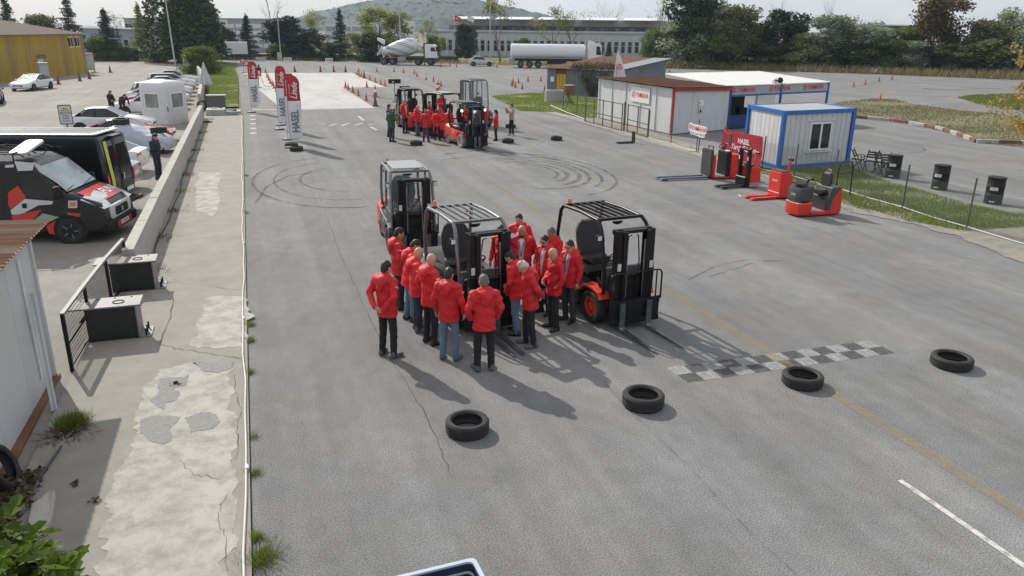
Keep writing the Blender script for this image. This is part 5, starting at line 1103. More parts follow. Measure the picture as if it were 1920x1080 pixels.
mb = MB(); mb.cyl((0, .4, 1.05), (0, .22, 1.22), .05, n=8); mb.obox((0, .2, 1.25), (.34, .12, .08), R(-35)); mb.build('steering_head', BLACK, t, bevel=.03); mb = MB(); mb.prism(rrect(-.3, .3, .45, .8, .08), 'z', 1.10, 1.125); mb.tube([(0, .6, 1.0), (0, .6, 1.11)], .03, 6); mb.build('tray', BLACKM, t, smooth=40)
lettering('lettering', 'Linde', .12, PRINTW, t, frame((0, .849, .76), (-1, 0, 0), (0, 0.1, 1)), shear=.3, bold=.006)
for s in (1, -1): truckw(t, s*.36, -.7, .13, .1)
truckw(t, 0, .55, .12, .1)
# loose fork attachment on the road
a, b = G(1158, 270), G(1190, 270); t = thing('fork_arm', 'loose black L-shaped fork lying on the road by the fence', 'fork arm', (a.x, a.y, 0), 0)
for dx in (0, .16): mb = MB(); mb.prism([(0, .03), (0, .08), (.95, .10), (.95, .62), (1.02, .62), (1.04, .06), (.98, .01)], 'y', dx, dx+.11); mb.build('blade', FORKD, t, bevel=.01)
# ================================================================== cars, vans, trucks (front is +X)
PAINT = {'white': mat('car_white', (0.72, 0.73, 0.74), .22, var=.03, coat=.8), 'silver': mat('car_silver', (0.42, 0.43, 0.44), .3, metal=.5, var=.04, coat=.6), 'black': mat('car_black', (0.012, 0.013, 0.015), .2, var=.1, coat=.9), 'grey': mat('car_grey', (0.06, 0.065, 0.07), .25, metal=.3, var=.05, coat=.8),
         'red': mat('car_red', (0.45, 0.02, 0.025), .22, var=.04, coat=.9), 'champagne': mat('car_champagne', (0.46, 0.46, 0.41), .3, metal=.4, var=.04, coat=.5), 'maroon': mat('car_maroon', (0.16, 0.02, 0.03), .22, var=.04, coat=.9)}
ALLOY = mat('alloy', (0.45, 0.46, 0.48), .3, metal=.8, var=.1); HUBD = mat('dark_hub', (0.06, 0.06, 0.062), .45, var=.1)
def carwheel(t, x, y, r, w, side, rim=ALLOY):
    M = Matrix.Translation((x, y, r)) @ Matrix.Rotation(PI/2, 4, 'X'); h = w/2
    mb = MB(); mb.lathe([(r*.64, -h), (r*.92, -h), (r, -h*.7), (r, h*.7), (r*.92, h), (r*.64, h)], 20, M, closed=True); o = mb.build('wheel', RUBBER, t, smooth=40)
    M2 = Matrix.Translation((x, y, r)) @ Matrix.Rotation(-PI/2*side, 4, 'X'); rb = MB(); rb.lathe([(r*.66, h*.2), (r*.66, h*.9), (r*.60, h*.9), (r*.57, h*.4), (r*.15, h*.45), (r*.12, h*.7), (.001, h*.7)], 20, M2); rb.build('rim', HUBD, o, smooth=40)
    for k in range(5): a = k*2*PI/5; sb = MB(); sb.bar(M2 @ Vector((r*.1*math.cos(a), r*.1*math.sin(a), h*.62)), M2 @ Vector((r*.6*math.cos(a), r*.6*math.sin(a), h*.72)), r*.17, r*.06); sb.build('spoke', rim, o)
def ring7(x, zb, zt, w, crown=.03):
    zm = zb+(zt-zb)*.45; half = [(0, zb), (w*.82, zb), (w*.97, zb+.10), (w, zm), (w*.975, zt-.09), (w*.90, zt-.015), (w*.5, zt+crown*.7)]
    return [(x, y, z) for y, z in half]+[(x, 0, zt+crown)]+[(x, -y, z) for y, z in reversed(half[1:])]
CARS = {
 'sedan': dict(st=[(0, .42, .74, .74), (.012, .30, .92, .88), (.05, .24, .98, .94), (.13, .2, 1.0, .98), (.25, .19, .99, 1), (.42, .18, .96, 1), (.60, .18, .95, 1), (.70, .19, .95, 1), (.80, .2, .90, .985), (.90, .2, .82, .95), (.965, .22, .73, .87), (.99, .30, .62, .78), (1, .36, .56, .7)], gh=(.12, .27, .50, .70)),
 'coupe': dict(st=[(0, .42, .74, .74), (.012, .30, .92, .88), (.05, .24, .98, .94), (.13, .2, .99, .98), (.25, .19, .97, 1), (.42, .18, .94, 1), (.60, .18, .93, 1), (.70, .19, .93, 1), (.80, .2, .88, .985), (.90, .2, .80, .95), (.965, .22, .72, .87), (.99, .30, .62, .78), (1, .36, .56, .7)], gh=(.08, .30, .46, .68)),
 'hatch': dict(st=[(0, .40, .80, .78), (.012, .30, .95, .9), (.06, .22, 1.0, .96), (.2, .19, .99, 1), (.42, .18, .97, 1), (.60, .18, .97, 1), (.72, .19, .97, 1), (.82, .2, .92, .985), (.92, .2, .84, .95), (.97, .22, .74, .87), (1, .36, .58, .72)], gh=(.02, .09, .55, .74))}
def car(label, loc, rotz, paint='white', kind='sedan', L=4.5, W=1.8, H=1.45, roof=None, rim=ALLOY, group=None):
    t = thing('parked_car', label, 'car', loc, rotz, group); p = PAINT[paint]; d = CARS[kind]; k = H/1.45; X = lambda f: (f-.5)*L; hw = W/2
    mb = MB(); mb.loft([ring7(X(f), zb*k, zt*k, w*hw, .02 if f > .02 else .0) for f, zb, zt, w in d['st']]); mb.build('body', p, t, smooth=38)
    b0, t0, t1, b1 = d['gh']; zb, zt = .945*k, H-.035; wb, wt = hw*.90, hw*.69
    g = MB(); B0, T0, T1, B1 = X(b0), X(t0), X(t1), X(b1)
    for nm, pts in (('windscreen', [(B1, -wb*.9, zb), (B1, wb*.9, zb), (T1, wt*.93, zt), (T1, -wt*.93, zt)]), ('rear_window', [(B0, wb*.88, zb+.02), (B0, -wb*.88, zb+.02), (T0, -wt*.93, zt), (T0, wt*.93, zt)])):
        m2 = MB(); m2.poly(pts); m2.build(nm, DGLASS, t)
    for s in (1, -1):
        sp_ = (B0*.55+B1*.45); q = lambda x: (T0+(x-B0)/(B1-B0)*(T1-T0))
        for nm, xa, xb in (('rear_side_window', B0+.16*L*.4, sp_-.03), ('front_side_window', sp_+.03, B1-.10)):
            m2 = MB(); m2.poly([(xa, s*wb, zb), (xb, s*wb, zb), (min(T1-.02, q(xb)), s*wt, zt-.01), (max(T0+.02, q(xa)), s*wt, zt-.01)]); m2.build(nm, DGLASS, t)
        for nm, a, b, w in (('front_pillar', (B1, s*wb*.96, zb-.02), (T1, s*wt*.97, zt), .06), ('rear_pillar', (B0, s*wb*.95, zb), (T0, s*wt*.97, zt), .13 if kind != 'hatch' else .09), ('middle_pillar', (sp_, s*wb, zb), (q(sp_), s*wt, zt), .05)):
            m2 = MB(); m2.bar(a, b, w, .035); m2.build(nm, p if nm != 'middle_pillar' else BLACKM, t, bevel=.01)
        m2 = MB(); m2.bar((B0+.1, s*(wb+.004), zb), (B1, s*(wb+.004), zb), .02, .02); m2.build('window_trim', BLACKM, t)
        m2 = MB(); m2.loft([[(B1-.18+dx, s*(hw+o), zb+.02+dz) for dx, dz in ((-.05, -.05), (.05, -.05), (.07, .05), (-.05, .06))] for o in (-.02, .07, .15)]); m2.build('mirror', p, t, bevel=.02)
        for f, z in ((.2, .0), (.8, .0)):
            m2 = MB(); m2.lathe([(.37*k, 0), (.37*k, .02), (.001, .02)], 18, Matrix.Translation((X(f), s*(hw-.012), .33*k)) @ Matrix.Rotation(-PI/2*s, 4, 'X')); m2.build('wheel_arch', BLACKM, t)
            carwheel(t, X(f), s*(hw-.075), .32*k, .21, s, rim)
        m2 = MB(); m2.loft([[(X(.985), s*hw*.42, .60*k), (X(.985), s*hw*.80, .63*k), (X(.965), s*hw*.82, .70*k), (X(.978), s*hw*.45, .68*k)], [(X(1.001), s*hw*.42, .59*k), (X(.992), s*hw*.82, .62*k), (X(.972), s*hw*.89, .71*k), (X(.992), s*hw*.45, .68*k)]]); m2.build('headlight', LAMP, t)
        m2 = MB(); m2.loft([[(X(.03), s*hw*.50, .76*k), (X(.03), s*hw*.84, .76*k), (X(.03), s*hw*.84, .90*k), (X(.03), s*hw*.52, .90*k)], [(X(.001), s*hw*.52, .76*k), (X(.012), s*hw*.90, .76*k), (X(.012), s*hw*.90, .90*k), (X(.006), s*hw*.52, .90*k)]]); m2.build('tail_light', REDLAMP, t)
        m2 = MB(); m2.bar((X(.40), s*(hw+.002), .82*k), (X(.43), s*(hw+.002), .82*k), .03, .02); m2.build('door_handle', p, t)
    xs = np.linspace(T0-.04, T1+.04, 6); m2 = MB(); rings = []
    for i, x in enumerate(xs):
        e = .03 if i in (0, 5) else 0; top = [(x, wt*1.03*math.cos(a), zt-.01-e+.05*math.sin(a)) for a in [PI*j/8 for j in range(9)]]; rings.append(top+[(x, -wt*.98, zt-.03-e), (x, wt*.98, zt-.03-e)])
    m2.loft(rings); m2.build('roof', roof or p, t, smooth=50)
    m2 = MB(); m2.box(X(1)-.02, X(1)+.006, -hw*.45, hw*.45, .42*k, .56*k); m2.build('grille', BLACKM, t, bevel=.02)
    for f, s in ((1.004, 1), (-.002, -1)): m2 = MB(); m2.box(X(f)-.01, X(f)+.01, -.25, .25, (.36 if s > 0 else .60)*k, (.46 if s > 0 else .70)*k); m2.build('number_plate', PRINTW, t)
    return t
FW, BW = 0.0, PI     # front towards the wall / away from it
car('silver saloon car parked nose out behind the long black van', (-6.35, 31.6, 0), BW+R(-10), 'silver', 'sedan', 4.5, 1.8, 1.45)
car('white and black coupe parked behind the silver saloon car', (-6.4, 35.4, 0), BW+R(-9), 'white', 'coupe', 4.4, 1.8, 1.42)
car('red car beside the covered car with loose tyres', (-6.0, 44.9, 0), FW+R(-6), 'red', 'coupe', 4.3, 1.76, 1.2, roof=PAINT['white'])
car('white saloon car with dark windows parked beyond the covered car', (-7.45, 49.0, 0), FW+R(-4), 'white', 'sedan', 4.55, 1.8, 1.43)
rowl = [(58.6, 'white', 'sedan', 'white saloon car with rear facing the yard behind the white kiosk', BW), (62.4, 'maroon', 'hatch', 'maroon and white hatchback half hidden by the white kiosk', BW), (66.0, 'white', 'coupe', 'white coupe third beyond the white kiosk', FW), (69.6, 'silver', 'hatch', 'silver hatchback fourth beyond the white kiosk', FW), (73.4, 'white', 'sedan', 'white saloon fifth beyond the white kiosk', FW), (77.6, 'silver', 'sedan', 'silver saloon with dark glass sixth beyond the white kiosk', FW), (82.5, 'white', 'hatch', 'white hatchback seventh beyond the white kiosk', FW), (88, 'white', 'sedan', 'white saloon at the far end of the parked row', FW)]
for y, c, kd, lab, d in rowl: car(lab, (-6.35-.012*(y-58)-.1*((y*7) % 3), y, 0), d+R(3), c, kd, 4.4, 1.78, 1.46, group=None)
a = G(52, 171); car('white coupe parked in front of the yellow warehouse', (a.x, a.y+2.0, 0), S_(-.3, -1)+PI/2, 'white', 'coupe', 4.7, 1.86, 1.38)
a = G(-2, 193); car('dark grey car at the left edge of the car park', (a.x-.6, a.y, 0), S_(-.2, 1)+PI/2, 'grey', 'hatch', 4.3, 1.8, 1.5)
a = G(904, 124); car('champagne silver saloon car in front of the factory', (a.x, a.y+.6, 0), R(-12), 'champagne', 'sedan', 4.25, 1.74, 1.53)
# covered car: sheet draped over a body, two tyres resting on it
COVER = mat('grey_car_cover', (0.40, 0.44, 0.50), .55, var=.1, scale=3, bump=.5, bscale=8)
st = [(0, .35, .55), (.02, .62, .75), (.1, .88, .86), (.25, 1.02, .9), (.40, 1.22, .82), (.52, 1.32, .78), (.64, 1.26, .78), (.76, .98, .9), (.9, .86, .88), (.98, .66, .78), (1, .35, .6)]
rg = np.random.default_rng(4); rings = []
for i, (f, zt, w) in enumerate([(float(f), float(np.interp(f, [s[0] for s in st], [s[1] for s in st])), float(np.interp(f, [s[0] for s in st], [s[2] for s in st]))) for f in np.linspace(0, 1, 40)]):
    q = []
    for j in range(25):
        a = PI*j/24; c, s = math.cos(a), math.sin(a); y = w*math.copysign(abs(c)**.55, c); z = .22+(zt-.22)*abs(s)**.5; wr = 1+.03*math.sin(j*2.1+i*.9)*math.sin(i*.7)+.02*math.sin(j*5+i*.4); q.append(((f-.5)*4.4, y*wr, z*(1+.02*math.sin(i*1.3+j)) if z > .25 else z))
    rings.append(q)
mb = MB(); mb.loft(rings); t = thing('covered_car', 'car under a wrinkled grey cover beside the wall, loose tyres on top', 'car', (-5.75, 40.9, 0), R(-9)); mb.build('cover', COVER, t, smooth=70)
for s in (1, -1):
    for x in (-1.35, 1.35): carwheel(t, x, s*.72, .31, .2, s)

# vans ------------------------------------------------------------
def vanbody(name, prof, W, mt, parent, tumble=.05, bevel=.07, y0=0.0):
    mb = MB(); n = len(prof); vs = []
    for s in (-1, 1): vs += [(x, s*(W/2-tumble*max(0, z-1.15)**1.5), z) for x, z in prof]
    mb.add(vs, [tuple(range(n-1, -1, -1)), tuple(range(n, 2*n))]+[(i, (i+1) % n, (i+1) % n+n, i+n) for i in range(n)]); return mb.build(name, mt, parent, bevel=bevel, smooth=40)
# camper van: front at x = 0
VX, VY, VW, VA = -3.78, 24.3, 2.04, R(-13)
van = thing('camper_van', 'black camper van with red and white graphics and a roof rack', 'van', (VX, VY, 0), VA)
vanbody('body', [(-.02, .40), (.0, .62), (-.04, .98), (-.14, 1.10), (-.80, 1.36), (-.98, 1.41), (-1.70, 2.12), (-2.05, 2.28), (-5.5, 2.30), (-5.55, .45), (-5.45, .32), (-.3, .30)], VW, mat('van_black', (0.012, 0.0125, 0.015), .25, var=.15, coat=.25, spec=.35), van, .05, .09)
ws = MB(); ws.poly([(-.985, -.94, 1.415), (-.985, .94, 1.415), (-1.66, .88, 2.08), (-1.66, -.88, 2.08)]); ws.v = [(x+.035, y, z+.03) for x, y, z in ws.v]; ws.build('windscreen', mat('windscreen_glass', (.30, .36, .38), .06, var=.45, scale=.9, spec=.9), van)  # pale mottled base colour paints the white reflection into the glass
def nside(pts, nm, mt, off=.006):
    """panel on the near side, outlined by photo pixels"""
    q = []
    for px, py in pts:
        d = RAY(px, py, 10.0)-camo.location; ca, sa = math.cos(VA), math.sin(VA); k = (-VW/2+(-sa*VX+ca*VY))/(-sa*d.x+ca*d.y); p = camo.location+d*k; z = p.z; q.append((ca*(p.x-VX)+sa*(p.y-VY), -(VW/2-.05*max(0, z-1.15)**1.5)-off, z))
    mb = MB(); mb.poly(q); return mb.build(nm, mt, van)
VR = mat('graphic_red', (0.52, 0.035, 0.025), .35, var=.05, coat=.3); VWt = mat('graphic_white', (0.55, 0.56, 0.57), .35, var=.05, coat=.3); VG = mat('graphic_green', (0.28, 0.36, 0.31), .4, var=.05)
nside([(34, 326), (72, 324), (95, 345), (103, 372), (52, 371), (42, 352)], 'side_window', DGLASS)
nside([(15, 362), (33, 348), (48, 368), (46, 374), (20, 392), (16, 384)], 'graphic', VR); nside([(20, 394), (47, 373), (100, 377), (98, 383), (72, 385), (55, 394), (36, 404), (22, 402)], 'graphic', VWt)
nside([(22, 404), (78, 393), (70, 404), (50, 421), (26, 424)], 'graphic', VR); nside([(52, 423), (80, 400), (111, 407), (88, 418), (70, 424)], 'graphic', VG); nside([(87, 424), (106, 413), (104, 440), (92, 438)], 'graphic', VR)
nside([(25, 303), (62, 306), (60, 320), (32, 321)], 'graphic', VWt); nside([(8, 310), (24, 309), (24, 314), (8, 315)], 'graphic', VWt)
nside([(128, 376), (145, 376), (145, 390), (128, 390)], 'badge', VWt); nside([(131, 379), (142, 379), (142, 387), (131, 387)], 'badge', mat('badge_orange', (.55, .25, .05), .5), .01)
nside([(126, 398), (152, 400), (150, 406), (128, 405)], 'graphic', VR); nside([(60, 303), (75, 312), (118, 345), (112, 347), (72, 322)], 'graphic', VWt)
nside([(41, 382), (50, 381), (51, 390), (43, 390)], 'door_handle', BLACKM, .02)
# bonnet graphics, grille, lamps
def bon(u, v): x = -.15-u*.64; return (x+.012, v, 1.104+u*.252+.012+.012)
for nm, pts, mt in (('bonnet_graphic', [(0.02, -.75), (1, -.8), (1, .75), (0.02, .75)], VR), ('bonnet_graphic', [(.1, -.72), (.5, -.78), (.75, -.1), (.35, .05), (.12, -.2)], VWt)):
    mb = MB(); mb.poly([tuple(c+(0, 0, .004 if mt is VWt else 0)[k] for k, c in enumerate(bon(u, v))) for u, v in pts]); mb.build(nm, mt, van)
lettering('lettering', 'FUN', .40, PRINTW, van, frame((-.42, .35, 1.255), (0, 1, 0), (-.91, 0, .41)), bold=.02, shear=.15)
mb = MB(); mb.prism(rrect(-.72, .72, .60, .98, .1), 'x', -.06, .035); mb.build('grille_frame', VWt, van, bevel=.02); mb = MB(); mb.prism(rrect(-.45, .45, .66, .90, .06), 'x', .03, .045); mb.build('grille', BLACKM, van); mb = MB(); mb.prism([(-.06, .72), (.05, .70), (.07, .80), (.02, .86), (-.04, .86)], 'x', .045, .06); mb.build('emblem', CHROME, van)
mb = MB(); mb.prism(rrect(-.99, .99, .28, .58, .1), 'x', -.25, .07); mb.build('bumper', BLACKM, van, bevel=.05); mb = MB(); mb.box(.07, .082, -.5, .5, .34, .5); mb.build('bumper_insert', VR, van); mb = MB(); mb.box(.083, .09, -.27, .27, .37, .48); mb.build('number_plate', PRINTW, van); lettering('lettering', '34 BJZ 47', .09, PRINTK, van, frame((.092, 0, .425), (0, 1, 0), (0, 0, 1)), bold=.004)
for s in (1, -1):
    mb = MB(); mb.loft([[(-.02, s*.60, .96), (-.06, s*.98, .96), (-.62, s*1.015, 1.22), (-.58, s*.80, 1.29), (-.13, s*.62, 1.12)], [(.03, s*.60, .97), (-.02, s*1.0, .97), (-.60, s*1.035, 1.24), (-.57, s*.80, 1.31), (-.10, s*.62, 1.15)]]); mb.build('headlight', LAMP, van, smooth=30)
    mb = MB(); mb.box(-1.22, -1.05, s*1.12-.1, s*1.12+.1, 1.30, 1.62); mb.build('mirror', BLACKM, van, bevel=.04); mb = MB(); mb.bar((-1.2, s*.98, 1.4), (-1.15, s*1.05, 1.42), .05); mb.build('mirror_arm', BLACKM, van)
    for x in (-1.0, -4.55):
        mb = MB(); mb.lathe([(.44, 0), (.44, .02), (.001, .02)], 22, Matrix.Translation((x, s*(VW/2-.008), .38)) @ Matrix.Rotation(-PI/2*s, 4, 'X')); mb.build('wheel_arch', BLACKM, van); carwheel(van, x, s*(VW/2-.1), .36, .25, s, STEEL)
for y in (-.6, .6): mb = MB(); mb.tube([(-.94, y-.45, 1.47), (-1.0, y+.2, 1.53)], .012, 5); mb.build('wiper', BLACKM, van)
mb = MB(); mb.prism(rrect(-.62, .62, 0, .5, .15), 'z', 0, .07); o = mb.build('roof_hatch', mat('cream_lid', (.48, .45, .39), .4, var=.05), van, bevel=.03, loc=(-1.95, -.1, 2.50), rot=(0, R(-10), R(90)))
for k in range(6): mb = MB(); mb.tube([(-5.3, -.85+.34*k, 2.46), (-2.1, -.85+.34*k, 2.46), (-1.95, -.85+.34*k, 2.38)], .018, 6); mb.build('rack_bar', BLACKM, van)
for x in (-5.2, -4.2, -3.2, -2.2): mb = MB(); mb.tube([(x, -.9, 2.26), (x, -.9, 2.48), (x, .9, 2.48), (x, .9, 2.26)], .02, 6); mb.build('rack_hoop', BLACKM, van)
# long black van: rear at x = 0 of a thing whose front points to -X
BX, BY, BWd = -4.08, 27.2, 2.04
bv = thing('panel_van', 'long black van with silver roof and a yellow stripe on its rear door', 'van', (BX, BY, 0), R(-15))
BVK = mat('van_gloss_black', (0.009, 0.010, 0.014), .2, var=.15, coat=.25, spec=.35)
vanbody('body', [(.0, .48), (.02, 1.2), (-.10, 2.42), (-.22, 2.56), (-6.6, 2.60), (-7.0, .4), (-.12, .40)], BWd, BVK, bv, .045, .08)
mb = MB(); mb.prism(rrect(-.86, .86, -6.5, -.2, .12), 'z', 2.585, 2.625); o = mb.build('roof_panel', mat('silver_roof', (.5, .5, .5), .3, metal=.5, var=.06, stretch=(4, .2, 1)), bv, bevel=.03); o.rotation_euler = (0, 0, -PI/2); o.scale = (1, 1, 1)
o.data.transform(Matrix.Rotation(-PI/2, 4, 'Z')); o.rotation_euler = (0, 0, 0); o.data.transform(Matrix.Scale(1, 4))
if max(v.co.x for v in o.data.vertices) > .5: o.data.transform(Matrix.Rotation(PI, 4, 'Z'))
for k in range(5): mb = MB(); mb.bar((-.4, -.6+.3*k, 2.635), (-6.3, -.6+.3*k, 2.635), .04, .02); mb.build('roof_rib', LGREY, bv)
rx = lambda z: .02-.12*max(0, (z-1.2)/1.22)+.012
def rear(pts, nm, mt, off=0): mb = MB(); mb.poly([(rx(z)+off, y, z) for y, z in pts]); return mb.build(nm, mt, bv)
YST = mat('yellow_stripe', (.62, .6, .03), .5, var=.06)
rear([(-.72, .62), (-.56, .62), (-.56, 1.2), (-.72, 1.2)], 'stripe', YST, .006); rear([(-.72, 1.2), (-.56, 1.2), (-.56, 2.38), (-.72, 2.38)], 'stripe', YST, .006); rear([(-.55, .62), (-.52, .62), (-.52, 1.2), (-.55, 1.2)], 'stripe_edge', PRINTW, .006); rear([(-.55, 1.2), (-.52, 1.2), (-.52, 2.38), (-.55, 2.38)], 'stripe_edge', PRINTW, .006)
rear([(-.42, 1.45), (-.06, 1.45), (-.06, 2.2), (-.42, 2.2)], 'rear_window', DGLASS, .004); rear([(.08, 1.45), (.75, 1.45), (.75, 2.2), (.08, 2.2)], 'rear_window', DGLASS, .004)
mb = MB(); mb.bar((.04, 0.01, .5), (.04, .01, 1.2), .02); mb.bar((.04, .01, 1.2), (-.07, .01, 2.4), .02); mb.build('door_gap', BLACKM, bv); mb = MB(); mb.box(.03, .07, .08, .16, 1.1, 1.3); mb.build('door_handle', CHROME, bv, bevel=.01); mb = MB(); mb.box(.035, .05, .25, .75, .68, .80); mb.build('number_plate', PRINTW, bv)
for s in (1, -1): mb = MB(); mb.box(.0, .05, s*.94-.06, s*.94+.06, .95, 1.35); mb.build('tail_light', REDLAMP, bv, bevel=.015)
mb = MB(); mb.box(-.1, .28, -.85, .85, .36, .46); mb.build('rear_step', BLACKM, bv, bevel=.03); mb = MB(); mb.box(-.12, .10, -.3, .3, 2.44, 2.52); mb.build('camera_housing', BLACKM, bv, bevel=.02)
for x0, x1 in ((-1.9, -.5), (-3.6, -2.1), (-5.3, -3.8)): mb = MB(); mb.poly([(x0, -1.012, 1.35), (x1, -1.012, 1.35), (x1, -.985, 2.15), (x0, -.985, 2.15)]); mb.build('side_window', DGLASS, bv)
mb = MB(); mb.bar((-6.6, -1.02, 1.02), (-.2, -1.02, 1.02), .02, .06); mb.build('side_trim', BLACKM, bv)
for s in (1, -1):
    for x in (-1.3, -5.6): mb = MB(); mb.lathe([(.44, 0), (.44, .015), (.001, .015)], 20, Matrix.Translation((x, s*(BWd/2-.006), .38)) @ Matrix.Rotation(-PI/2*s, 4, 'X')); mb.build('wheel_arch', BLACKM, bv); carwheel(bv, x, s*(BWd/2-.1), .35, .24, s, STEEL)

# trucks -----------------------------------------------------------
def cabin(t, x0, L, W, z0, H, mt, nm='cab'):
    """cab-over with raked screen; front face at x0+L"""
    x1 = x0+L; mb = MB(); mb.prism([(x0, z0), (x1-.02, z0), (x1, z0+.9), (x1-.22, z0+H-.22), (x1-.55, z0+H), (x0, z0+H)], 'y', -W/2, W/2); c = mb.build(nm, mt, t, bevel=.07)
    g = MB(); g.poly([(x1+.008, -W*.45, z0+.95), (x1+.008, W*.45, z0+.95), (x1-.2, W*.43, z0+H-.30), (x1-.2, -W*.43, z0+H-.30)]); g.build('windscreen', DGLASS, t)
    for s in (1, -1): g = MB(); g.poly([(x1-.95, s*(W/2+.006), z0+.95), (x1-.2, s*(W/2+.006), z0+.95), (x1-.4, s*(W/2+.006), z0+H-.4), (x1-.95, s*(W/2+.006), z0+H-.4)]); g.build('side_window', DGLASS, t); g = MB(); g.box(x1-.15, x1+.05, s*(W/2+.16)-.07, s*(W/2+.16)+.07, z0+1.0, z0+1.6); g.build('mirror', BLACKM, t, bevel=.02); g = MB(); g.box(x1-.02, x1+.04, s*W*.33-.16, s*W*.33+.16, z0+.08, z0+.28); g.build('headlight', LAMP, t, bevel=.02)
    g = MB(); g.box(x1-.04, x1+.02, -W*.3, W*.3, z0+.4, z0+.85); g.build('grille', BLACKM, t, bevel=.02)
    return c
def twheel(t, x, s, W, r=.5): 
    carwheel(t, x, s*(W/2-.17), r, .32, s, STEEL)
a, b = G(718, 121), G(818, 123); u = (b-a).normalized(); t = thing('mixer_truck', 'concrete mixer truck with white drum and dark grey spiral stripes', 'truck', ((a.x+b.x)/2, (a.y+b.y)/2+1.2, 0), math.atan2(u.y, u.x)+R(10)); LT = (b-a).length
s_ = LT/8.4; t.scale = (s_, s_, s_)
mb = MB(); mb.box(-4.4, 4.3, -.42, .42, .75, 1.05); mb.build('chassis', BLACKM, t); cabin(t, 2.75, 1.85, 2.45, 1.05, 1.95, PAINT['white']); mb = MB(); mb.box(2.5, 4.65, -1.22, 1.22, .55, 1.1); mb.build('bumper', GREYP, t, bevel=.06); mb = MB(); mb.box(2.55, 2.8, -1.1, 1.1, 1.2, 3.15); mb.build('cab_back', BLACKM, t)
DM = Matrix.Translation((-.7, 0, 2.45)) @ Matrix.Rotation(R(-90-11), 4, 'Y'); prof = [(.35, -2.4), (.8, -2.3), (1.1, -1.8), (1.27, -.9), (1.28, -.3), (1.14, .7), (.9, 1.7), (.66, 2.6), (.54, 2.95), (.44, 3.0)]
mb = MB(); mb.lathe(prof, 30, DM); dr = mb.build('drum', mat('drum_white', (.66, .67, .68), .45, var=.05, dirt=(.4, .39, .36), dirt_amt=.3), t, smooth=50)
pr_ = lambda z: float(np.interp(z, [p[1] for p in prof], [p[0] for p in prof]))
for k in range(6):
    mb = MB(); vs = []; n = 26
    for i in range(n+1):
        z = -1.9+4.2*i/n; an = k*PI/3+i*.075
        for e in (0, .34): r = pr_(z)+.012; vs.append(DM @ Vector((r*math.cos(an+e), r*math.sin(an+e), z)))
    mb.add(vs, [(2*i, 2*i+1, 2*i+3, 2*i+2) for i in range(n)]); mb.build('stripe', mat('stripe_grey', (.075, .085, .11), .45), dr, smooth=60)
mb = MB(); mb.cyl((1.95, -.55, 2.5), (1.95, .55, 2.5), .42, n=18); mb.build('water_tank', mat('tank_white', (.6, .63, .62), .4), t, smooth=40)
mb = MB(); mb.prism([(-3.5, 2.9), (-4.45, 3.5), (-4.45, 3.9), (-3.4, 3.55)], 'y', -.5, .5); mb.build('hopper', WHITE, t, bevel=.04); mb = MB(); mb.bar((-3.9, 0, 2.6), (-4.6, .1, 1.3), .45, .15); mb.build('chute', WHITE, t, bevel=.02)
for x in (-3.6, -2.6): mb = MB(); mb.bar((x, -.5, 1.0), (x-.2, -.5, 2.4), .12); mb.bar((x, .5, 1.0), (x-.2, .5, 2.4), .12); mb.bar((x-.2, -.5, 2.4), (x-.2, .5, 2.4), .12); mb.build('drum_support', WHITE, t)
for s in (1, -1):
    for x in (-3.5, -2.2, 1.7, 3.6): twheel(t, x, s, 2.5)
    mb = MB(); mb.box(-1.4, -.2, s*.95-.2, s*.95+.2, .6, 1.15); mb.build('side_box', LGREY, t, bevel=.03); mb = MB(); mb.box(-3.0, -1.6, s*1.05-.12, s*1.05+.12, 1.02, 1.12); mb.build('mudguard', BEACON if s < 0 else BLACKM, t, bevel=.03)
a, b = G(958, 127), G(1135, 129); u = (b-a).normalized(); t = thing('tanker_truck', 'white tanker lorry with a long oval tank behind the grey hut', 'truck', ((a.x+b.x)/2, (a.y+b.y)/2+1.2, 0), math.atan2(u.y, u.x)); s_ = (b-a).length/14.0; t.scale = (s_, s_, s_)
TM = Matrix.Translation((0, 0, 2.35)) @ Matrix.Rotation(PI/2, 4, 'Y'); rings = []
for x, k in ((-6.75, .15), (-6.7, .8), (-6.6, .97), (-6.4, 1), (4.0, 1), (4.2, .97), (4.35, .8), (4.4, .15)): rings.append([(x, 1.22*k*math.copysign(abs(math.cos(a))**.75, math.cos(a)), 2.4+1.02*k*math.copysign(abs(math.sin(a))**.8, math.sin(a))) for a in [2*PI*j/28 for j in range(28)]])
mb = MB(); mb.loft(rings); mb.build('tank', mat('tank_gloss_white', (.72, .74, .76), .25, var=.03, coat=.5), t, smooth=40); mb = MB(); mb.box(-6.9, 4.0, -.5, .5, .95, 1.3); mb.build('chassis', BLACKM, t); mb = MB(); mb.bar((-6.5, -1.2, 1.42), (3.8, -1.2, 1.42), .1, .12); mb.build('side_rail', LGREY, t); mb = MB(); mb.box(-6.0, 3.6, -.35, .35, 3.40, 3.46); mb.build('catwalk', LGREY, t)
mb = MB(); mb.box(-6.95, -6.1, -1.15, 1.15, .75, 1.35); mb.build('rear_box', LGREY, t, bevel=.03); cabin(t, 4.75, 2.1, 2.48, 1.0, 2.55, PAINT['white']); mb = MB(); mb.box(4.5, 6.9, -1.22, 1.22, .5, 1.05); mb.build('bumper', WHITE, t, bevel=.06); mb = MB(); mb.prism([(4.8, 3.5), (6.2, 3.5), (5.0, 3.95), (4.8, 3.95)], 'y', -1.1, 1.1); mb.build('roof_deflector', PAINT['white'], t, bevel=.05)
for s in (1, -1):
    for x in (-5.2, -3.9, -2.6, 3.4, 6.0): twheel(t, x, s, 2.5)
    mb = MB(); mb.box(-1.2, 1.6, s*.9-.25, s*.9+.25, .55, 1.0); mb.build('side_box', BLACKM, t, bevel=.03)
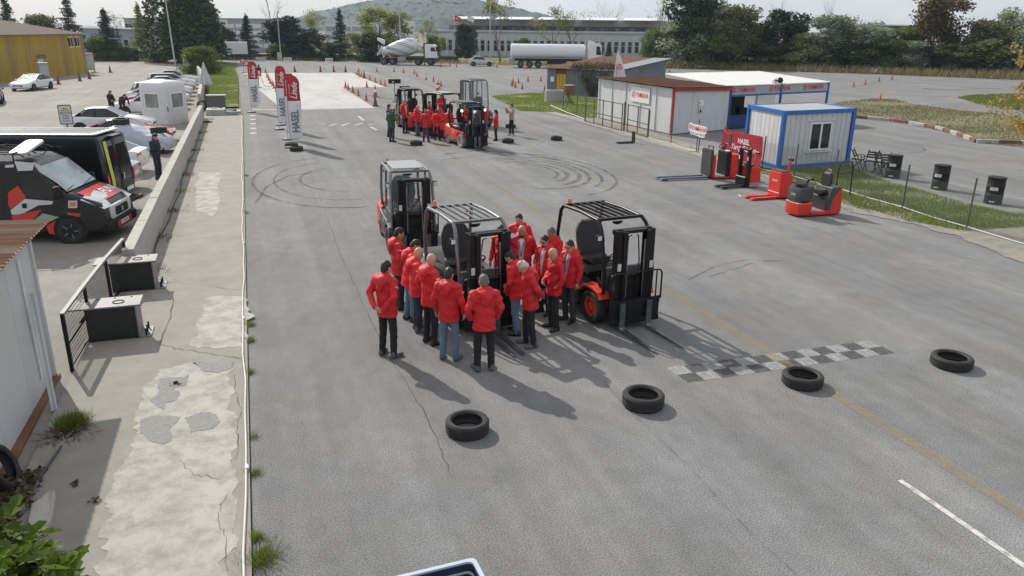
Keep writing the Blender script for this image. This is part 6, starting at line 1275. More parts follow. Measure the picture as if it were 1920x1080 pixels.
a = G(412, 112); b = G(462, 111); t = thing('box_truck', 'small white box truck parked behind the left verge', 'truck', ((a.x+b.x)/2, (a.y+b.y)/2, 0), PI); s_ = 1.0
mb = MB(); mb.box(-2.6, 1.2, -1.05, 1.05, .8, 3.0); mb.build('cargo_box', WHITE, t, bevel=.03); cabin(t, 1.25, 1.4, 1.95, .55, 1.7, PAINT['white']); mb = MB(); mb.box(-2.6, 2.5, -.4, .4, .5, .8); mb.build('chassis', BLACKM, t)
for s in (1, -1):
    for x in (-1.7, 1.9): carwheel(t, x, s*.85, .38, .24, s, STEEL)
# ================================================================== sheds, cabin, canopy, kiosk, warehouse
RUST = mat('rusty_sheet', (0.17, 0.075, 0.045), .85, var=.3, scale=1.5, dirt=(0.30, 0.17, 0.11), dirt_amt=.6, bump=.2)
RUST2 = mat('brown_roof', (0.15, 0.105, 0.085), .85, var=.2, scale=.5, dirt=(.22, .17, .14), dirt_amt=.5)
GALV = mat('galvanised_sheet', (0.40, 0.42, 0.43), .45, metal=.3, var=.12, scale=2)
GREYC = mat('blue_grey_sheet', (0.155, 0.185, 0.215), .55, var=.15, scale=1.5, dirt=(.12, .1, .08), dirt_amt=.3)
PANELW = mat('white_sandwich_panel', (0.62, 0.64, 0.65), .5, var=.06, scale=1.6, stretch=(3, 3, .35), dirt=(.38, .35, .28), dirt_amt=.5)
PANELG = mat('white_grey_panel', (0.54, 0.58, 0.61), .5, var=.06, scale=1.6, stretch=(3, 3, .35), dirt=(.36, .35, .31), dirt_amt=.45)
REDF = mat('red_frame', (0.33, 0.045, 0.03), .5, var=.12)
BLUEF = mat('blue_frame', (0.025, 0.13, 0.42), .4, var=.1)
NAVYF = mat('navy_frame', (0.03, 0.06, 0.13), .45, var=.1)
def V3(p, z=0): return Vector((p[0], p[1], z))
def corr(parent, name, a, b, z0a, z1a, z0b, z1b, mt, pitch=.25, depth=.035):
    """corrugated upright sheet from a to b (ground points), bottom z0, top z1 at each end"""
    a, b = V3(a), V3(b); L_ = (b-a).length; u = (b-a)/L_; n = Vector((u.y, -u.x, 0)); k = max(2, int(L_/pitch)); vs = []; cols = []
    for i in range(k):
        for f, d in ((0, 0), (.35, 0), (.5, depth), (.85, depth)): cols.append(((i+f)/k, d))
    cols.append((1, 0))
    for f, d in cols: p = a+u*L_*f+n*d; vs += [(p.x, p.y, z0a+(z0b-z0a)*f), (p.x, p.y, z1a+(z1b-z1a)*f)]
    mb = MB(); mb.add(vs, [(2*i, 2*i+2, 2*i+3, 2*i+1) for i in range(len(cols)-1)]); o = mb.build(name, mt, parent, fix=False); md = o.modifiers.new('solid', 'SOLIDIFY'); md.thickness = .012; md.offset = -1; return o
def corr_roof(parent, name, p00, p10, p11, p01, mt, pitch=.22, depth=.035):
    """corrugated roof sheet; ribs run from edge p00-p10 to edge p01-p11"""
    P = [Vector(q) for q in (p00, p10, p11, p01)]; L_ = (P[1]-P[0]).length; k = max(2, int(L_/pitch)); vs = []; n = (P[1]-P[0]).cross(P[3]-P[0]).normalized()
    if n.z < 0: n = -n
    cols = [((i+f)/k, d) for i in range(k) for f, d in ((0, 0), (.3, depth*.15), (.5, depth), (.7, depth*.15))]+[(1, 0)]
    for f, d in cols: vs += [tuple(P[0].lerp(P[1], f)+n*d), tuple(P[3].lerp(P[2], f)+n*d)]
    mb = MB(); mb.add(vs, [(2*i, 2*i+2, 2*i+3, 2*i+1) for i in range(len(cols)-1)]); o = mb.build(name, mt, parent, fix=False); md = o.modifiers.new('solid', 'SOLIDIFY'); md.thickness = .015; return o
def quadpanel(parent, name, a, b, z0, z1, mt, thick=.05, z1b=None):
    a, b = V3(a), V3(b); u = (b-a).normalized(); n = Vector((-u.y, u.x, 0))*thick; z1b = z1 if z1b is None else z1b; mb = MB()
    mb.add([(*(a.xy), z0), (*(b.xy), z0), (*(b.xy), z1b), (*(a.xy), z1), (*((a+n).xy), z0), (*((b+n).xy), z0), (*((b+n).xy), z1b), (*((a+n).xy), z1)], [(0, 1, 2, 3), (7, 6, 5, 4), (0, 4, 5, 1), (1, 5, 6, 2), (2, 6, 7, 3), (3, 7, 4, 0)]); return mb.build(name, mt, parent, bevel=.006)
def panels(parent, name, a, b, z0, z1, mt, n, gap=.012, thick=.05, z1b=None):
    a, b = V3(a), V3(b); z1b = z1 if z1b is None else z1b; L_ = (b-a).length
    for i in range(n): f0, f1 = i/n+gap/2/L_, (i+1)/n-gap/2/L_; quadpanel(parent, name, a.lerp(b, f0), a.lerp(b, f1), z0, z1+(z1b-z1)*f0, mt, thick, z1+(z1b-z1)*f1)
def post(parent, name, p, z0, z1, w, mt): mb = MB(); mb.box(p[0]-w/2, p[0]+w/2, p[1]-w/2, p[1]+w/2, z0, z1); return mb.build(name, mt, parent, bevel=.008)
def ringlogo(parent, M, r, mt):
    """round emblem: ring with three tuning-fork spokes"""
    mb = MB(); n = 20
    vs = [M @ Vector((q*r*math.cos(2*PI*i/n), q*r*math.sin(2*PI*i/n), 0)) for i in range(n) for q in (.84, 1)]; mb.add(vs, [(2*i, 2*i+1, (2*i+3) % (2*n), (2*i+2) % (2*n)) for i in range(n)])
    for k in range(3):
        a = PI/2+k*2*PI/3; d = Vector((math.cos(a), math.sin(a), 0)); s = Vector((-d.y, d.x, 0))
        for o in (-.16, 0, .16): mb.add([M @ (d*r*.12+s*(o-.05)*r), M @ (d*r*.12+s*(o+.05)*r), M @ (d*r*.80+s*(o+.05)*r), M @ (d*r*.80+s*(o-.05)*r)], [(0, 1, 2, 3)])
    return mb.build('emblem', mt, parent)
# --- yellow warehouse
YW = mat('yellow_sheet', (0.40, 0.26, 0.028), .6, var=.2, scale=.8, stretch=(1.5, 1.5, .15), dirt=(.17, .13, .055), dirt_amt=.85)
A, B = Vector((-18.63, 110.6, 0)), Vector((-23.85, 93.66, 0)); u = (B-A).normalized(); E_ = A+u*34; nl = Vector((u.y, -u.x, 0)); nl = nl if nl.x < 0 else -nl
t = thing('warehouse', 'yellow corrugated warehouse with streaked walls and brown roof', 'building', (0, 0, 0))
k = 17
for i in range(k): corr(t, 'wall_sheet', E_.lerp(A, (i+.006)/k), E_.lerp(A, (i+.994)/k), -.05, 4.65, -.05, 4.65, YW, .33, .03)
corr(t, 'end_wall', A, A+nl*19, -.05, 4.65, -.05, 4.65, YW, .4)
r0, r1 = A-nl*.35-u*.4, E_-nl*.35; corr_roof(t, 'roof', (r0.x, r0.y, 4.6), (r1.x, r1.y, 4.6), (r1.x+nl.x*9.9, r1.y+nl.y*9.9, 6.1), (r0.x+nl.x*9.9, r0.y+nl.y*9.9, 6.1), RUST2, .4, .04); corr_roof(t, 'roof', (r0.x+nl.x*20, r0.y+nl.y*20, 4.6), (r1.x+nl.x*20, r1.y+nl.y*20, 4.6), (r1.x+nl.x*9.9, r1.y+nl.y*9.9, 6.1), (r0.x+nl.x*9.9, r0.y+nl.y*9.9, 6.1), RUST2, .4, .04)
mb = MB(); mb.add([A, A+nl*19, (A+nl*9.5)+Vector((0, 0, 6.05)), A+Vector((0, 0, 4.6)), A+nl*19+Vector((0, 0, 4.6))], [(0, 1, 4, 2, 3)]); mb.v = [(x, y+.05, z) for x, y, z in mb.v]; mb.build('gable', YW, t)
mb = MB(); mb.bar(A+Vector((.06, 0, 0)), A+Vector((.06, 0, 4.6)), .14); mb.build('downpipe', LGREY, t)
def onwall(s, z0, z1, w, nm, mt, off=.08):
    p = A+u*s-nl*off; q = A+u*(s+w)-nl*off; mb = MB(); mb.add([(p.x, p.y, z0), (q.x, q.y, z0), (q.x, q.y, z1), (p.x, p.y, z1)]+[(v.x+nl.x*.08, v.y+nl.y*.08, z) for v, z in ((p, z0), (q, z0), (q, z1), (p, z1))], [(0, 1, 2, 3), (7, 6, 5, 4), (0, 4, 5, 1), (1, 5, 6, 2), (2, 6, 7, 3), (3, 7, 4, 0)]); return mb.build(nm, mt, t)
onwall(9.3, 0, 2.1, .95, 'door', WHITE); onwall(9.1, 2.1, 2.5, 1.4, 'door_hood', RUST2, .4)
for s in (.9, 2.4): w = onwall(s, 3.2, 4.2, .85, 'window', WIN); onwall(s-.08, 4.2, 4.3, 1.0, 'window_frame', WHITE, .1); onwall(s-.08, 3.1, 3.2, 1.0, 'window_sill', WHITE, .12); onwall(s+.38, 3.2, 4.2, .06, 'window_frame', WHITE, .1)
def acunit(label, px, py, h):
    p = G(px, py); t = thing('cabinet', label, 'cabinet', (p.x, p.y, 0), R(18)); mb = MB(); mb.box(-.45, .45, -.4, .4, .25, h); mb.build('casing', LGREY, t, bevel=.03)
    for sx in (-.4, .4):
        for sy in (-.35, .35): mb = MB(); mb.bar((sx, sy, 0), (sx, sy, .26), .06); mb.build('leg', BLACKM, t)
    mb = MB(); mb.box(-.35, .35, -.41, -.395, .5, h-.3); mb.build('grille', GALV, t)
acunit('grey metal cabinet on legs beside the white coupe', 86, 155, 2.0); acunit('tall silver metal unit on legs at the warehouse corner', 171, 135, 2.3)
# --- white kiosk
KW_ = mat('kiosk_white', (0.62, 0.62, 0.64), .45, var=.04, dirt=(.45, .42, .4), dirt_amt=.3)
t = thing('kiosk', 'white rounded guard kiosk with two framed windows beside the wall', 'kiosk', (-4.95, 53.2, 0), R(54))
def rsq(w, z, r=.28): return [(x, y, z) for x, y in rrect(-w, w, -w, w, r)]
mb = MB(); mb.loft([rsq(1.0, .0), rsq(1.0, 2.15), rsq(.97, 2.35), rsq(.85, 2.5), rsq(.6, 2.56)]); mb.build('shell', KW_, t, smooth=40)
for ax in range(2):
    def q(a, o, z): return (a, -o, z) if ax == 0 else (-o, a, z)
    for nm, w, z0, z1, o, mt in (('panel_frame', .70, .78, 2.02, 1.012, KW_), ('window_frame', .56, .92, 1.88, 1.028, WHITE)):
        mb = MB()
        for a0, a1, b0, b1 in ((-w, w, z0, z0+.07), (-w, w, z1-.07, z1), (-w, -w+.07, z0+.07, z1-.07), (w-.07, w, z0+.07, z1-.07)): mb.add([q(a0, o, b0), q(a1, o, b0), q(a1, o, b1), q(a0, o, b1), q(a0, o-.05, b0), q(a1, o-.05, b0), q(a1, o-.05, b1), q(a0, o-.05, b1)], [(0, 1, 2, 3), (7, 6, 5, 4), (0, 4, 5, 1), (1, 5, 6, 2), (2, 6, 7, 3), (3, 7, 4, 0)])
        mb.build(nm, mt, t)
    mb = MB(); mb.poly([q(-.5, 1.004, .98), q(.5, 1.004, .98), q(.5, 1.004, 1.82), q(-.5, 1.004, 1.82)]); mb.build('window', mat('kiosk_glass', (.22, .24, .22), .1, var=.5, scale=2, spec=.7), t)
mb = MB(); mb.box(-.92, -.88, -1.03, -1.0, .8, 1.1); mb.build('door_handle', BLACKM, t)
# --- grey corrugated hut
A, B, C, D = (26.9, 70.4), (31.0, 64.6), (39.7, 71.0), (35.6, 76.8)
t = thing('grey_hut', 'blue grey corrugated hut with rusty roof and yellow door', 'hut', (0, 0, 0))
def lerp2(a, b, f): return (a[0]+(b[0]-a[0])*f, a[1]+(b[1]-a[1])*f)
corr(t, 'wall', lerp2(A, B, .30), B, -.05, 2.3, -.05, 2.3, GREYC, .3, .04); corr(t, 'wall', A, lerp2(A, B, .14), -.05, 2.3, -.05, 2.3, GREYC, .3, .04); corr(t, 'wall', B, C, -.05, 2.3, -.05, 3.05, GREYC, .3, .04); corr(t, 'wall', D, A, -.05, 3.05, -.05, 2.3, GREYC, .3, .04); corr(t, 'wall', C, D, -.05, 3.05, -.05, 3.05, GREYC, .3, .04)
YD = mat('yellow_door', (.55, .33, .03), .5, var=.1, dirt=(.3, .2, .05), dirt_amt=.3); a, b = lerp2(A, B, .145), lerp2(A, B, .295); panels(t, 'door_board', a, b, .25, 1.85, YD, 3, .03, .04); quadpanel(t, 'transom', a, b, 1.9, 2.25, RUST, .04); quadpanel(t, 'threshold', a, b, -.02, .22, RUST, .06)
U = (Vector(B)-Vector(A)).normalized(); W_ = (Vector(C)-Vector(B)).normalized(); e = .4
def rp_(p, a, b, z): return (p[0]+U.x*a+W_.x*b, p[1]+U.y*a+W_.y*b, z)
n = 4
for i in range(n):
    f0, f1 = i/n, (i+1)/n; pa, pb = lerp2(rp_(A, -e, -e, 0), rp_(B, e, -e, 0), f0), lerp2(rp_(A, -e, -e, 0), rp_(B, e, -e, 0), f1); pd, pc = lerp2(rp_(D, -e, e, 0), rp_(C, e, e, 0), f0), lerp2(rp_(D, -e, e, 0), rp_(C, e, e, 0), f1)
    corr_roof(t, 'roof_sheet', (*pa, 2.32+.01*(i % 2)), (*pb, 2.32+.01*(i % 2)), (*pc, 3.12+.01*(i % 2)), (*pd, 3.12+.01*(i % 2)), GALV if i == 3 else RUST, .25, .035)
p = lerp2(A, B, .06); quadpanel(t, 'notice', (p[0]-.08, p[1]-.05), (p[0]+.15, p[1]-.38), 1.1, 1.55, PRINTW, .02)
# climber on the hut
rg = np.random.default_rng(12); cl = thing('climbing_plant', 'dry straggly climbing plant over the grey hut wall and roof', 'plant', (0, 0, 0)); mb = MB(); C_ = []
base = Vector(lerp2(A, B, .72)); nn = Vector((-W_.x, -W_.y))
for k in range(26):
    s = rg.uniform(-1.9, 1.6); p0 = base+Vector((U.x, U.y))*rg.uniform(-.5, .5)+nn*.12; pts = [Vector((p0.x, p0.y, 0))]; top = rg.uniform(1.6, 2.4)
    for j in range(5): f = (j+1)/5; q = base+Vector((U.x, U.y))*(s*f)+nn*(.15+rg.uniform(0, .22)); pts.append(Vector((q.x, q.y, top*f+rg.normal(0, .08))))
    mb.tube(pts, [.025, .02, .018, .014, .01, .006], 4); C_ += [tuple(v) for v in pts[2:]]
for k in range(420): s = rg.uniform(-2.6, 2.3); w = rg.uniform(-.5, 2.4)*(1-abs(s)/3.4); q = base+Vector((U.x, U.y))*s-nn*w; C_.append((q.x, q.y, 2.42+max(0, w)*.085+abs(rg.normal(0, .14))))
mb.build('stem', BARK, cl, fix=False); Cn = np.array(C_); Cn = Cn[rg.integers(0, len(Cn), 3800)]+rg.normal(0, .13, (3800, 3)); fastquads('foliage', cards(Cn, .13, rg), leafmat('leaf_vine', (.055, .055, .025), (.15, .13, .065), .2), cl)
# --- white shed with rusty roof
A, B, C = (22.75, 49.5), (23.15, 40.25), (27.75, 41.5); D = (A[0]+C[0]-B[0], A[1]+C[1]-B[1])
t = thing('white_shed', 'white panel shed with rusty roof, red corner posts and a motorcycle brand banner', 'shed', (0, 0, 0))
panels(t, 'wall_panel', A, B, .05, 2.62, PANELW, 5, .02, .05); panels(t, 'wall_panel', B, C, .05, 2.62, PANELG, 3, .008, .05, 2.45); quadpanel(t, 'back_wall', C, D, .05, 2.5, PANELG); quadpanel(t, 'back_wall', D, A, .05, 2.55, PANELG); mb = MB(); mb.add([(*A, .0), (*B, .0), (*C, .0), (*D, .0), (*A, .06), (*B, .06), (*C, .06), (*D, .06)], [(0, 1, 5, 4), (1, 2, 6, 5), (2, 3, 7, 6), (3, 0, 4, 7)]); mb.build('plinth', RUST, t)
for p, m_ in ((A, PANELW), (B, REDF), (C, NAVYF)): post(t, 'corner_post', p, 0, 2.66, .14, m_)
for f in (.2, .4, .6, .8): q = lerp2(A, B, f); mb = MB(); mb.box(q[0]-.05, q[0]+.02, q[1]-.03, q[1]+.03, .05, 2.6); mb.build('joint_strip', PANELG, t)
e = .28; P_ = [Vector(q) for q in (A, B, C, D)]; uu = (P_[1]-P_[0]).normalized(); ww = (P_[2]-P_[1]).normalized(); off = lambda p, a, b, z: (p.x+uu.x*a+ww.x*b, p.y+uu.y*a+ww.y*b, z)
n = 6; f_ = lambda i: i/n
for i in range(n):
    a0, a1 = Vector(off(P_[0], -e, -e, 2.72)).lerp(Vector(off(P_[1], e, -e, 2.72)), f_(i)), Vector(off(P_[0], -e, -e, 2.72)).lerp(Vector(off(P_[1], e, -e, 2.72)), f_(i+1)); d0, d1 = Vector(off(P_[3], -e, .05, 2.62)).lerp(Vector(off(P_[2], e, .05, 2.62)), f_(i)), Vector(off(P_[3], -e, .05, 2.62)).lerp(Vector(off(P_[2], e, .05, 2.62)), f_(i+1)); dz = Vector((0, 0, .012*(i % 2)))
    corr_roof(t, 'roof_sheet', a0+dz, a1+dz, d1+dz, d0+dz, RUST, .18, .035)
mb = MB(); mb.bar(off(P_[1], .12, -.05, 2.58), off(P_[2], .12, 0, 2.48), .05, .2); mb.build('fascia', REDF, t)
def wallframe(a, b, f, z, off_=.06): a, b = V3(a), V3(b); u = (b-a).normalized(); n = u.cross(Vector((0, 0, 1))); p = a.lerp(b, f)+n*off_; return frame((p.x, p.y, z), u, (0, 0, 1))
M = wallframe(A, B, .60, 1.98); mb = MB(); mb.add([M @ Vector((x, y, 0)) for x, y in ((-1.15, -.44), (1.15, -.44), (1.15, .44), (-1.15, .44))], [(0, 1, 2, 3)]); mb.build('banner', PRINTW, t); M = wallframe(A, B, .60, 1.98, .075); ringlogo(t, M @ Matrix.Translation((-.78, 0, 0)), .2, PRINTR); lettering('lettering', 'YAMAHA', .42, PRINTR, t, M @ Matrix.Translation((.26, -.01, 0)), bold=.004, sx=.86)
M = wallframe(B, C, .47, 1.3, .06)
for x0, y0, x1, y1, nm, mt in ((-.2, .28, .22, .6, 'notice', PRINTW), (-.14, -.14, .12, .22, 'notice', mat('notice_cream', (.6, .57, .45), .6))): mb = MB(); mb.add([M @ Vector(v) for v in ((x0, y0, 0), (x1, y0, 0), (x1, y1, 0), (x0, y1, 0))], [(0, 1, 2, 3)]); mb.build(nm, mt, t)
mb = MB(); mb.add([M @ Vector((x, y, .01)) for x, y in ((-.10, -.10), (.08, -.10), (-.01, .12))], [(0, 1, 2)]); mb.build('warning_mark', BLACKM, t); mb = MB(); mb.add([M @ Vector((x, y, .01)) for x, y in ((-.14, .4), (-.06, .4), (-.06, .5), (-.14, .5))], [(0, 1, 2, 3)]); mb.build('notice_mark', PRINTK, t); mb = MB(); mb.add([M @ Vector((x, y, .02)) for x, y in ((-.05, -.75), (.0, -.75), (.0, -.5), (-.05, -.5))], [(0, 1, 2, 3)]); mb.build('door_handle', BLACKM, t)
# --- canopy with fascia
FL_, FR_ = G(1358, 166, 2.5), G(1556, 158, 2.5); dB = Vector((.12, .99, 0))*9.5; t = thing('canopy', 'open canopy with white corrugated roof and silver fascia lettered three times', 'canopy', (0, 0, 0))
n = 5
for i in range(n):
    a0, a1 = FL_.lerp(FR_, i/n), FL_.lerp(FR_, (i+1)/n); up_ = Vector((0, 0, .15+.01*(i % 2))); corr_roof(t, 'roof_sheet', a0+up_-Vector((0, .15, 0)), a1+up_-Vector((0, .15, 0)), a1+dB+up_*2.2, a0+dB+up_*2.2, mat('white_roof_sheet', (.50, .51, .50), .45, var=.05, dirt=(.5, .49, .45), dirt_amt=.3), .27, .04)
quadpanel(t, 'fascia', FL_, FR_, 2.1, 2.6, mat('silver_fascia', (.40, .43, .46), .4, metal=.3, var=.15, scale=1.2, stretch=(3, 1, .2)), .04)
for f in (.17, .5, .83): M = wallframe(FL_, FR_, f, 2.36, .02); ringlogo(t, M @ Matrix.Translation((-.78, 0, 0)), .17, PRINTR); lettering('lettering', 'YAMAHA', .42, PRINTR, t, M @ Matrix.Translation((.26, 0, 0)), bold=.008, sx=.9)
for p in (FL_+Vector((.1, .1, 0)), FL_.lerp(FR_, .52), FR_-Vector((.1, 0, 0)), FL_+dB, FR_+dB, FL_.lerp(FR_, .52)+dB): post(t, 'post', p, 0, 2.62, .12, BLUEF)
mb = MB(); mb.bar(FL_.lerp(FR_, .0)-Vector((0, -.05, .46)), FR_-Vector((0, -.05, .46)), .1, .1); mb.build('beam', BLUEF, t)
mb = MB(); a, b = FL_+Vector((.15, 3.0, 0)), FL_.lerp(FR_, .45)+Vector((0, 3.0, 0)); mb.add([(a.x, a.y, 0), (b.x, b.y, 0), (b.x, b.y, 2.6), (a.x, a.y, 2.6)], [(0, 1, 2, 3)]); mb.build('back_screen', mat('dark_mesh', (.03, .032, .033), .8, var=.3), t)
a, b = FL_+Vector((.2, .25, 0)), FL_.lerp(FR_, .5)+Vector((0, .25, 0)); quadpanel(t, 'tarpaulin', a, b, .05, .85, mat('blue_tarpaulin', (.01, .035, .18), .5, var=.25, bump=.4, bscale=6), .05)
a, b = FL_.lerp(FR_, .28), FL_.lerp(FR_, .47); quadpanel(t, 'clear_sheet', a, b, 1.1, 2.0, GLASS, .01)
for k_ in range(3): p = FL_+Vector((.6+k_*.9, 1.5, 0)); mb = MB(); mb.box(p.x-.3, p.x+.3, p.y-.3, p.y+.3, 0, .8+.2*k_); mb.build('stored_box', BLACKM, t)
for i_, (f, mt, lab) in enumerate(((.47, PRINTW, 'white helmet lying on the canopy roof edge'), (.52, BLACK, 'black helmet lying on the canopy roof edge'))):
    p = FL_.lerp(FR_, f); hh = thing('helmet', lab, 'helmet', (p.x, p.y+.25, 2.85), 0); mb = MB(); mb.sphere((0, 0, 0), (.2, .22, .19), 14, 9); mb.build('shell', mt, hh, smooth=180); mb = MB(); mb.sphere((0, -.09, .0), (.16, .15, .08), 12, 6); mb.build('visor', BLACK, hh, smooth=180)
# --- blue framed cabin
B = Vector((21.95, 28.62, 0)); an = R(5); ux, uy = Vector((math.cos(an), math.sin(an), 0)), Vector((-math.sin(an)+.18, math.cos(an), 0)).normalized(); L_, D_, H_ = 4.0, 2.95, 2.55
t = thing('site_cabin', 'white site cabin with blue corner frame and a two pane window', 'cabin', (0, 0, 0)); P0, P1, P2, P3 = B, B+ux*L_, B+ux*L_+uy*D_, B+uy*D_
panels(t, 'wall_panel', P0+ux*.1, P1-ux*.1, .18, 2.38, PANELG, 13, .02, .05); panels(t, 'wall_panel', P3-uy*.1, P0+uy*.1, .18, 2.38, PANELW, 8, .02, .05); panels(t, 'wall_panel', P1+uy*.1, P2-uy*.1, .18, 2.38, PANELW, 8, .02, .05); panels(t, 'wall_panel', P2-ux*.1, P3+ux*.1, .18, 2.38, PANELW, 13, .02, .05)
for p in (P0, P1, P2, P3): mb = MB(); mb.bar((p.x, p.y, 0), (p.x, p.y, H_), .17, .17); mb.build('corner_post', BLUEF, t, bevel=.01)
for z, h in ((.1, .16), (2.46, .17)):
    for a, b in ((P0, P1), (P1, P2), (P2, P3), (P3, P0)): mb = MB(); mb.bar(a+Vector((0, 0, z)), b+Vector((0, 0, z)), .15, h); mb.build('frame_rail', BLUEF, t, bevel=.01)
mb = MB(); mb.add([(p.x, p.y, H_-.03) for p in (P0, P1, P2, P3)], [(0, 1, 2, 3)]); mb.build('roof', GALV, t); M = frame((P0+ux*2.15+uy*-.02)+Vector((0, 0, 1.38)), ux, (0, 0, 1)); 
def mrect(M, x0, x1, y0, y1, z, nm, mt, par, th=.0):
    mb = MB(); mb.box(x0, x1, y0, y1, z-th, z); mb.v = [tuple(M @ Vector(v)) for v in mb.v]; return mb.build(nm, mt, par)
wn = mrect(M, -.62, .62, -.62, .62, .03, 'window', WHITE, t, .06)
for x0, x1 in ((-.54, -.05), (.08, .54)): mrect(M, x0, x1, -.54, .54, .045, 'pane', WIN, wn, .012)
mrect(M, -.75, .75, .66, .70, .04, 'window_sill', PANELW, t, .06); mrect(M, -.75, .75, -.72, -.67, .06, 'window_sill', PANELW, t, .08)
# --- near shed at the left edge
t = thing('near_shed', 'white panel shed with rusty corrugated roof at the near left', 'shed', (0, 0, 0)); LP = mat('shed_panel', (.52, .55, .57), .5, var=.06, scale=1, dirt=(.42, .36, .26), dirt_amt=.35)
panels(t, 'wall_panel', (-3.70, 7.0), (-3.62, 14.05), .03, 2.45, LP, 5, .012, .06); quadpanel(t, 'end_wall', (-3.62, 14.05), (-9, 14.05), .03, 2.5, LP, .06); post(t, 'corner_post', (-3.62, 14.03), 0, 2.45, .09, PANELG); mb = MB(); mb.box(-3.66, -3.52, 7, 14.07, 0, .05); mb.build('base_rail', RUST, t)
mb = MB(); mb.tube([(-3.60, 13.3, .3), (-3.60, 13.25, 2.35)], .02, 6); mb.build('conduit', WHITE, t)
n = 5
for i in range(n): x0, x1 = -3.52-1.1*i, -3.52-1.1*(i+1); y1, y0 = 15.0, 6.5; 
for i in range(6): y0, y1 = 15.05-1.45*(i+1), 15.05-1.45*i+.02; dz = .012*(i % 2); corr_roof(t, 'roof_sheet', (-3.48, y1, 2.52+dz), (-3.48, y0, 2.52+dz), (-9.2, y0, 2.72+dz), (-9.2, y1, 2.72+dz), mat('rusty_pale_sheet', (.22, .115, .07), .8, var=.3, scale=2, stretch=(.3, 4, 1), dirt=(.45, .38, .31), dirt_amt=.6), .16, .035)
q = thing('gutter_plank', 'long pale metal channel leaning against the near shed wall', 'channel', (-3.45, 12.9, 0)); mb = MB(); mb.bar((.12, -.3, .03), (-.08, .45, 1.75), .09, .03); mb.build('channel', PANELW, q, bevel=.006); mb = MB(); mb.bar((.14, -.3, .05), (-.06, .45, 1.77), .02, .05); mb.build('lip', GALV, q)
# ================================================================== props
# --- tyres
def tyre_proto(name='tyre', r=.325, w=.215):
    mb = MB(); h = w; mb.lathe([(r*.72, .015), (r*.78, 0), (r*.93, .005), (r, .035), (r, h*.26), (r*.975, h*.28), (r*.975, h*.33), (r, h*.35), (r, h*.48), (r*.975, h*.5), (r*.975, h*.55), (r, h*.57), (r, h-.035), (r*.93, h-.005), (r*.78, h), (r*.72, h-.015), (r*.69, h-.03), (r*.71, h*.78), (r*.85, h*.6), (r*.85, h*.4), (r*.71, h*.22), (r*.69, .03)], 36, closed=True); o = mb.build(name, RUBBER, None, smooth=32); return o
tp = tyre_proto(); tp2 = None
TY = [(878, 812, 'loose black tyre on the road nearest the left fork tips'), (1208, 762, 'loose black tyre second in the row, left of the chequered line'), (1507, 722, 'loose black tyre standing on the faded yellow line'), (1787, 687, 'loose black tyre at the right end of the near row'), (781, 272, 'loose tyre in front of the far red jacketed group'), (953, 268, 'loose tyre beside the woman with the phone'), (1044, 263, 'lone tyre between the far group and the fence'), (958, 240, 'loose tyre behind the man in beige jacket'), (769, 240, 'loose tyre behind the tall grey haired man'), (556, 283, 'tyre weighing down the front feather flag'), (547, 276, 'second tyre at the foot of the front feather flag'), (389, 231, 'tyre lying on the walkway beside the wall end')]
for i, (px, py, lab) in enumerate(TY):
    o = tp if i == 0 else tp.copy()
    if i: COL.objects.link(o)
    p = G(px, py); o.location = (p.x, p.y+.05, 0.002); o.rotation_euler = (0, 0, i*1.3); k = [1.02, 1.05, 1.06, 1.1, .98, .98, .98, .98, .98, 1, 1, .9][i]; o.scale = (k, k, [1, 1.05, .95, .9, 1, 1, 1, 1, 1, 1, 1, .5][i]); setprops(o, lab, 'tyre')
for loc, rx, lab in ((Vector((-5.78, 40.9, 1.30)), R(2), 'tyre resting on the rear of the covered car'), (Vector((-4.15, 40.4, .90)), R(-8), 'tyre resting on the bonnet of the covered car')):
    o = tp.copy(); COL.objects.link(o); o.location = loc+Vector((0, 0, .02)); o.rotation_euler = (rx, 0, 0); o.scale = (1.15, 1.15, 1.25); setprops(o, lab, 'tyre')
o = tp.copy(); COL.objects.link(o); o.location = (-3.58, 10.45, .26); o.rotation_euler = (0, R(68), 0); o.scale = (1.0, 1.0, .8); setprops(o, 'dark tyre leaning against the near shed among weeds', 'tyre')
o = tp.copy(); COL.objects.link(o); o.location = (-2.95, 55.4, .83); o.rotation_euler = (R(90), 0, R(30)); setprops(o, 'tyre hung over the far end of the wall', 'tyre')
# --- cones
COR = mat('cone_orange', (0.45, 0.12, 0.06), .6, var=.12, dirt=(.25, .1, .06), dirt_amt=.4, rnd=.25); CDK = mat('cone_dark_red', (0.20, 0.045, 0.03), .65, var=.2)
def cone_proto(h, m1, m2):
    t = thing('traffic_cone', 'cone', 'cone'); r = h*.2
    for i, (a, b) in enumerate(((0, .38), (.38, .62), (.62, 1.0))):
        mb = MB(); ra, rb = r*(1-a*.85), r*(1-b*.85); mb.lathe([(ra, h*a+.03), (rb, h*b+.03)], 12); mb.build('band' if i == 1 else 'body', (m1, m2, m1)[i], t, smooth=40)
    mb = MB(); mb.box(-r*1.25, r*1.25, -r*1.25, r*1.25, 0, .04); mb.build('base', m1 if m1 is not CDK else BLACKM, t, bevel=.01); return t
protos = {'o': cone_proto(.62, COR, COR), 'w': cone_proto(.62, COR, PRINTW), 'd': cone_proto(.85, CDK, CDK), 'T': cone_proto(1.0, COR, PRINTW)}
used = set()
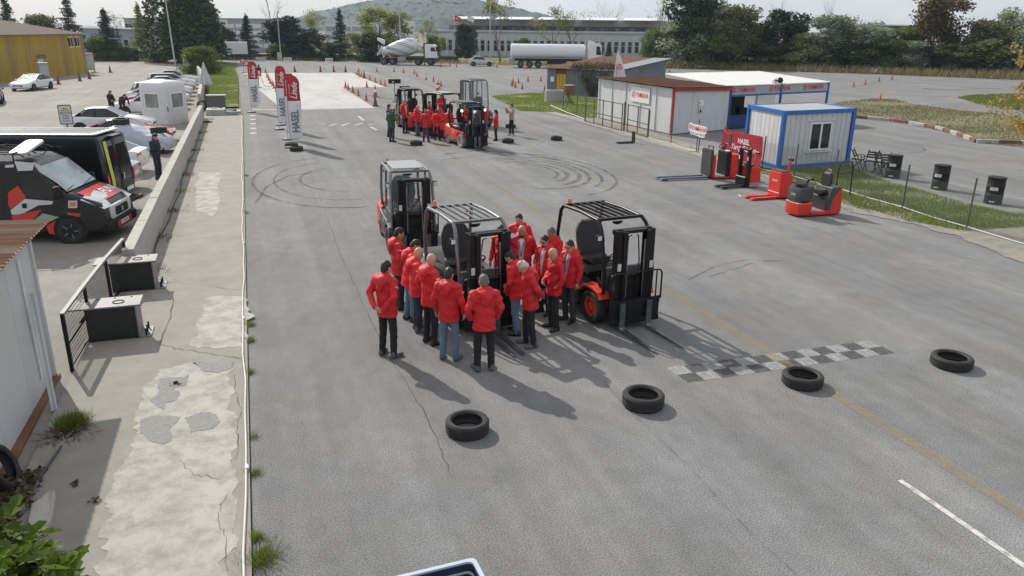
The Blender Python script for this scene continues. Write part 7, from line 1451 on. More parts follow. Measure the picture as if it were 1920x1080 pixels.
GRP = {'pad far': ('small orange cone along the far edge of the pale square', 'cones along the far edge of the pale square'), 'pad left': ('small orange cone in the line left of the pale square', 'cones left of the pale square'), 'pad right': ('orange cone stepping along the right edge of the pale square', 'cones right of the pale square'), 'curve': ('cone in the curved line behind the far forklifts', 'cones in the curved line behind the far forklifts'), 'truck': ('tiny cone in front of the parked trucks', 'cones in front of the parked trucks'), 'hut': ('red cone in the cluster left of the grey hut', 'cones left of the grey hut'), 'right': ('orange cone on the yellow line behind the canopy', 'cones on the yellow line behind the canopy'), 'park': ('red cone in front of the yellow warehouse', 'cones in front of the yellow warehouse')}
CON = {'pad far': [(553, 135, 'd'), (601, 135, 'd'), (626, 135, 'd'), (648, 135, 'd'), (673, 135), (707, 135), (739, 135), (757, 137)], 'curve': [(777, 139), (782, 144), (799, 150, 'w'), (813, 153), (822, 160, 'w'), (827, 162), (824, 167, 'w'), (820, 173, 'T')],
 'pad left': [(498, 136), (501, 145), (504, 151), (507, 157), (511, 161), (514, 166), (518, 172)], 'pad right': [(670, 141), (674, 144), (678, 145), (683, 147, 'd'), (694, 151), (704, 155), (714, 159), (722, 162), (648, 164), (653, 168), (662, 174), (672, 180), (687, 189), (688, 164)],
 'truck': [(746, 122), (796, 122), (826, 126), (844, 124), (856, 126), (932, 127), (985, 129)], 'hut': [(960, 161), (962, 157), (966, 164), (972, 156), (979, 167), (990, 153), (1014, 152), (1021, 172)], 'right': [(1600, 163), (1622, 159), (1648, 153), (1672, 149)], 'park': [(110, 158, 'd'), (150, 152, 'd'), (168, 148, 'd'), (207, 136, 'd')]}
def addcone(px, py, kd, lab, grp=None):
    p = G(px, py)
    if kd in used: t = dup(protos[kd], (p.x, p.y, 0.004), random.uniform(0, 6))
    else: t = protos[kd]; used.add(kd); t.location = (p.x, p.y, 0.004)
    if grp is None and 'group' in t: del t['group']
    return setprops(t, lab, 'cone', grp)
for g_, L_ in CON.items():
    for c in L_:
        kd = c[2] if len(c) > 2 else 'o'; lab, gr = GRP[g_]; pre = {'d': 'dark ', 'w': 'white banded ', 'T': 'tall white banded '}.get(kd, '')
        if pre: lab = pre+lab.replace('orange ', '').replace('red ', ''); gr = pre+gr
        addcone(c[0], c[1], kd, lab, gr)
addcone(704, 182, 'T', 'tall pale banded cone at the near corner of the pale square'); addcone(704, 199, 'd', 'dark red cone nearest the camera crew'); addcone(1255, 135, 'o', 'lone orange cone beyond the grey hut'); addcone(1650, 189, 'o', 'lone orange cone at the edge of the dry lawn'); addcone(389, 180, 'd', 'dark red cone at the foot of the folded parasol')
# --- feather flags
FLR = mat('flag_red', (0.42, 0.02, 0.035), .7, var=.06); FLW = mat('flag_white', (0.66, 0.67, 0.70), .7, var=.04); FLT = mat('flag_text', (0.13, 0.145, 0.17), .7, var=.05)
def feather(px, py, ptop, yaw, lab, grp=None):
    p = G(px, py); H_ = RAY(px, ptop, p.y).z*1.02; t = thing('feather_flag', lab, 'flag', (p.x, p.y, 0), yaw, grp)
    mb = MB(); mb.lathe([(.30, 0), (.30, .05), (.12, .1), (.03, .12)], 20); mb.build('base', BLACKM, t, smooth=40); mb = MB(); mb.lathe([(.24, .052), (.22, .085), (.1, .11)], 20); mb.build('base_cover', LGREY, t, smooth=40)
    mb = MB(); mb.tube([(0, .01, .08), (-.02, .01, H_*.5), (0, .01, H_*.86), (.12, .01, H_*.97), (.3, .01, H_*1.0)], [.018, .016, .012, .008, .006], 6); mb.build('pole', LGREY, t, smooth=50)
    w = .62; nx, nz = 8, 26; z0, z1 = .38, H_; vs = []; fs = {0: [], 1: []}
    for j in range(nz+1):
        f = j/nz; z = z0+(z1-z0)*f; wr = w*min(1, (1.0-.35*max(0, .12-f)/.12)); 
        if f > .9: q = (f-.9)/.1; xl, xr = .0+.12*q**1.5, w-.18*q**2
        else: xl, xr = 0, wr+.05*math.sin(f*14)*(1-f)*.8
        for i in range(nx+1): x = xl+(xr-xl)*i/nx; vs.append((x, .035*math.sin(f*9+i*.5)*(i/nx), z))
    for j in range(nz):
        for i in range(nx): a = j*(nx+1)+i; fs[1 if j > nz*.60 else 0].append((a, a+1, a+nx+2, a+nx+1))
    for k, (nm, mt) in enumerate((('white_cloth', FLW), ('red_cloth', FLR))): mb = MB(); mb.add(vs, fs[k]); o = mb.build(nm, mt, t, smooth=60); md = o.modifiers.new('s', 'SOLIDIFY'); md.thickness = .004
    lettering('lettering', 'HASEL', .50, FLT, t, frame((.32, -.05, z0+(z1-z0)*.30), (0, 0, 1), (-1, 0, 0)), bold=.02, sx=.78); lettering('lettering', 'Linde', .40, PRINTW, t, frame((.36, -.055, z0+(z1-z0)*.77), (0.06, 0, 1), (-1, 0, 0)), shear=.35, bold=.012, sx=.9); lettering('lettering', 'Linde Material Handling', .07, PRINTW, t, frame((.12, -.05, z0+(z1-z0)*.77), (0, 0, 1), (-1, 0, 0)))
    return t
feather(472, 211, 117, R(-8), 'red and white feather flag standing farthest beside the grass verge'); feather(524, 243, 126, R(-16), 'red and white feather flag in the middle of the row'); feather(540, 262, 140, R(-14), 'red and white feather flag half hidden behind the front flag'); feather(546, 277, 145, R(-6), 'red and white feather flag weighed down with two tyres at the front')
p = G(527, 235); t = thing('round_stand', 'spare round flag stand behind the middle feather flag', 'stand', (p.x, p.y, 0)); mb = MB(); mb.lathe([(.30, 0), (.30, .05), (.12, .1), (.03, .12), (.02, .5)], 20); mb.build('disc', BLACKM, t, smooth=40); mb = MB(); mb.lathe([(.24, .052), (.22, .085), (.1, .11)], 20); mb.build('disc_cover', LGREY, t, smooth=40)
# --- brand sail flag on the shed roof
t = thing('sail_flag', 'white pointed sail flag with red emblem on the white shed roof', 'flag', (23.2, 48.0, 2.72), R(-25)); mb = MB(); mb.tube([(0, 0, 0), (0, 0, 2.0)], [.02, .01], 6); mb.build('pole', LGREY, t); vs = []; n = 14
for j in range(n+1): f = j/n; x1 = .62*(1-f)**.8+.03; x0 = -.16*(1-f); vs += [(x0+(x1-x0)*i/4, .04*math.sin(f*6+i), .1+1.75*f) for i in range(5)]
mb = MB(); mb.add(vs, [(j*5+i, j*5+i+1, j*5+i+6, j*5+i+5) for j in range(n) for i in range(4)]); mb.build('cloth', FLW, t, smooth=60); ringlogo(t, frame((.18, -.06, .75), (1, 0, 0), (0, 0, 1)), .2, PRINTR)
# --- fence with wire mesh, gates
GP = mat('green_fence_post', (0.07, 0.10, 0.075), .6, var=.15); GP2 = mat('brown_gate_steel', (0.11, 0.10, 0.08), .7, var=.25); WIRE = mat('fence_wire', (0.16, 0.20, 0.17), .6, var=.1)
def wiremesh(parent, a, b, z0, z1, pitch, r, mt=WIRE, diag=True):
    a, b = Vector(a), Vector(b); L_ = (b-a).length; u = (b-a)/L_; H_ = z1-z0; mb = MB()
    def P(s, z): return (a.x+u.x*s, a.y+u.y*s, a.z+u.z*s+z)
    if diag:
        s = -H_
        while s < L_:
            for sg in (1, -1):
                x0, x1 = s, s+H_; za, zb = (z0, z1) if sg > 0 else (z1, z0)
                if x0 < 0: za += (zb-za)*(-x0)/H_; x0 = 0
                if x1 > L_: zb = za+(zb-za)*(L_-x0)/(x1-x0); x1 = L_
                if x1-x0 > .01: mb.tube([P(x0, za), P(x1, zb)], r, 3, caps=False)
            s += pitch
    else:
        for i in range(int(L_/pitch)+1): mb.tube([P(i*pitch, z0), P(i*pitch, z1)], r, 3, caps=False)
        for i in range(int(H_/pitch)+1): mb.tube([P(0, z0+i*pitch), P(L_, z0+i*pitch)], r, 3, caps=False)
    o = mb.build('wire_mesh', mt, parent, fix=False); o['kind'] = 'stuff'; return o
fe = thing('wire_fence', 'green wire mesh fence on thin posts along the right side of the road', 'fence', (0, 0, 0))
FP = [(21.12, 39.2, 1.55), (21.1, 36.62, 1.5), (21.05, 33.8, .9), (21.08, 31.75, 1.5), (21.05, 28.55, 1.5), (21.3, 26.7, 1.4), (21.35, 24.4, 1.5), (21.15, 20.65, 1.55), (20.92, 17.8, 1.6), (20.9, 14.2, 1.6)]
for x, y, h in FP: mb = MB(); ln = random.uniform(-.04, .08); mb.cyl((x, y, 0), (x+ln, y+ln*.5, h), .028, n=8); mb.build('post', GP, fe, smooth=50)
for (x0, y0, h0), (x1, y1, h1) in zip(FP, FP[1:]):
    if y1 < 30: wiremesh(fe, (x0, y0, 0), (x1, y1, 0), .06, 1.25, .075 if y1 > 20 else .06, .003)
    mb = MB(); mb.tube([(x0, y0, .08), ((x0+x1)/2, (y0+y1)/2, .05), (x1, y1, .08)], .018, 6); mb.build('bottom_rail', PANELW, fe)
gt = thing('gate', 'double swing gate of thin rusty square tube at the fence', 'gate', (0, 0, 0))
for (x0, y0), (x1, y1), nb in (((20.85, 47.4), (21.05, 42.45), 4), ((21.25, 42.1), (21.15, 39.35), 2)):
    a, b = Vector((x0, y0, 0)), Vector((x1, y1, 0)); mb = MB()
    for z in (.08, .75, 1.6): mb = MB(); mb.bar(a+Vector((0, 0, z)), b+Vector((0, 0, z)), .045); mb.build('rail', GP2, gt)
    for i in range(nb+1): q = a.lerp(b, i/nb); mb = MB(); mb.bar(q+Vector((0, 0, .06)), q+Vector((0, 0, 1.65)), .05); mb.build('upright', GP2, gt)
for q in ((21.12, 42.28), (21.05, 47.9)): mb = MB(); mb.bar((q[0], q[1], 0), (q[0], q[1], 1.75), .09); mb.build('gate_post', GP2, gt)
fe2 = thing('short_fence', 'short run of fence posts with crossed braces beside the grey hut', 'fence', (0, 0, 0))
for x, y in ((21.9, 53.9), (21.6, 50.6), (21.3, 48.4)): mb = MB(); mb.bar((x, y, 0), (x, y, 1.75), .05); mb.build('post', GP, fe2)
for a, b in (((21.88, 53.6, .05), (21.5, 51.2, 1.75)), ((21.6, 51.0, .05), (21.85, 53.6, 1.5))): mb = MB(); mb.bar(a, b, .04); mb.build('brace', GP, fe2)
mb = MB(); mb.tube([(22.5, 58, .1), (21.7, 53, .12), (21.2, 48, .1)], .03, 6); mb.build('bottom_rail', PANELW, fe2)
# --- banner and brand sign on the fence
t = thing('banner', 'dark red event banner tied to the fence in front of the site cabin', 'banner', (20.98, 30.1, 0)); vs = []; nx = 16
BRED = mat('banner_red', (0.36, 0.015, 0.03), .45, var=.08, scale=2, bump=.3, bscale=4)
for j in range(7):
    for i in range(nx+1): f = i/nx; vs.append((-.03-.03*math.sin(f*9+j*.8), 1.55-3.1*f, .22+1.26*j/6+.03*math.sin(f*PI)*(-1 if j == 6 else 0)))
mb = MB(); mb.add(vs, [(j*(nx+1)+i, j*(nx+1)+i+1, (j+1)*(nx+1)+i+1, (j+1)*(nx+1)+i) for j in range(6) for i in range(nx)]); mb.build('cloth', BRED, t, smooth=60)
lettering('lettering', 'HASEL', .32, PRINTW, t, frame((-.10, -.25, 1.08), (0, -1, 0), (0, 0, 1)), bold=.02); lettering('lettering', 'Yarış Günleri', .34, PRINTW, t, frame((-.10, -.25, .78), (0, -1, 0), (0, 0, 1)), shear=.25, bold=.012); mb = MB(); mb.add([(-.09, y, z) for y, z in ((.35, .30), (-.15, .30), (-.15, .5), (.35, .5))], [(0, 1, 2, 3)]); mb.build('printed_block', PRINTW, t)
for y0, z0, y1, z1 in ((1.5, 1.45, .7, 1.15), (1.5, 1.42, 1.25, .4), (-1.5, 1.4, -.9, 1.05), (-1.5, .8, -.7, .82)): mb = MB(); mb.tube([(-.06, y0, z0), (-.085, y1, z1)], [.012, .004], 5); mb.build('crease', BRED, t)
t = thing('brand_sign', 'white cut-out motorcycle brand sign on a thin post at the fence', 'sign', (20.98, 33.85, 0)); mb = MB(); mb.cyl((0, 0, 0), (0, 0, 1.0), .025, n=8); mb.build('post', GP, t)
M = frame((-.04, 0, 1.14), (0, -1, 0), (0, 0, 1)); out = [(-.83, .02), (-.80, .20), (-.66, .29), (-.52, .24), (.82, .22), (.86, .16), (.86, -.06), (.80, -.12), (.72, -.12), (.70, -.30), (.3, -.33), (-.1, -.28), (-.58, -.28), (-.60, -.14), (-.74, -.12)]
mb = MB(); n = len(out); mb.add([M @ Vector((x, y, z)) for z in (0, .03) for x, y in out], [tuple(range(n-1, -1, -1)), tuple(range(n, 2*n))]+[(i, (i+1) % n, (i+1) % n+n, i+n) for i in range(n)]); mb.build('board', PRINTW, t); ringlogo(t, M @ Matrix.Translation((-.64, .08, .04)), .13, PRINTR); lettering('lettering', 'YAMAHA', .33, PRINTR, t, M @ Matrix.Translation((.18, .05, .04)), bold=.004, sx=1.05); lettering('lettering', 'Revs your Heart', .17, PRINTK, t, M @ Matrix.Translation((.05, -.19, .04)), shear=.3, sx=1.05)
# --- drums, chairs
DLAB = mat('drum_label', (.55, .56, .57), .6, var=.1)
def drum(px, py, lab, topm=LGREY):
    p = G(px, py); t = thing('oil_drum', lab, 'drum', (p.x, p.y+.25, 0), random.uniform(-.3, .3)); r = .29; mb = MB(); mb.lathe([(r, 0), (r+.012, .01), (r+.012, .03), (r, .04), (r, .30), (r+.014, .32), (r, .34), (r, .62), (r+.014, .64), (r, .66), (r, .92), (r+.012, .93), (r+.012, .955), (r-.02, .955)], 26); mb.build('shell', BLACKM, t, smooth=40); mb = MB(); mb.lathe([(r-.02, .94), (.001, .945)], 26); mb.build('lid', topm, t)
    for z0, z1, w in ((.50, .62, .9), (.08, .13, .6)):
        mb = MB(); n = 10; vs = []
        for i in range(n+1): a = R(-158)-w/2+w*i/n; vs += [((r+.004)*math.cos(a), (r+.004)*math.sin(a), z0), ((r+.004)*math.cos(a), (r+.004)*math.sin(a), z1)]
        mb.add(vs, [(2*i, 2*i+2, 2*i+3, 2*i+1) for i in range(n)]); mb.build('label_print', DLAB, t)
    return t
drum(1681, 335, 'black oil drum beside the folding chairs'); drum(1770, 357, 'black oil drum with pale yellowish lid in the middle of the three', mat('lid_cream', (.5, .43, .28), .5)); drum(1872, 384, 'black oil drum at the right end of the wire fence')
WD = mat('dark_wood', (.035, .03, .026), .7, var=.2)
def chair(px, py, rz, lab):
    p = G(px, py); t = thing('folding_chair', lab, 'chair', (p.x, p.y, 0), rz)
    for s in (1, -1):
        for a, b in (((s*.22, -.22, 0), (s*.22, .26, .92)), ((s*.20, .25, 0), (s*.20, -.22, .46))): mb = MB(); mb.bar(a, b, .035, .03); mb.build('leg', WD, t)
        mb = MB(); mb.bar((s*.24, -.24, .64), (s*.24, .16, .66), .04, .025); mb.build('armrest', WD, t); mb = MB(); mb.bar((s*.235, -.2, .44), (s*.235, -.2, .63), .03); mb.build('arm_post', WD, t)
    for k in range(5): y = -.22+.1*k; mb = MB(); mb.box(-.21, .21, y, y+.07, .45, .465); mb.build('seat_slat', WD, t)
    for k in range(3): z = .62+.1*k; y = .10+.052*k; mb = MB(); mb.obox((0, y, z), (.42, .015, .07), R(-20)); mb.build('back_slat', WD, t)
    return t
chair(1605, 318, R(35), 'dark wooden folding chair nearest the site cabin'); chair(1630, 322, R(-60), 'dark wooden folding chair second from the site cabin'); chair(1648, 324, R(20), 'dark folding chair with its back to the drums'); chair(1660, 328, R(-20), 'dark wooden folding chair right beside the first oil drum')
t = thing('hand_rail', 'bent black tube hand rail standing behind the tow tractor', 'rail', (*xy(1578, 372), 0), R(15)); mb = MB(); mb.tube([(-.45, 0, 0), (-.42, 0, 1.15), (-.30, 0, 1.36), (.30, 0, 1.32), (.44, 0, 1.1), (.48, 0, 0)], .022, 8); mb.build('hoop', BLACK, t, smooth=50); mb = MB(); mb.bar((-.42, 0, .95), (.44, 0, .93), .03); mb.build('crossbar', BLACK, t)
# --- steel beam stubs and mesh gate by the walkway
DST = mat('dark_steel', (.016, .017, .018), .5, var=.3, dirt=(.05, .05, .048), dirt_amt=.4); PLT = mat('weathered_plate', (.24, .235, .23), .6, metal=.2, var=.2, scale=4, dirt=(.12, .115, .11), dirt_amt=.6)
for y, lab in ((15.5, 'black steel beam stub with grey top plate, nearer of the two'), (18.55, 'black steel beam stub with grey top plate at the end of the concrete wall')):
    t = thing('steel_beam_stub', lab, 'steel beam', (-2.82, y, .045))
    mb = MB(); mb.box(-.48, .42, -.02, .42, .02, .66); mb.build('web_box', DST, t, bevel=.006); mb = MB(); mb.box(-.78, .50, -.10, .50, .66, .69); mb.build('top_plate', PLT, t, bevel=.004); mb = MB(); mb.box(-.48, .42, -.06, .46, 0, .022); mb.build('bottom_plate', DST, t); mb = MB(); mb.box(.40, .425, -.08, .48, .02, .66); mb.build('end_plate', PLT, t); mb = MB(); mb.box(.42, .62, -.08, .48, 0, .025); mb.build('base_plate', PLT, t)
    for k in range(3): mb = MB(); mb.cyl((.53, -.02+.2*k, .02), (.53, -.02+.2*k, .16), .018, n=8); mb.build('bolt', BLACKM, t)
    for k in range(4): mb = MB(); mb.cyl((-.6+.3*k, .42, .69), (-.6+.3*k, .42, .70), .02, n=8); mb.build('plate_hole', BLACKM, t)
    mb = MB(); mb.lathe([(.10+.008*math.cos(a), .008*math.sin(a)) for a in [k*PI/3 for k in range(6)]], 16, Matrix.Translation((0.1, .15, .70)), closed=True); mb.build('wire_loop', BLACKM, t)
gt = thing('mesh_gate', 'black mesh gate panel leaning along the edge of the walkway', 'gate', (0, 0, 0)); gp_ = [(-3.37, 14.22), (-3.3, 15.85), (-3.2, 17.7), (-3.06, 19.35)]
for i, (x, y) in enumerate(gp_): mb = MB(); mb.bar((x, y, 0), (x, y, 1.06), .06); mb.build('upright', BLACK, gt, bevel=.005)
for (x0, y0), (x1, y1) in zip(gp_, gp_[1:]):
    mb = MB(); mb.bar((x0, y0, 1.06), (x1, y1, 1.06), .07, .05); mb.build('top_rail', PLT, gt); mb = MB(); mb.bar((x0, y0, .1), (x1, y1, .1), .04); mb.build('bottom_rail', BLACK, gt); wiremesh(gt, (x0, y0, 0), (x1, y1, 0), .12, 1.04, .075, .004, BLACKM, y0 > 15)
mb = MB(); mb.bar((-3.37, 14.22, .52), (-3.3, 15.85, .52), .05); mb.build('mid_rail', BLACK, gt)
# --- pipe along the walkway, cable by the wall
t = thing('pipe', 'thin pale pipe running along the edge of the walkway', 'pipe', (0, 0, 0)); pts = [(-.50+.02*math.sin(y*.7)+.015*math.sin(y*2.1), y, .065) for y in np.arange(2, 56, 1.2)]+[(-.62, 56.5, .07), (-1.0, 57.2, .08)]
mb = MB(); mb.tube(pts, .017, 8); mb.build('tube', mat('pale_pvc', (.56, .55, .50), .5, var=.08, dirt=(.35, .32, .27), dirt_amt=.5), t, smooth=60)
for y in (9.9, 15.9, 22, 28): mb = MB(); mb.cyl((-.5+.02*math.sin(y*.7)+.015*math.sin(y*2.1), y-.05, .065), (-.5+.02*math.sin((y)*.7)+.015*math.sin(y*2.1), y+.05, .065), .03, n=10); mb.build('coupling', WHITE, t)
t = thing('cable', 'dark cable lying along the foot of the concrete wall', 'cable', (0, 0, 0)); mb = MB(); mb.tube([(-2.70+.03*math.sin(y*1.3)+.04*math.sin(y*.5), y, .06) for y in np.arange(20, 52, .5)], .016, 6); mb.build('cord', BLACKM, t, smooth=60)
t = thing('pipe', 'short dark pipe lying across the weeds near the shed', 'pipe', (0, 0, 0)); a, b = G(75, 905), G(117, 845); mb = MB(); mb.tube([(a.x, a.y, .07), (b.x, b.y, .08)], .018, 8); mb.build('tube', GREYP, t)
# --- weeds and debris on the walkway
DEB = leafmat('dead_leaf', (.05, .04, .025), (.16, .11, .06), .1)
def patch(name, cx, cy, n, h, sp, mt, lab, z=.05, seed=1, w=.02): 
    rg = np.random.default_rng(seed); P = rg.normal(0, sp, (n, 2)); m = n; H_ = h*rg.uniform(.4, 1.2, m); an = rg.uniform(0, 6.28, m); V = np.zeros((m, 3, 3)); d = np.c_[np.cos(an), np.sin(an)]*w*.5; P = P+np.array((cx, cy)); ln = (P-np.array((cx, cy)))*.3+rg.normal(0, .32, (m, 2))*H_[:, None]
    V[:, 0] = np.c_[P-d, np.full(m, z)]; V[:, 1] = np.c_[P+d, np.full(m, z)]; V[:, 2] = np.c_[P+ln, z+H_]; o = fastquads(name, V.reshape(-1, 3), mt, tri=True); return setprops(o, lab, 'grass', None, 'stuff')
p = G(138, 800); patch('weed_tuft', p.x, p.y, 1300, .17, .09, GR, 'pale green weed tuft growing on the walkway', .04, 1, .012); patch('dead_weeds', p.x-.05, p.y-.28, 500, .05, .14, DEB, 'dark dead weeds under the green tuft', .045, 2)
for k, (px, py, n) in enumerate([(470, 610, 220), (468, 640, 260), (468, 700, 160), (487, 1050, 900), (480, 1010, 260), (476, 890, 160), (461, 400, 100), (474, 820, 90), (462, 330, 90)]): p = G(px, py); patch('edge_grass', p.x, p.y, n, .10, .05 if n < 500 else .11, GR, 'green grass tuft in the joint between walkway and road', .0, 10+k, .008)
rg = np.random.default_rng(8); a, b = G(60, 930), G(20, 930); C_ = np.c_[rg.uniform(-4.2, -3.05, 2600), rg.uniform(7.5, 10.7, 2600), np.zeros(2600)]; C_ = C_[(C_[:, 0] < -3.12-.25*np.sin(C_[:, 1]*2.3))]; C_[:, 2] = .05+np.abs(rg.normal(0, .03, len(C_))); o = fastquads('leaf_litter', cards(C_, .09, rg, 1.5), DEB); setprops(o, 'brown leaf litter and dead weeds beside the near shed', 'leaf litter', None, 'stuff')
for k in range(9): y = 20+k*3.4; patch('wall_weeds', -2.72, y, 120, .12, .22, GR if k % 2 else DEB, 'thin weeds along the foot of the concrete wall', .045, 40+k, .02)
for i, (px, py) in enumerate([(182, 946), (142, 913), (330, 725)]):
    p = G(px, py); rg = np.random.default_rng(i); C_ = np.c_[rg.normal(p.x, .035, 14), rg.normal(p.y, .03, 14), rg.uniform(.06, .085, 14)]; o = fastquads('dry_leaves', cards(C_, .07, rg, 1), DEB); setprops(o, ['curled dead leaf on the pale walkway', 'clump of dead leaves on the walkway near the weeds', 'small dead leaf beside the worn patches'][i], 'leaf')
pp = [xy(85, 1010), xy(100, 985), xy(107, 935), xy(95, 930), xy(62, 962), xy(55, 1000)]; mb = MB(); n = len(pp); mb.add([(*q, 0.02) for q in pp]+[(q[0]*.995, q[1]*.995, .13+.02*(i % 3)) for i, q in enumerate(pp)], [tuple(range(n, 2*n))]+[(i, (i+1) % n, (i+1) % n+n, i+n) for i in range(n)]); o = mb.build('concrete_slab', PALE, None, bevel=.02); setprops(o, 'broken slab of pale concrete half covered by the leafy bush', 'slab')
# leafy bush in the bottom left corner: lobed leaves on twigs
t = thing('leafy_bush', 'leafy fig-like bush with broad green lobed leaves at the bottom left', 'bush', (*xy(30, 1075), 0)); rg = np.random.default_rng(21); org = Vector((*xy(30, 1075), 0)); tw = MB(); LV = []
LM = leafmat('broad_leaf', (.06, .12, .014), (.22, .29, .04), .45)
for k in range(80):
    px, py = rg.uniform(-60, 165), rg.uniform(955, 1130); z = rg.uniform(.55, 1.1)
    if px > 30+(py-930)*.9 and not (py > 1030 and px < 165): continue
    e = G(px, py, z)-org; b = Vector((rg.normal(-.3, .2), rg.normal(-.3, .15), 0)); mid = (b+e)*.5+Vector((0, 0, .2)); tw.tube([b, mid, e], [.014, .009, .004], 4)
    for j in range(6): f = rg.uniform(.55, 1.05); q = mid.lerp(e, (f-.5)*2) if f > .5 else b.lerp(mid, f*2); LV.append(q+Vector(rg.normal(0, .05, 3)))
tw.build('twigs', BARK, t, fix=False); lob = [(0, 0), (.12, .10), (.34, .30), (.40, .55), (.20, .48), (.22, .80), (.0, 1.0), (-.22, .80), (-.20, .48), (-.40, .55), (-.34, .30), (-.12, .10)]
lm_ = MB(); lm_.add([(x*.16, y*.17, .03*abs(x)+.02*math.sin(y*2)) for x, y in lob]+[(0, .085, 0)], [(12, i, (i+1) % 12) for i in range(12)]); lp_ = lm_.build('leaf', LM, t); lp_.location = LV[0]
for i, q in enumerate(LV[:290]):
    o = lp_ if i == 0 else lp_.copy()
    if i: COL.objects.link(o); o.parent = t
    o.location = q; o.rotation_euler = (rg.uniform(-.9, .5), rg.normal(0, .5), rg.uniform(0, 6.28)); s = rg.uniform(.9, 1.7); o.scale = (s, s, s)
# --- open crate at the bottom edge
c = G(890, 1045, .62); t = thing('open_bin', 'dark blue open-topped plastic bin with pale rim at the bottom edge', 'bin', (c.x, c.y, 0), R(3)); BN = mat('navy_plastic', (.02, .032, .06), .4, var=.1); RIM = mat('pale_rim', (.45, .52, .60), .4, var=.06)
def rr3(x0, x1, y0, y1, z, r=.06): return [(x, y, z) for x, y in rrect(x0, x1, y0, y1, r)]
mb = MB(); mb.loft([rr3(-1.25, -.04, -.86, -.04, .0), rr3(-1.29, -.005, -.9, -.005, .6)], caps=False); mb.loft([rr3(-1.26, -.035, -.87, -.035, .60), rr3(-1.22, -.07, -.83, -.07, .04)], caps=False); mb.poly(rr3(-1.22, -.07, -.83, -.07, .04)); mb.poly(list(reversed(rr3(-1.25, -.04, -.86, -.04, .003)))); mb.build('tub', BN, t, fix=False, smooth=40)
mb = MB(); mb.loft([rr3(-1.30, 0, -.91, 0, .60), rr3(-1.30, 0, -.91, 0, .625), rr3(-1.255, -.045, -.865, -.045, .625), rr3(-1.255, -.045, -.865, -.045, .60), rr3(-1.30, 0, -.91, 0, .60)], caps=False); mb.build('rim', RIM, t, smooth=40); mb = MB(); mb.loft([rr3(-1.245, -.05, -.85, -.05, .50), rr3(-1.245, -.05, -.85, -.05, .515), rr3(-1.225, -.07, -.835, -.07, .515), rr3(-1.225, -.07, -.835, -.07, .50)], caps=False); mb.build('inner_ledge', RIM, t)
# --- lamp posts, flags
def lamppost(px, py, ptop, lab, lean=0.0, arm=None):
    p = G(px, py); h = RAY(px, ptop, p.y).z; t = thing('lamp_post', lab, 'lamp post', (p.x, p.y, 0)); mb = MB(); mb.tube([(0, 0, 0), (lean*.5, 0, h*.5), (lean, 0, h)], [.14, .11, .08], 10); mb.build('pole', GALV, t, smooth=50); mb = MB(); mb.box(-.2, .2, -.2, .2, 0, .06); mb.build('base_plate', GALV, t)
    if arm: mb = MB(); mb.tube([(lean, 0, h-.05), (lean+arm*.6, 0, h+.25), (lean+arm, 0, h+.3)], .05, 8); mb.build('arm', GALV, t); mb = MB(); mb.obox((lean+arm*1.15, 0, h+.28), (.7, .3, .12)); mb.build('lamp_head', LGREY, t, bevel=.03)
lamppost(329, 124, -30, 'tall grey lamp post leaning left in front of the big cypress', -.3); lamppost(355, 117, -30, 'second tall lamp post beside the bright bush', -.3); lamppost(527, 113, 22, 'grey lamp post beside the striped board', 0); lamppost(754, 119, -5, 'lamp post with curved arm behind the mixer truck', -.3, -1.2); lamppost(294, 116, -25, 'thin lamp post left of the big cypress', -.5); lamppost(919, 118, -20, 'slender post beside the tall bare tree', 0)
def flagpole(px, ptop, label, mt, tr=False):
    p = G(px, 107); h = RAY(px, ptop, p.y).z; t = thing('flag_pole', label, 'flag', (p.x, p.y, 0)); mb = MB(); mb.tube([(0, 0, 0), (0, 0, h+.15)], [.06, .03], 8); mb.build('pole', WHITE, t); vs = []
    for i in range(9):
        for j in range(2): f = i/8; vs.append((.05+1.35*f, .12*math.sin(f*7), h-.1-1.0*(1-j)*1.0-.45*f**1.2))
    mb = MB(); mb.add(vs, [(2*i, 2*i+2, 2*i+3, 2*i+1) for i in range(8)]); mb.build('cloth', mt, t, smooth=60)
    if tr:
        M = frame((.55, -.14, h-.75), (1, 0, -.3), (0, 0, 1)); mb = MB(); n = 18; o_ = [(.27*math.cos(a), .27*math.sin(a)) for a in [R(35+290*i/n) for i in range(n+1)]]; i_ = [(.07+.21*math.cos(a), .21*math.sin(a)) for a in [R(45+270*i/n) for i in range(n+1)]]; mb.add([M @ Vector((*v, 0)) for v in o_+i_], [(i, i+1, n+2+i, n+1+i) for i in range(n)]); mb.build('crescent', PRINTW, t); st_ = [(.36+(.12 if k % 2 == 0 else .05)*math.cos(R(36*k)), (.12 if k % 2 == 0 else .05)*math.sin(R(36*k))) for k in range(10)]; mb = MB(); mb.add([M @ Vector((*v, 0)) for v in st_], [tuple(range(10))]); mb.build('star', PRINTW, t)
flagpole(853, 28, 'red national flag with white crescent and star on a pole', mat('national_red', (.6, .02, .03), .7, var=.05), True); flagpole(877, 28, 'plain white flag on a pole beside the red flag', FLW)
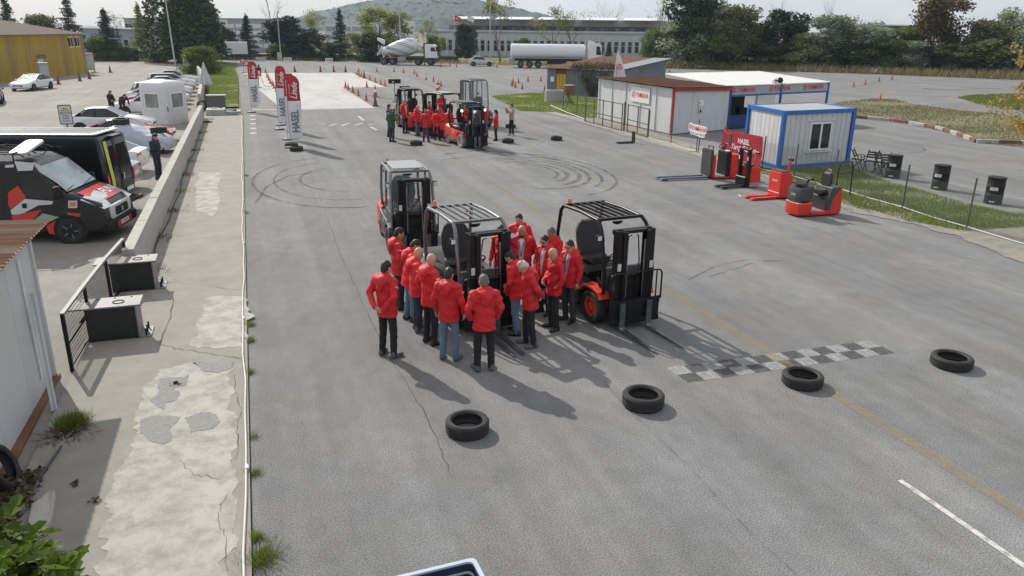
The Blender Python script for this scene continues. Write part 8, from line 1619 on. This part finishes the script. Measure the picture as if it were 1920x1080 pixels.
# --- tyre barrier, striped boards, trackside signs
tb = thing('tyre_barrier', 'long black barrier of stacked tyres along the far edge of the yard', 'barrier', (0, 0, 0)); bp_ = [xy(432, 112), xy(520, 112), xy(640, 113), xy(720, 115), xy(860, 117)]; mb = MB(); belt = MB(); L0 = 0
for a, b in zip(bp_, bp_[1:]):
    d = math.dist(a, b); k = int(d/.62)
    for i in range(k):
        f = (i+.5)/k; x, y = a[0]+(b[0]-a[0])*f, a[1]+(b[1]-a[1])*f+.5
        for j in range(4): mb.lathe([(.2, .02+.24*j), (.31, .0+.24*j), (.32, .12+.24*j), (.31, .23+.24*j), (.2, .22+.24*j)], 10, Matrix.Translation((x+random.uniform(-.04, .04), y+random.uniform(-.05, .05), 0)))
    s_ = MB(); s_.bar((a[0], a[1]+.1, .5), (b[0], b[1]+.1, .5), .02, .9); s_.build('belt', RUBBER, tb)
o = mb.build('tyre_stack', RUBBER, tb, smooth=40, fix=False); o['kind'] = 'stuff'
def board(px0, px1, py, ptop, lab, kind):
    a, b = G(px0, py), G(px1, py); h = RAY(px0, ptop, a.y).z; L_ = (b-a).length; t = thing('board', lab, 'board', (a.x, a.y-.15, 0), math.atan2(b.y-a.y, b.x-a.x)); mb = MB(); mb.box(0, L_, 0, .06, .05, h); mb.build('panel', PRINTW, t); 
    if kind == 's':
        n = 6
        for i in range(n): x0 = L_*i/n; w = L_/n*.5; sl = min(h*.5, L_/n); mb = MB(); mb.add([(x0, -.006, .06), (x0+w, -.006, .06), (min(L_, x0+w+sl), -.006, h-.01), (min(L_-.01, x0+sl), -.006, h-.01)], [(0, 1, 2, 3)]); mb.build('stripe', mat('stripe_brown', (.16, .07, .06), .6), t)
    else:
        for i, c in enumerate(((.3, .3, .12), (.5, .2, .1), (.15, .3, .3))): mb = MB(); mb.add([(L_*(.1+.28*i), -.006, h*.3), (L_*(.33+.28*i), -.006, h*.3), (L_*(.33+.28*i), -.006, h*.8), (L_*(.1+.28*i), -.006, h*.8)], [(0, 1, 2, 3)]); mb.build('print', mat('print_%d' % i, c, .6), t)
    for x in (.05, L_-.05): mb = MB(); mb.bar((x, .1, 0), (x, .1, h), .05); mb.build('leg', BLACKM, t)
board(480, 498, 115, 107, 'low board with slanted brown and white stripes', 's'); board(521, 529, 114, 98, 'tall narrow board with slanted stripes at the lamp post', 's'); board(532, 547, 115, 108, 'small coloured print board leaning on the tyre barrier', 'p'); board(610, 624, 116, 109, 'small print board in the middle of the tyre barrier', 'p')
def numsign(px, py, txt, lab, h=1.0):
    p = G(px, py); t = thing('distance_sign', lab, 'sign', (p.x, p.y, 0)); mb = MB(); mb.box(-.28, .28, -.2, .2, 0, .05); mb.build('base', BLACKM, t); mb = MB(); mb.bar((0, 0, .05), (0, 0, h), .05); mb.build('post', LGREY, t); mb = MB(); mb.box(-.32, .32, -.05, -.02, h-.35, h+.2); mb.build('plate', REDF, t); lettering('lettering', txt, .45, PRINTW, t, frame((0, -.055, h-.08), (1, 0, 0), (0, 0, 1)), bold=.02)
numsign(486, 165, '10', 'red distance sign reading 10 beside the far feather flag', 1.5); numsign(463, 142, '20', 'small red distance sign beyond the number 10 sign', 1.5); numsign(457, 136, '30', 'smallest red distance sign at the far end of the verge', 1.5)
p = G(741, 191); t = thing('display_board', 'black display board on a thin post behind the camera crew', 'sign', (p.x, p.y, 0)); mb = MB(); mb.cyl((0, 0, 0), (0, 0, 1.5), .03, n=8); mb.build('post', BLACKM, t); mb = MB(); mb.box(-.5, .5, -.06, .02, 1.45, 1.8); mb.build('panel', BLACK, t, bevel=.01); mb = MB(); mb.box(-.2, -.05, -.066, -.06, 1.55, 1.62); mb.build('digit', PRINTW, t); mb = MB(); mb.lathe([(.25, 0), (.25, .03), (.03, .05)], 14); mb.build('base', BLACKM, t)
p = G(488, 160); t = thing('timing_post', 'dark timing device on a tripod beside the number 10 sign', 'tripod', (p.x, p.y, 0))
for k in range(3): a = k*2.09; mb = MB(); mb.tube([(0, 0, 1.2), (.4*math.cos(a), .4*math.sin(a), 0)], .025, 6); mb.build('leg', BLACKM, t)
mb = MB(); mb.box(-.22, .22, -.15, .15, 1.2, 1.75); mb.build('case', BLACK, t, bevel=.03); mb = MB(); mb.cyl((0, 0, 1.75), (0, 0, 2.05), .1, n=10); mb.build('lamp', GREYP, t)
# --- parking sign, parasol, boxes on the verge, gate barrel
t = thing('parking_sign', 'framed guest parking sign with yellow car picture behind the black van', 'sign', (-9.05, 46.0, 0), R(6)); mb = MB(); mb.bar((0, .05, 0), (0, .05, 1.0), .06); mb.build('post', GREYP, t); M = frame((0, 0, 1.32), (1, 0, 0), (0, 0, 1))
for pts, z, nm, mt in ((rrect(-.31, .31, -.50, .50, .07), 0, 'frame', GREYP), (rrect(-.27, .27, -.45, .45, .05), .02, 'plate', mat('sign_pale', (.55, .6, .63), .5)), ([(-.2, .18), (.2, .18), (.2, .24), (.12, .27), (.07, .36), (-.07, .36), (-.12, .27), (-.2, .24)], .03, 'car_picture', mat('sign_yellow', (.5, .38, .04), .5))): mb = MB(); mb.add([M @ Vector((x, y, z)) for x, y in pts], [tuple(range(len(pts)))]); mb.build(nm, mt, t)
for i, s in enumerate(('MİSAFİR', 'ARAÇ', 'PARK', 'ALANI')): lettering('lettering', s, .125, PRINTK, t, M @ Matrix.Translation((0, .08-.135*i, .03)), bold=.008)
p = G(388, 180); t = thing('parasol', 'folded white parasol standing in a cone on the grass verge', 'parasol', (p.x, p.y, 0)); mb = MB(); mb.cyl((0, 0, 0), (0, 0, 2.8), .03, n=8); mb.build('pole', WHITE, t); mb = MB(); n = 16; rings = []
for z, r in ((.95, .52), (1.0, .55), (1.5, .38), (2.1, .2), (2.6, .09), (2.8, .04)): rings.append([(r*(1+.22*math.cos(8*2*PI*j/32+1))*math.cos(2*PI*j/32), r*(1+.22*math.cos(8*2*PI*j/32+1))*math.sin(2*PI*j/32), z) for j in range(32)])
mb.loft(rings); mb.build('canopy', mat('parasol_cloth', (.50, .52, .55), .7, var=.08), t, smooth=50)
t = thing('concrete_box', 'dark concrete box at the near end of the grass verge', 'box', (-2.2, 61.3, 0)); mb = MB(); mb.box(-.6, .6, -.45, .45, 0, .95); mb.build('box', mat('dark_concrete', (.12, .12, .115), .9, var=.2), t, bevel=.03); mb = MB(); mb.box(-.68, .68, -.52, .52, .95, 1.02); mb.build('lid', OLDC, t, bevel=.02)
t = thing('platform', 'low concrete platform with clutter across the end of the walkway', 'platform', (-1.75, 57.2, 0)); mb = MB(); mb.box(-1.0, .2, -.7, .8, 0, .42); mb.build('block', CWALL, t, bevel=.03); mb = MB(); mb.box(.25, 1.2, -.3, .9, 0, .25); mb.build('block', CWALL, t, bevel=.03)
for k, (x, y, s) in enumerate(((-.5, .2, .2), (-.1, .4, .14), (.5, .3, .22), (.8, .1, .15))): mb = MB(); mb.sphere((x, y, .42 if x < .2 else .27), (s, s*.8, s*.5), 8, 5); mb.build('rubble', BLACKM if k % 2 else OLDC, t)
p = G(1040, 191); t = thing('concrete_ring', 'ribbed grey concrete well ring beside the grey hut', 'well ring', (p.x, p.y, 0)); mb = MB(); mb.lathe([(.85+.02*(k % 2), 0) for k in range(1)]+[(.85, .95), (.7, .95), (.7, .5)], 24); mb.build('ring', OLDC, t, smooth=30)
p = G(1066, 196); t = thing('rusty_barrel', 'rusty open barrel raised on crossed legs beside the well ring', 'barrel', (p.x, p.y, 0)); mb = MB(); mb.lathe([(.42, .75), (.42, 1.5), (.40, 1.52)], 20); mb.build('drum', RUST, t, smooth=40); mb = MB(); mb.lathe([(.4, 1.53), (.001, 1.56)], 20); mb.build('lid', mat('lid_pale', (.5, .36, .25), .6), t)
for s in (1, -1): mb = MB(); mb.bar((s*.4, -.2, 0), (-s*.4, -.2, 1.1), .05); mb.build('leg', GP2, t); mb = MB(); mb.bar((s*.4, .2, 0), (-s*.4, .2, 1.1), .05); mb.build('leg', GP2, t)
for px, py, w, lab in ((1318, 129, .9, 'white plastic sack lying by the reeds'), (1640, 138, .5, 'small white sack lying at the edge of the yard')):
    p = G(px, py); mb = MB(); mb.sphere((0, 0, .22), (w, .4, .3), 12, 7); mb.v = [(x+.05*math.sin(z*20), y, max(0, z+.04*math.sin(x*9))) for x, y, z in mb.v]; o = mb.build('sack', PRINTW, None, smooth=180, loc=(p.x, p.y, 0)); setprops(o, lab, 'sack')
p = G(868, 117); t = thing('pallet_stack', 'small stack of pale wooden pallets left of the champagne saloon', 'pallets', (p.x, p.y, 0))
for k in range(4): mb = MB(); mb.box(-.9, .9, -.5, .5, .15*k+.1, .15*k+.14); mb.build('deck', PANELW, t); mb = MB(); mb.box(-.85, -.7, -.5, .5, .15*k, .15*k+.1); mb.build('block', WD, t)
for k in range(7):
    px, py = [(1385, 368), (1568, 372), (1600, 395), (1636, 388), (1650, 378), (1296, 278), (1618, 372)][k]; p = G(px, py); rg = np.random.default_rng(k); C_ = np.c_[rg.normal(p.x, .06, 6), rg.normal(p.y, .06, 6), rg.uniform(.02, .07, 6)]; o = fastquads('litter', cards(C_, .09, rg, 1), PRINTW if k != 5 else BEACON); setprops(o, 'scrap of pale litter by the fence grass' if k != 5 else 'scrap of orange tape on the kerb by the fence', 'litter', 'litter scraps by the fence' if k != 5 else None)
# ------------------------------------------------------------------ haze
mb = MB(); mb.box(-1400, 1400, -120, 2400, -1.2, 95); hz = mb.build('haze', [], None); hz['kind'] = 'stuff'; setprops(hz, 'thin pale haze in the air over the whole yard', 'haze')
hm = bpy.data.materials.new('haze'); hm.use_nodes = True; hn = hm.node_tree.nodes; hn.remove(hn['Principled BSDF'])
pv = hn.new('ShaderNodeVolumePrincipled'); pv.inputs['Color'].default_value = (0.66, 0.82, 1.0, 1); pv.inputs['Density'].default_value = 0.00019; pv.inputs['Anisotropy'].default_value = 0.3
hm.node_tree.links.new(pv.outputs['Volume'], hn['Material Output'].inputs['Volume']); hz.data.materials.append(hm)
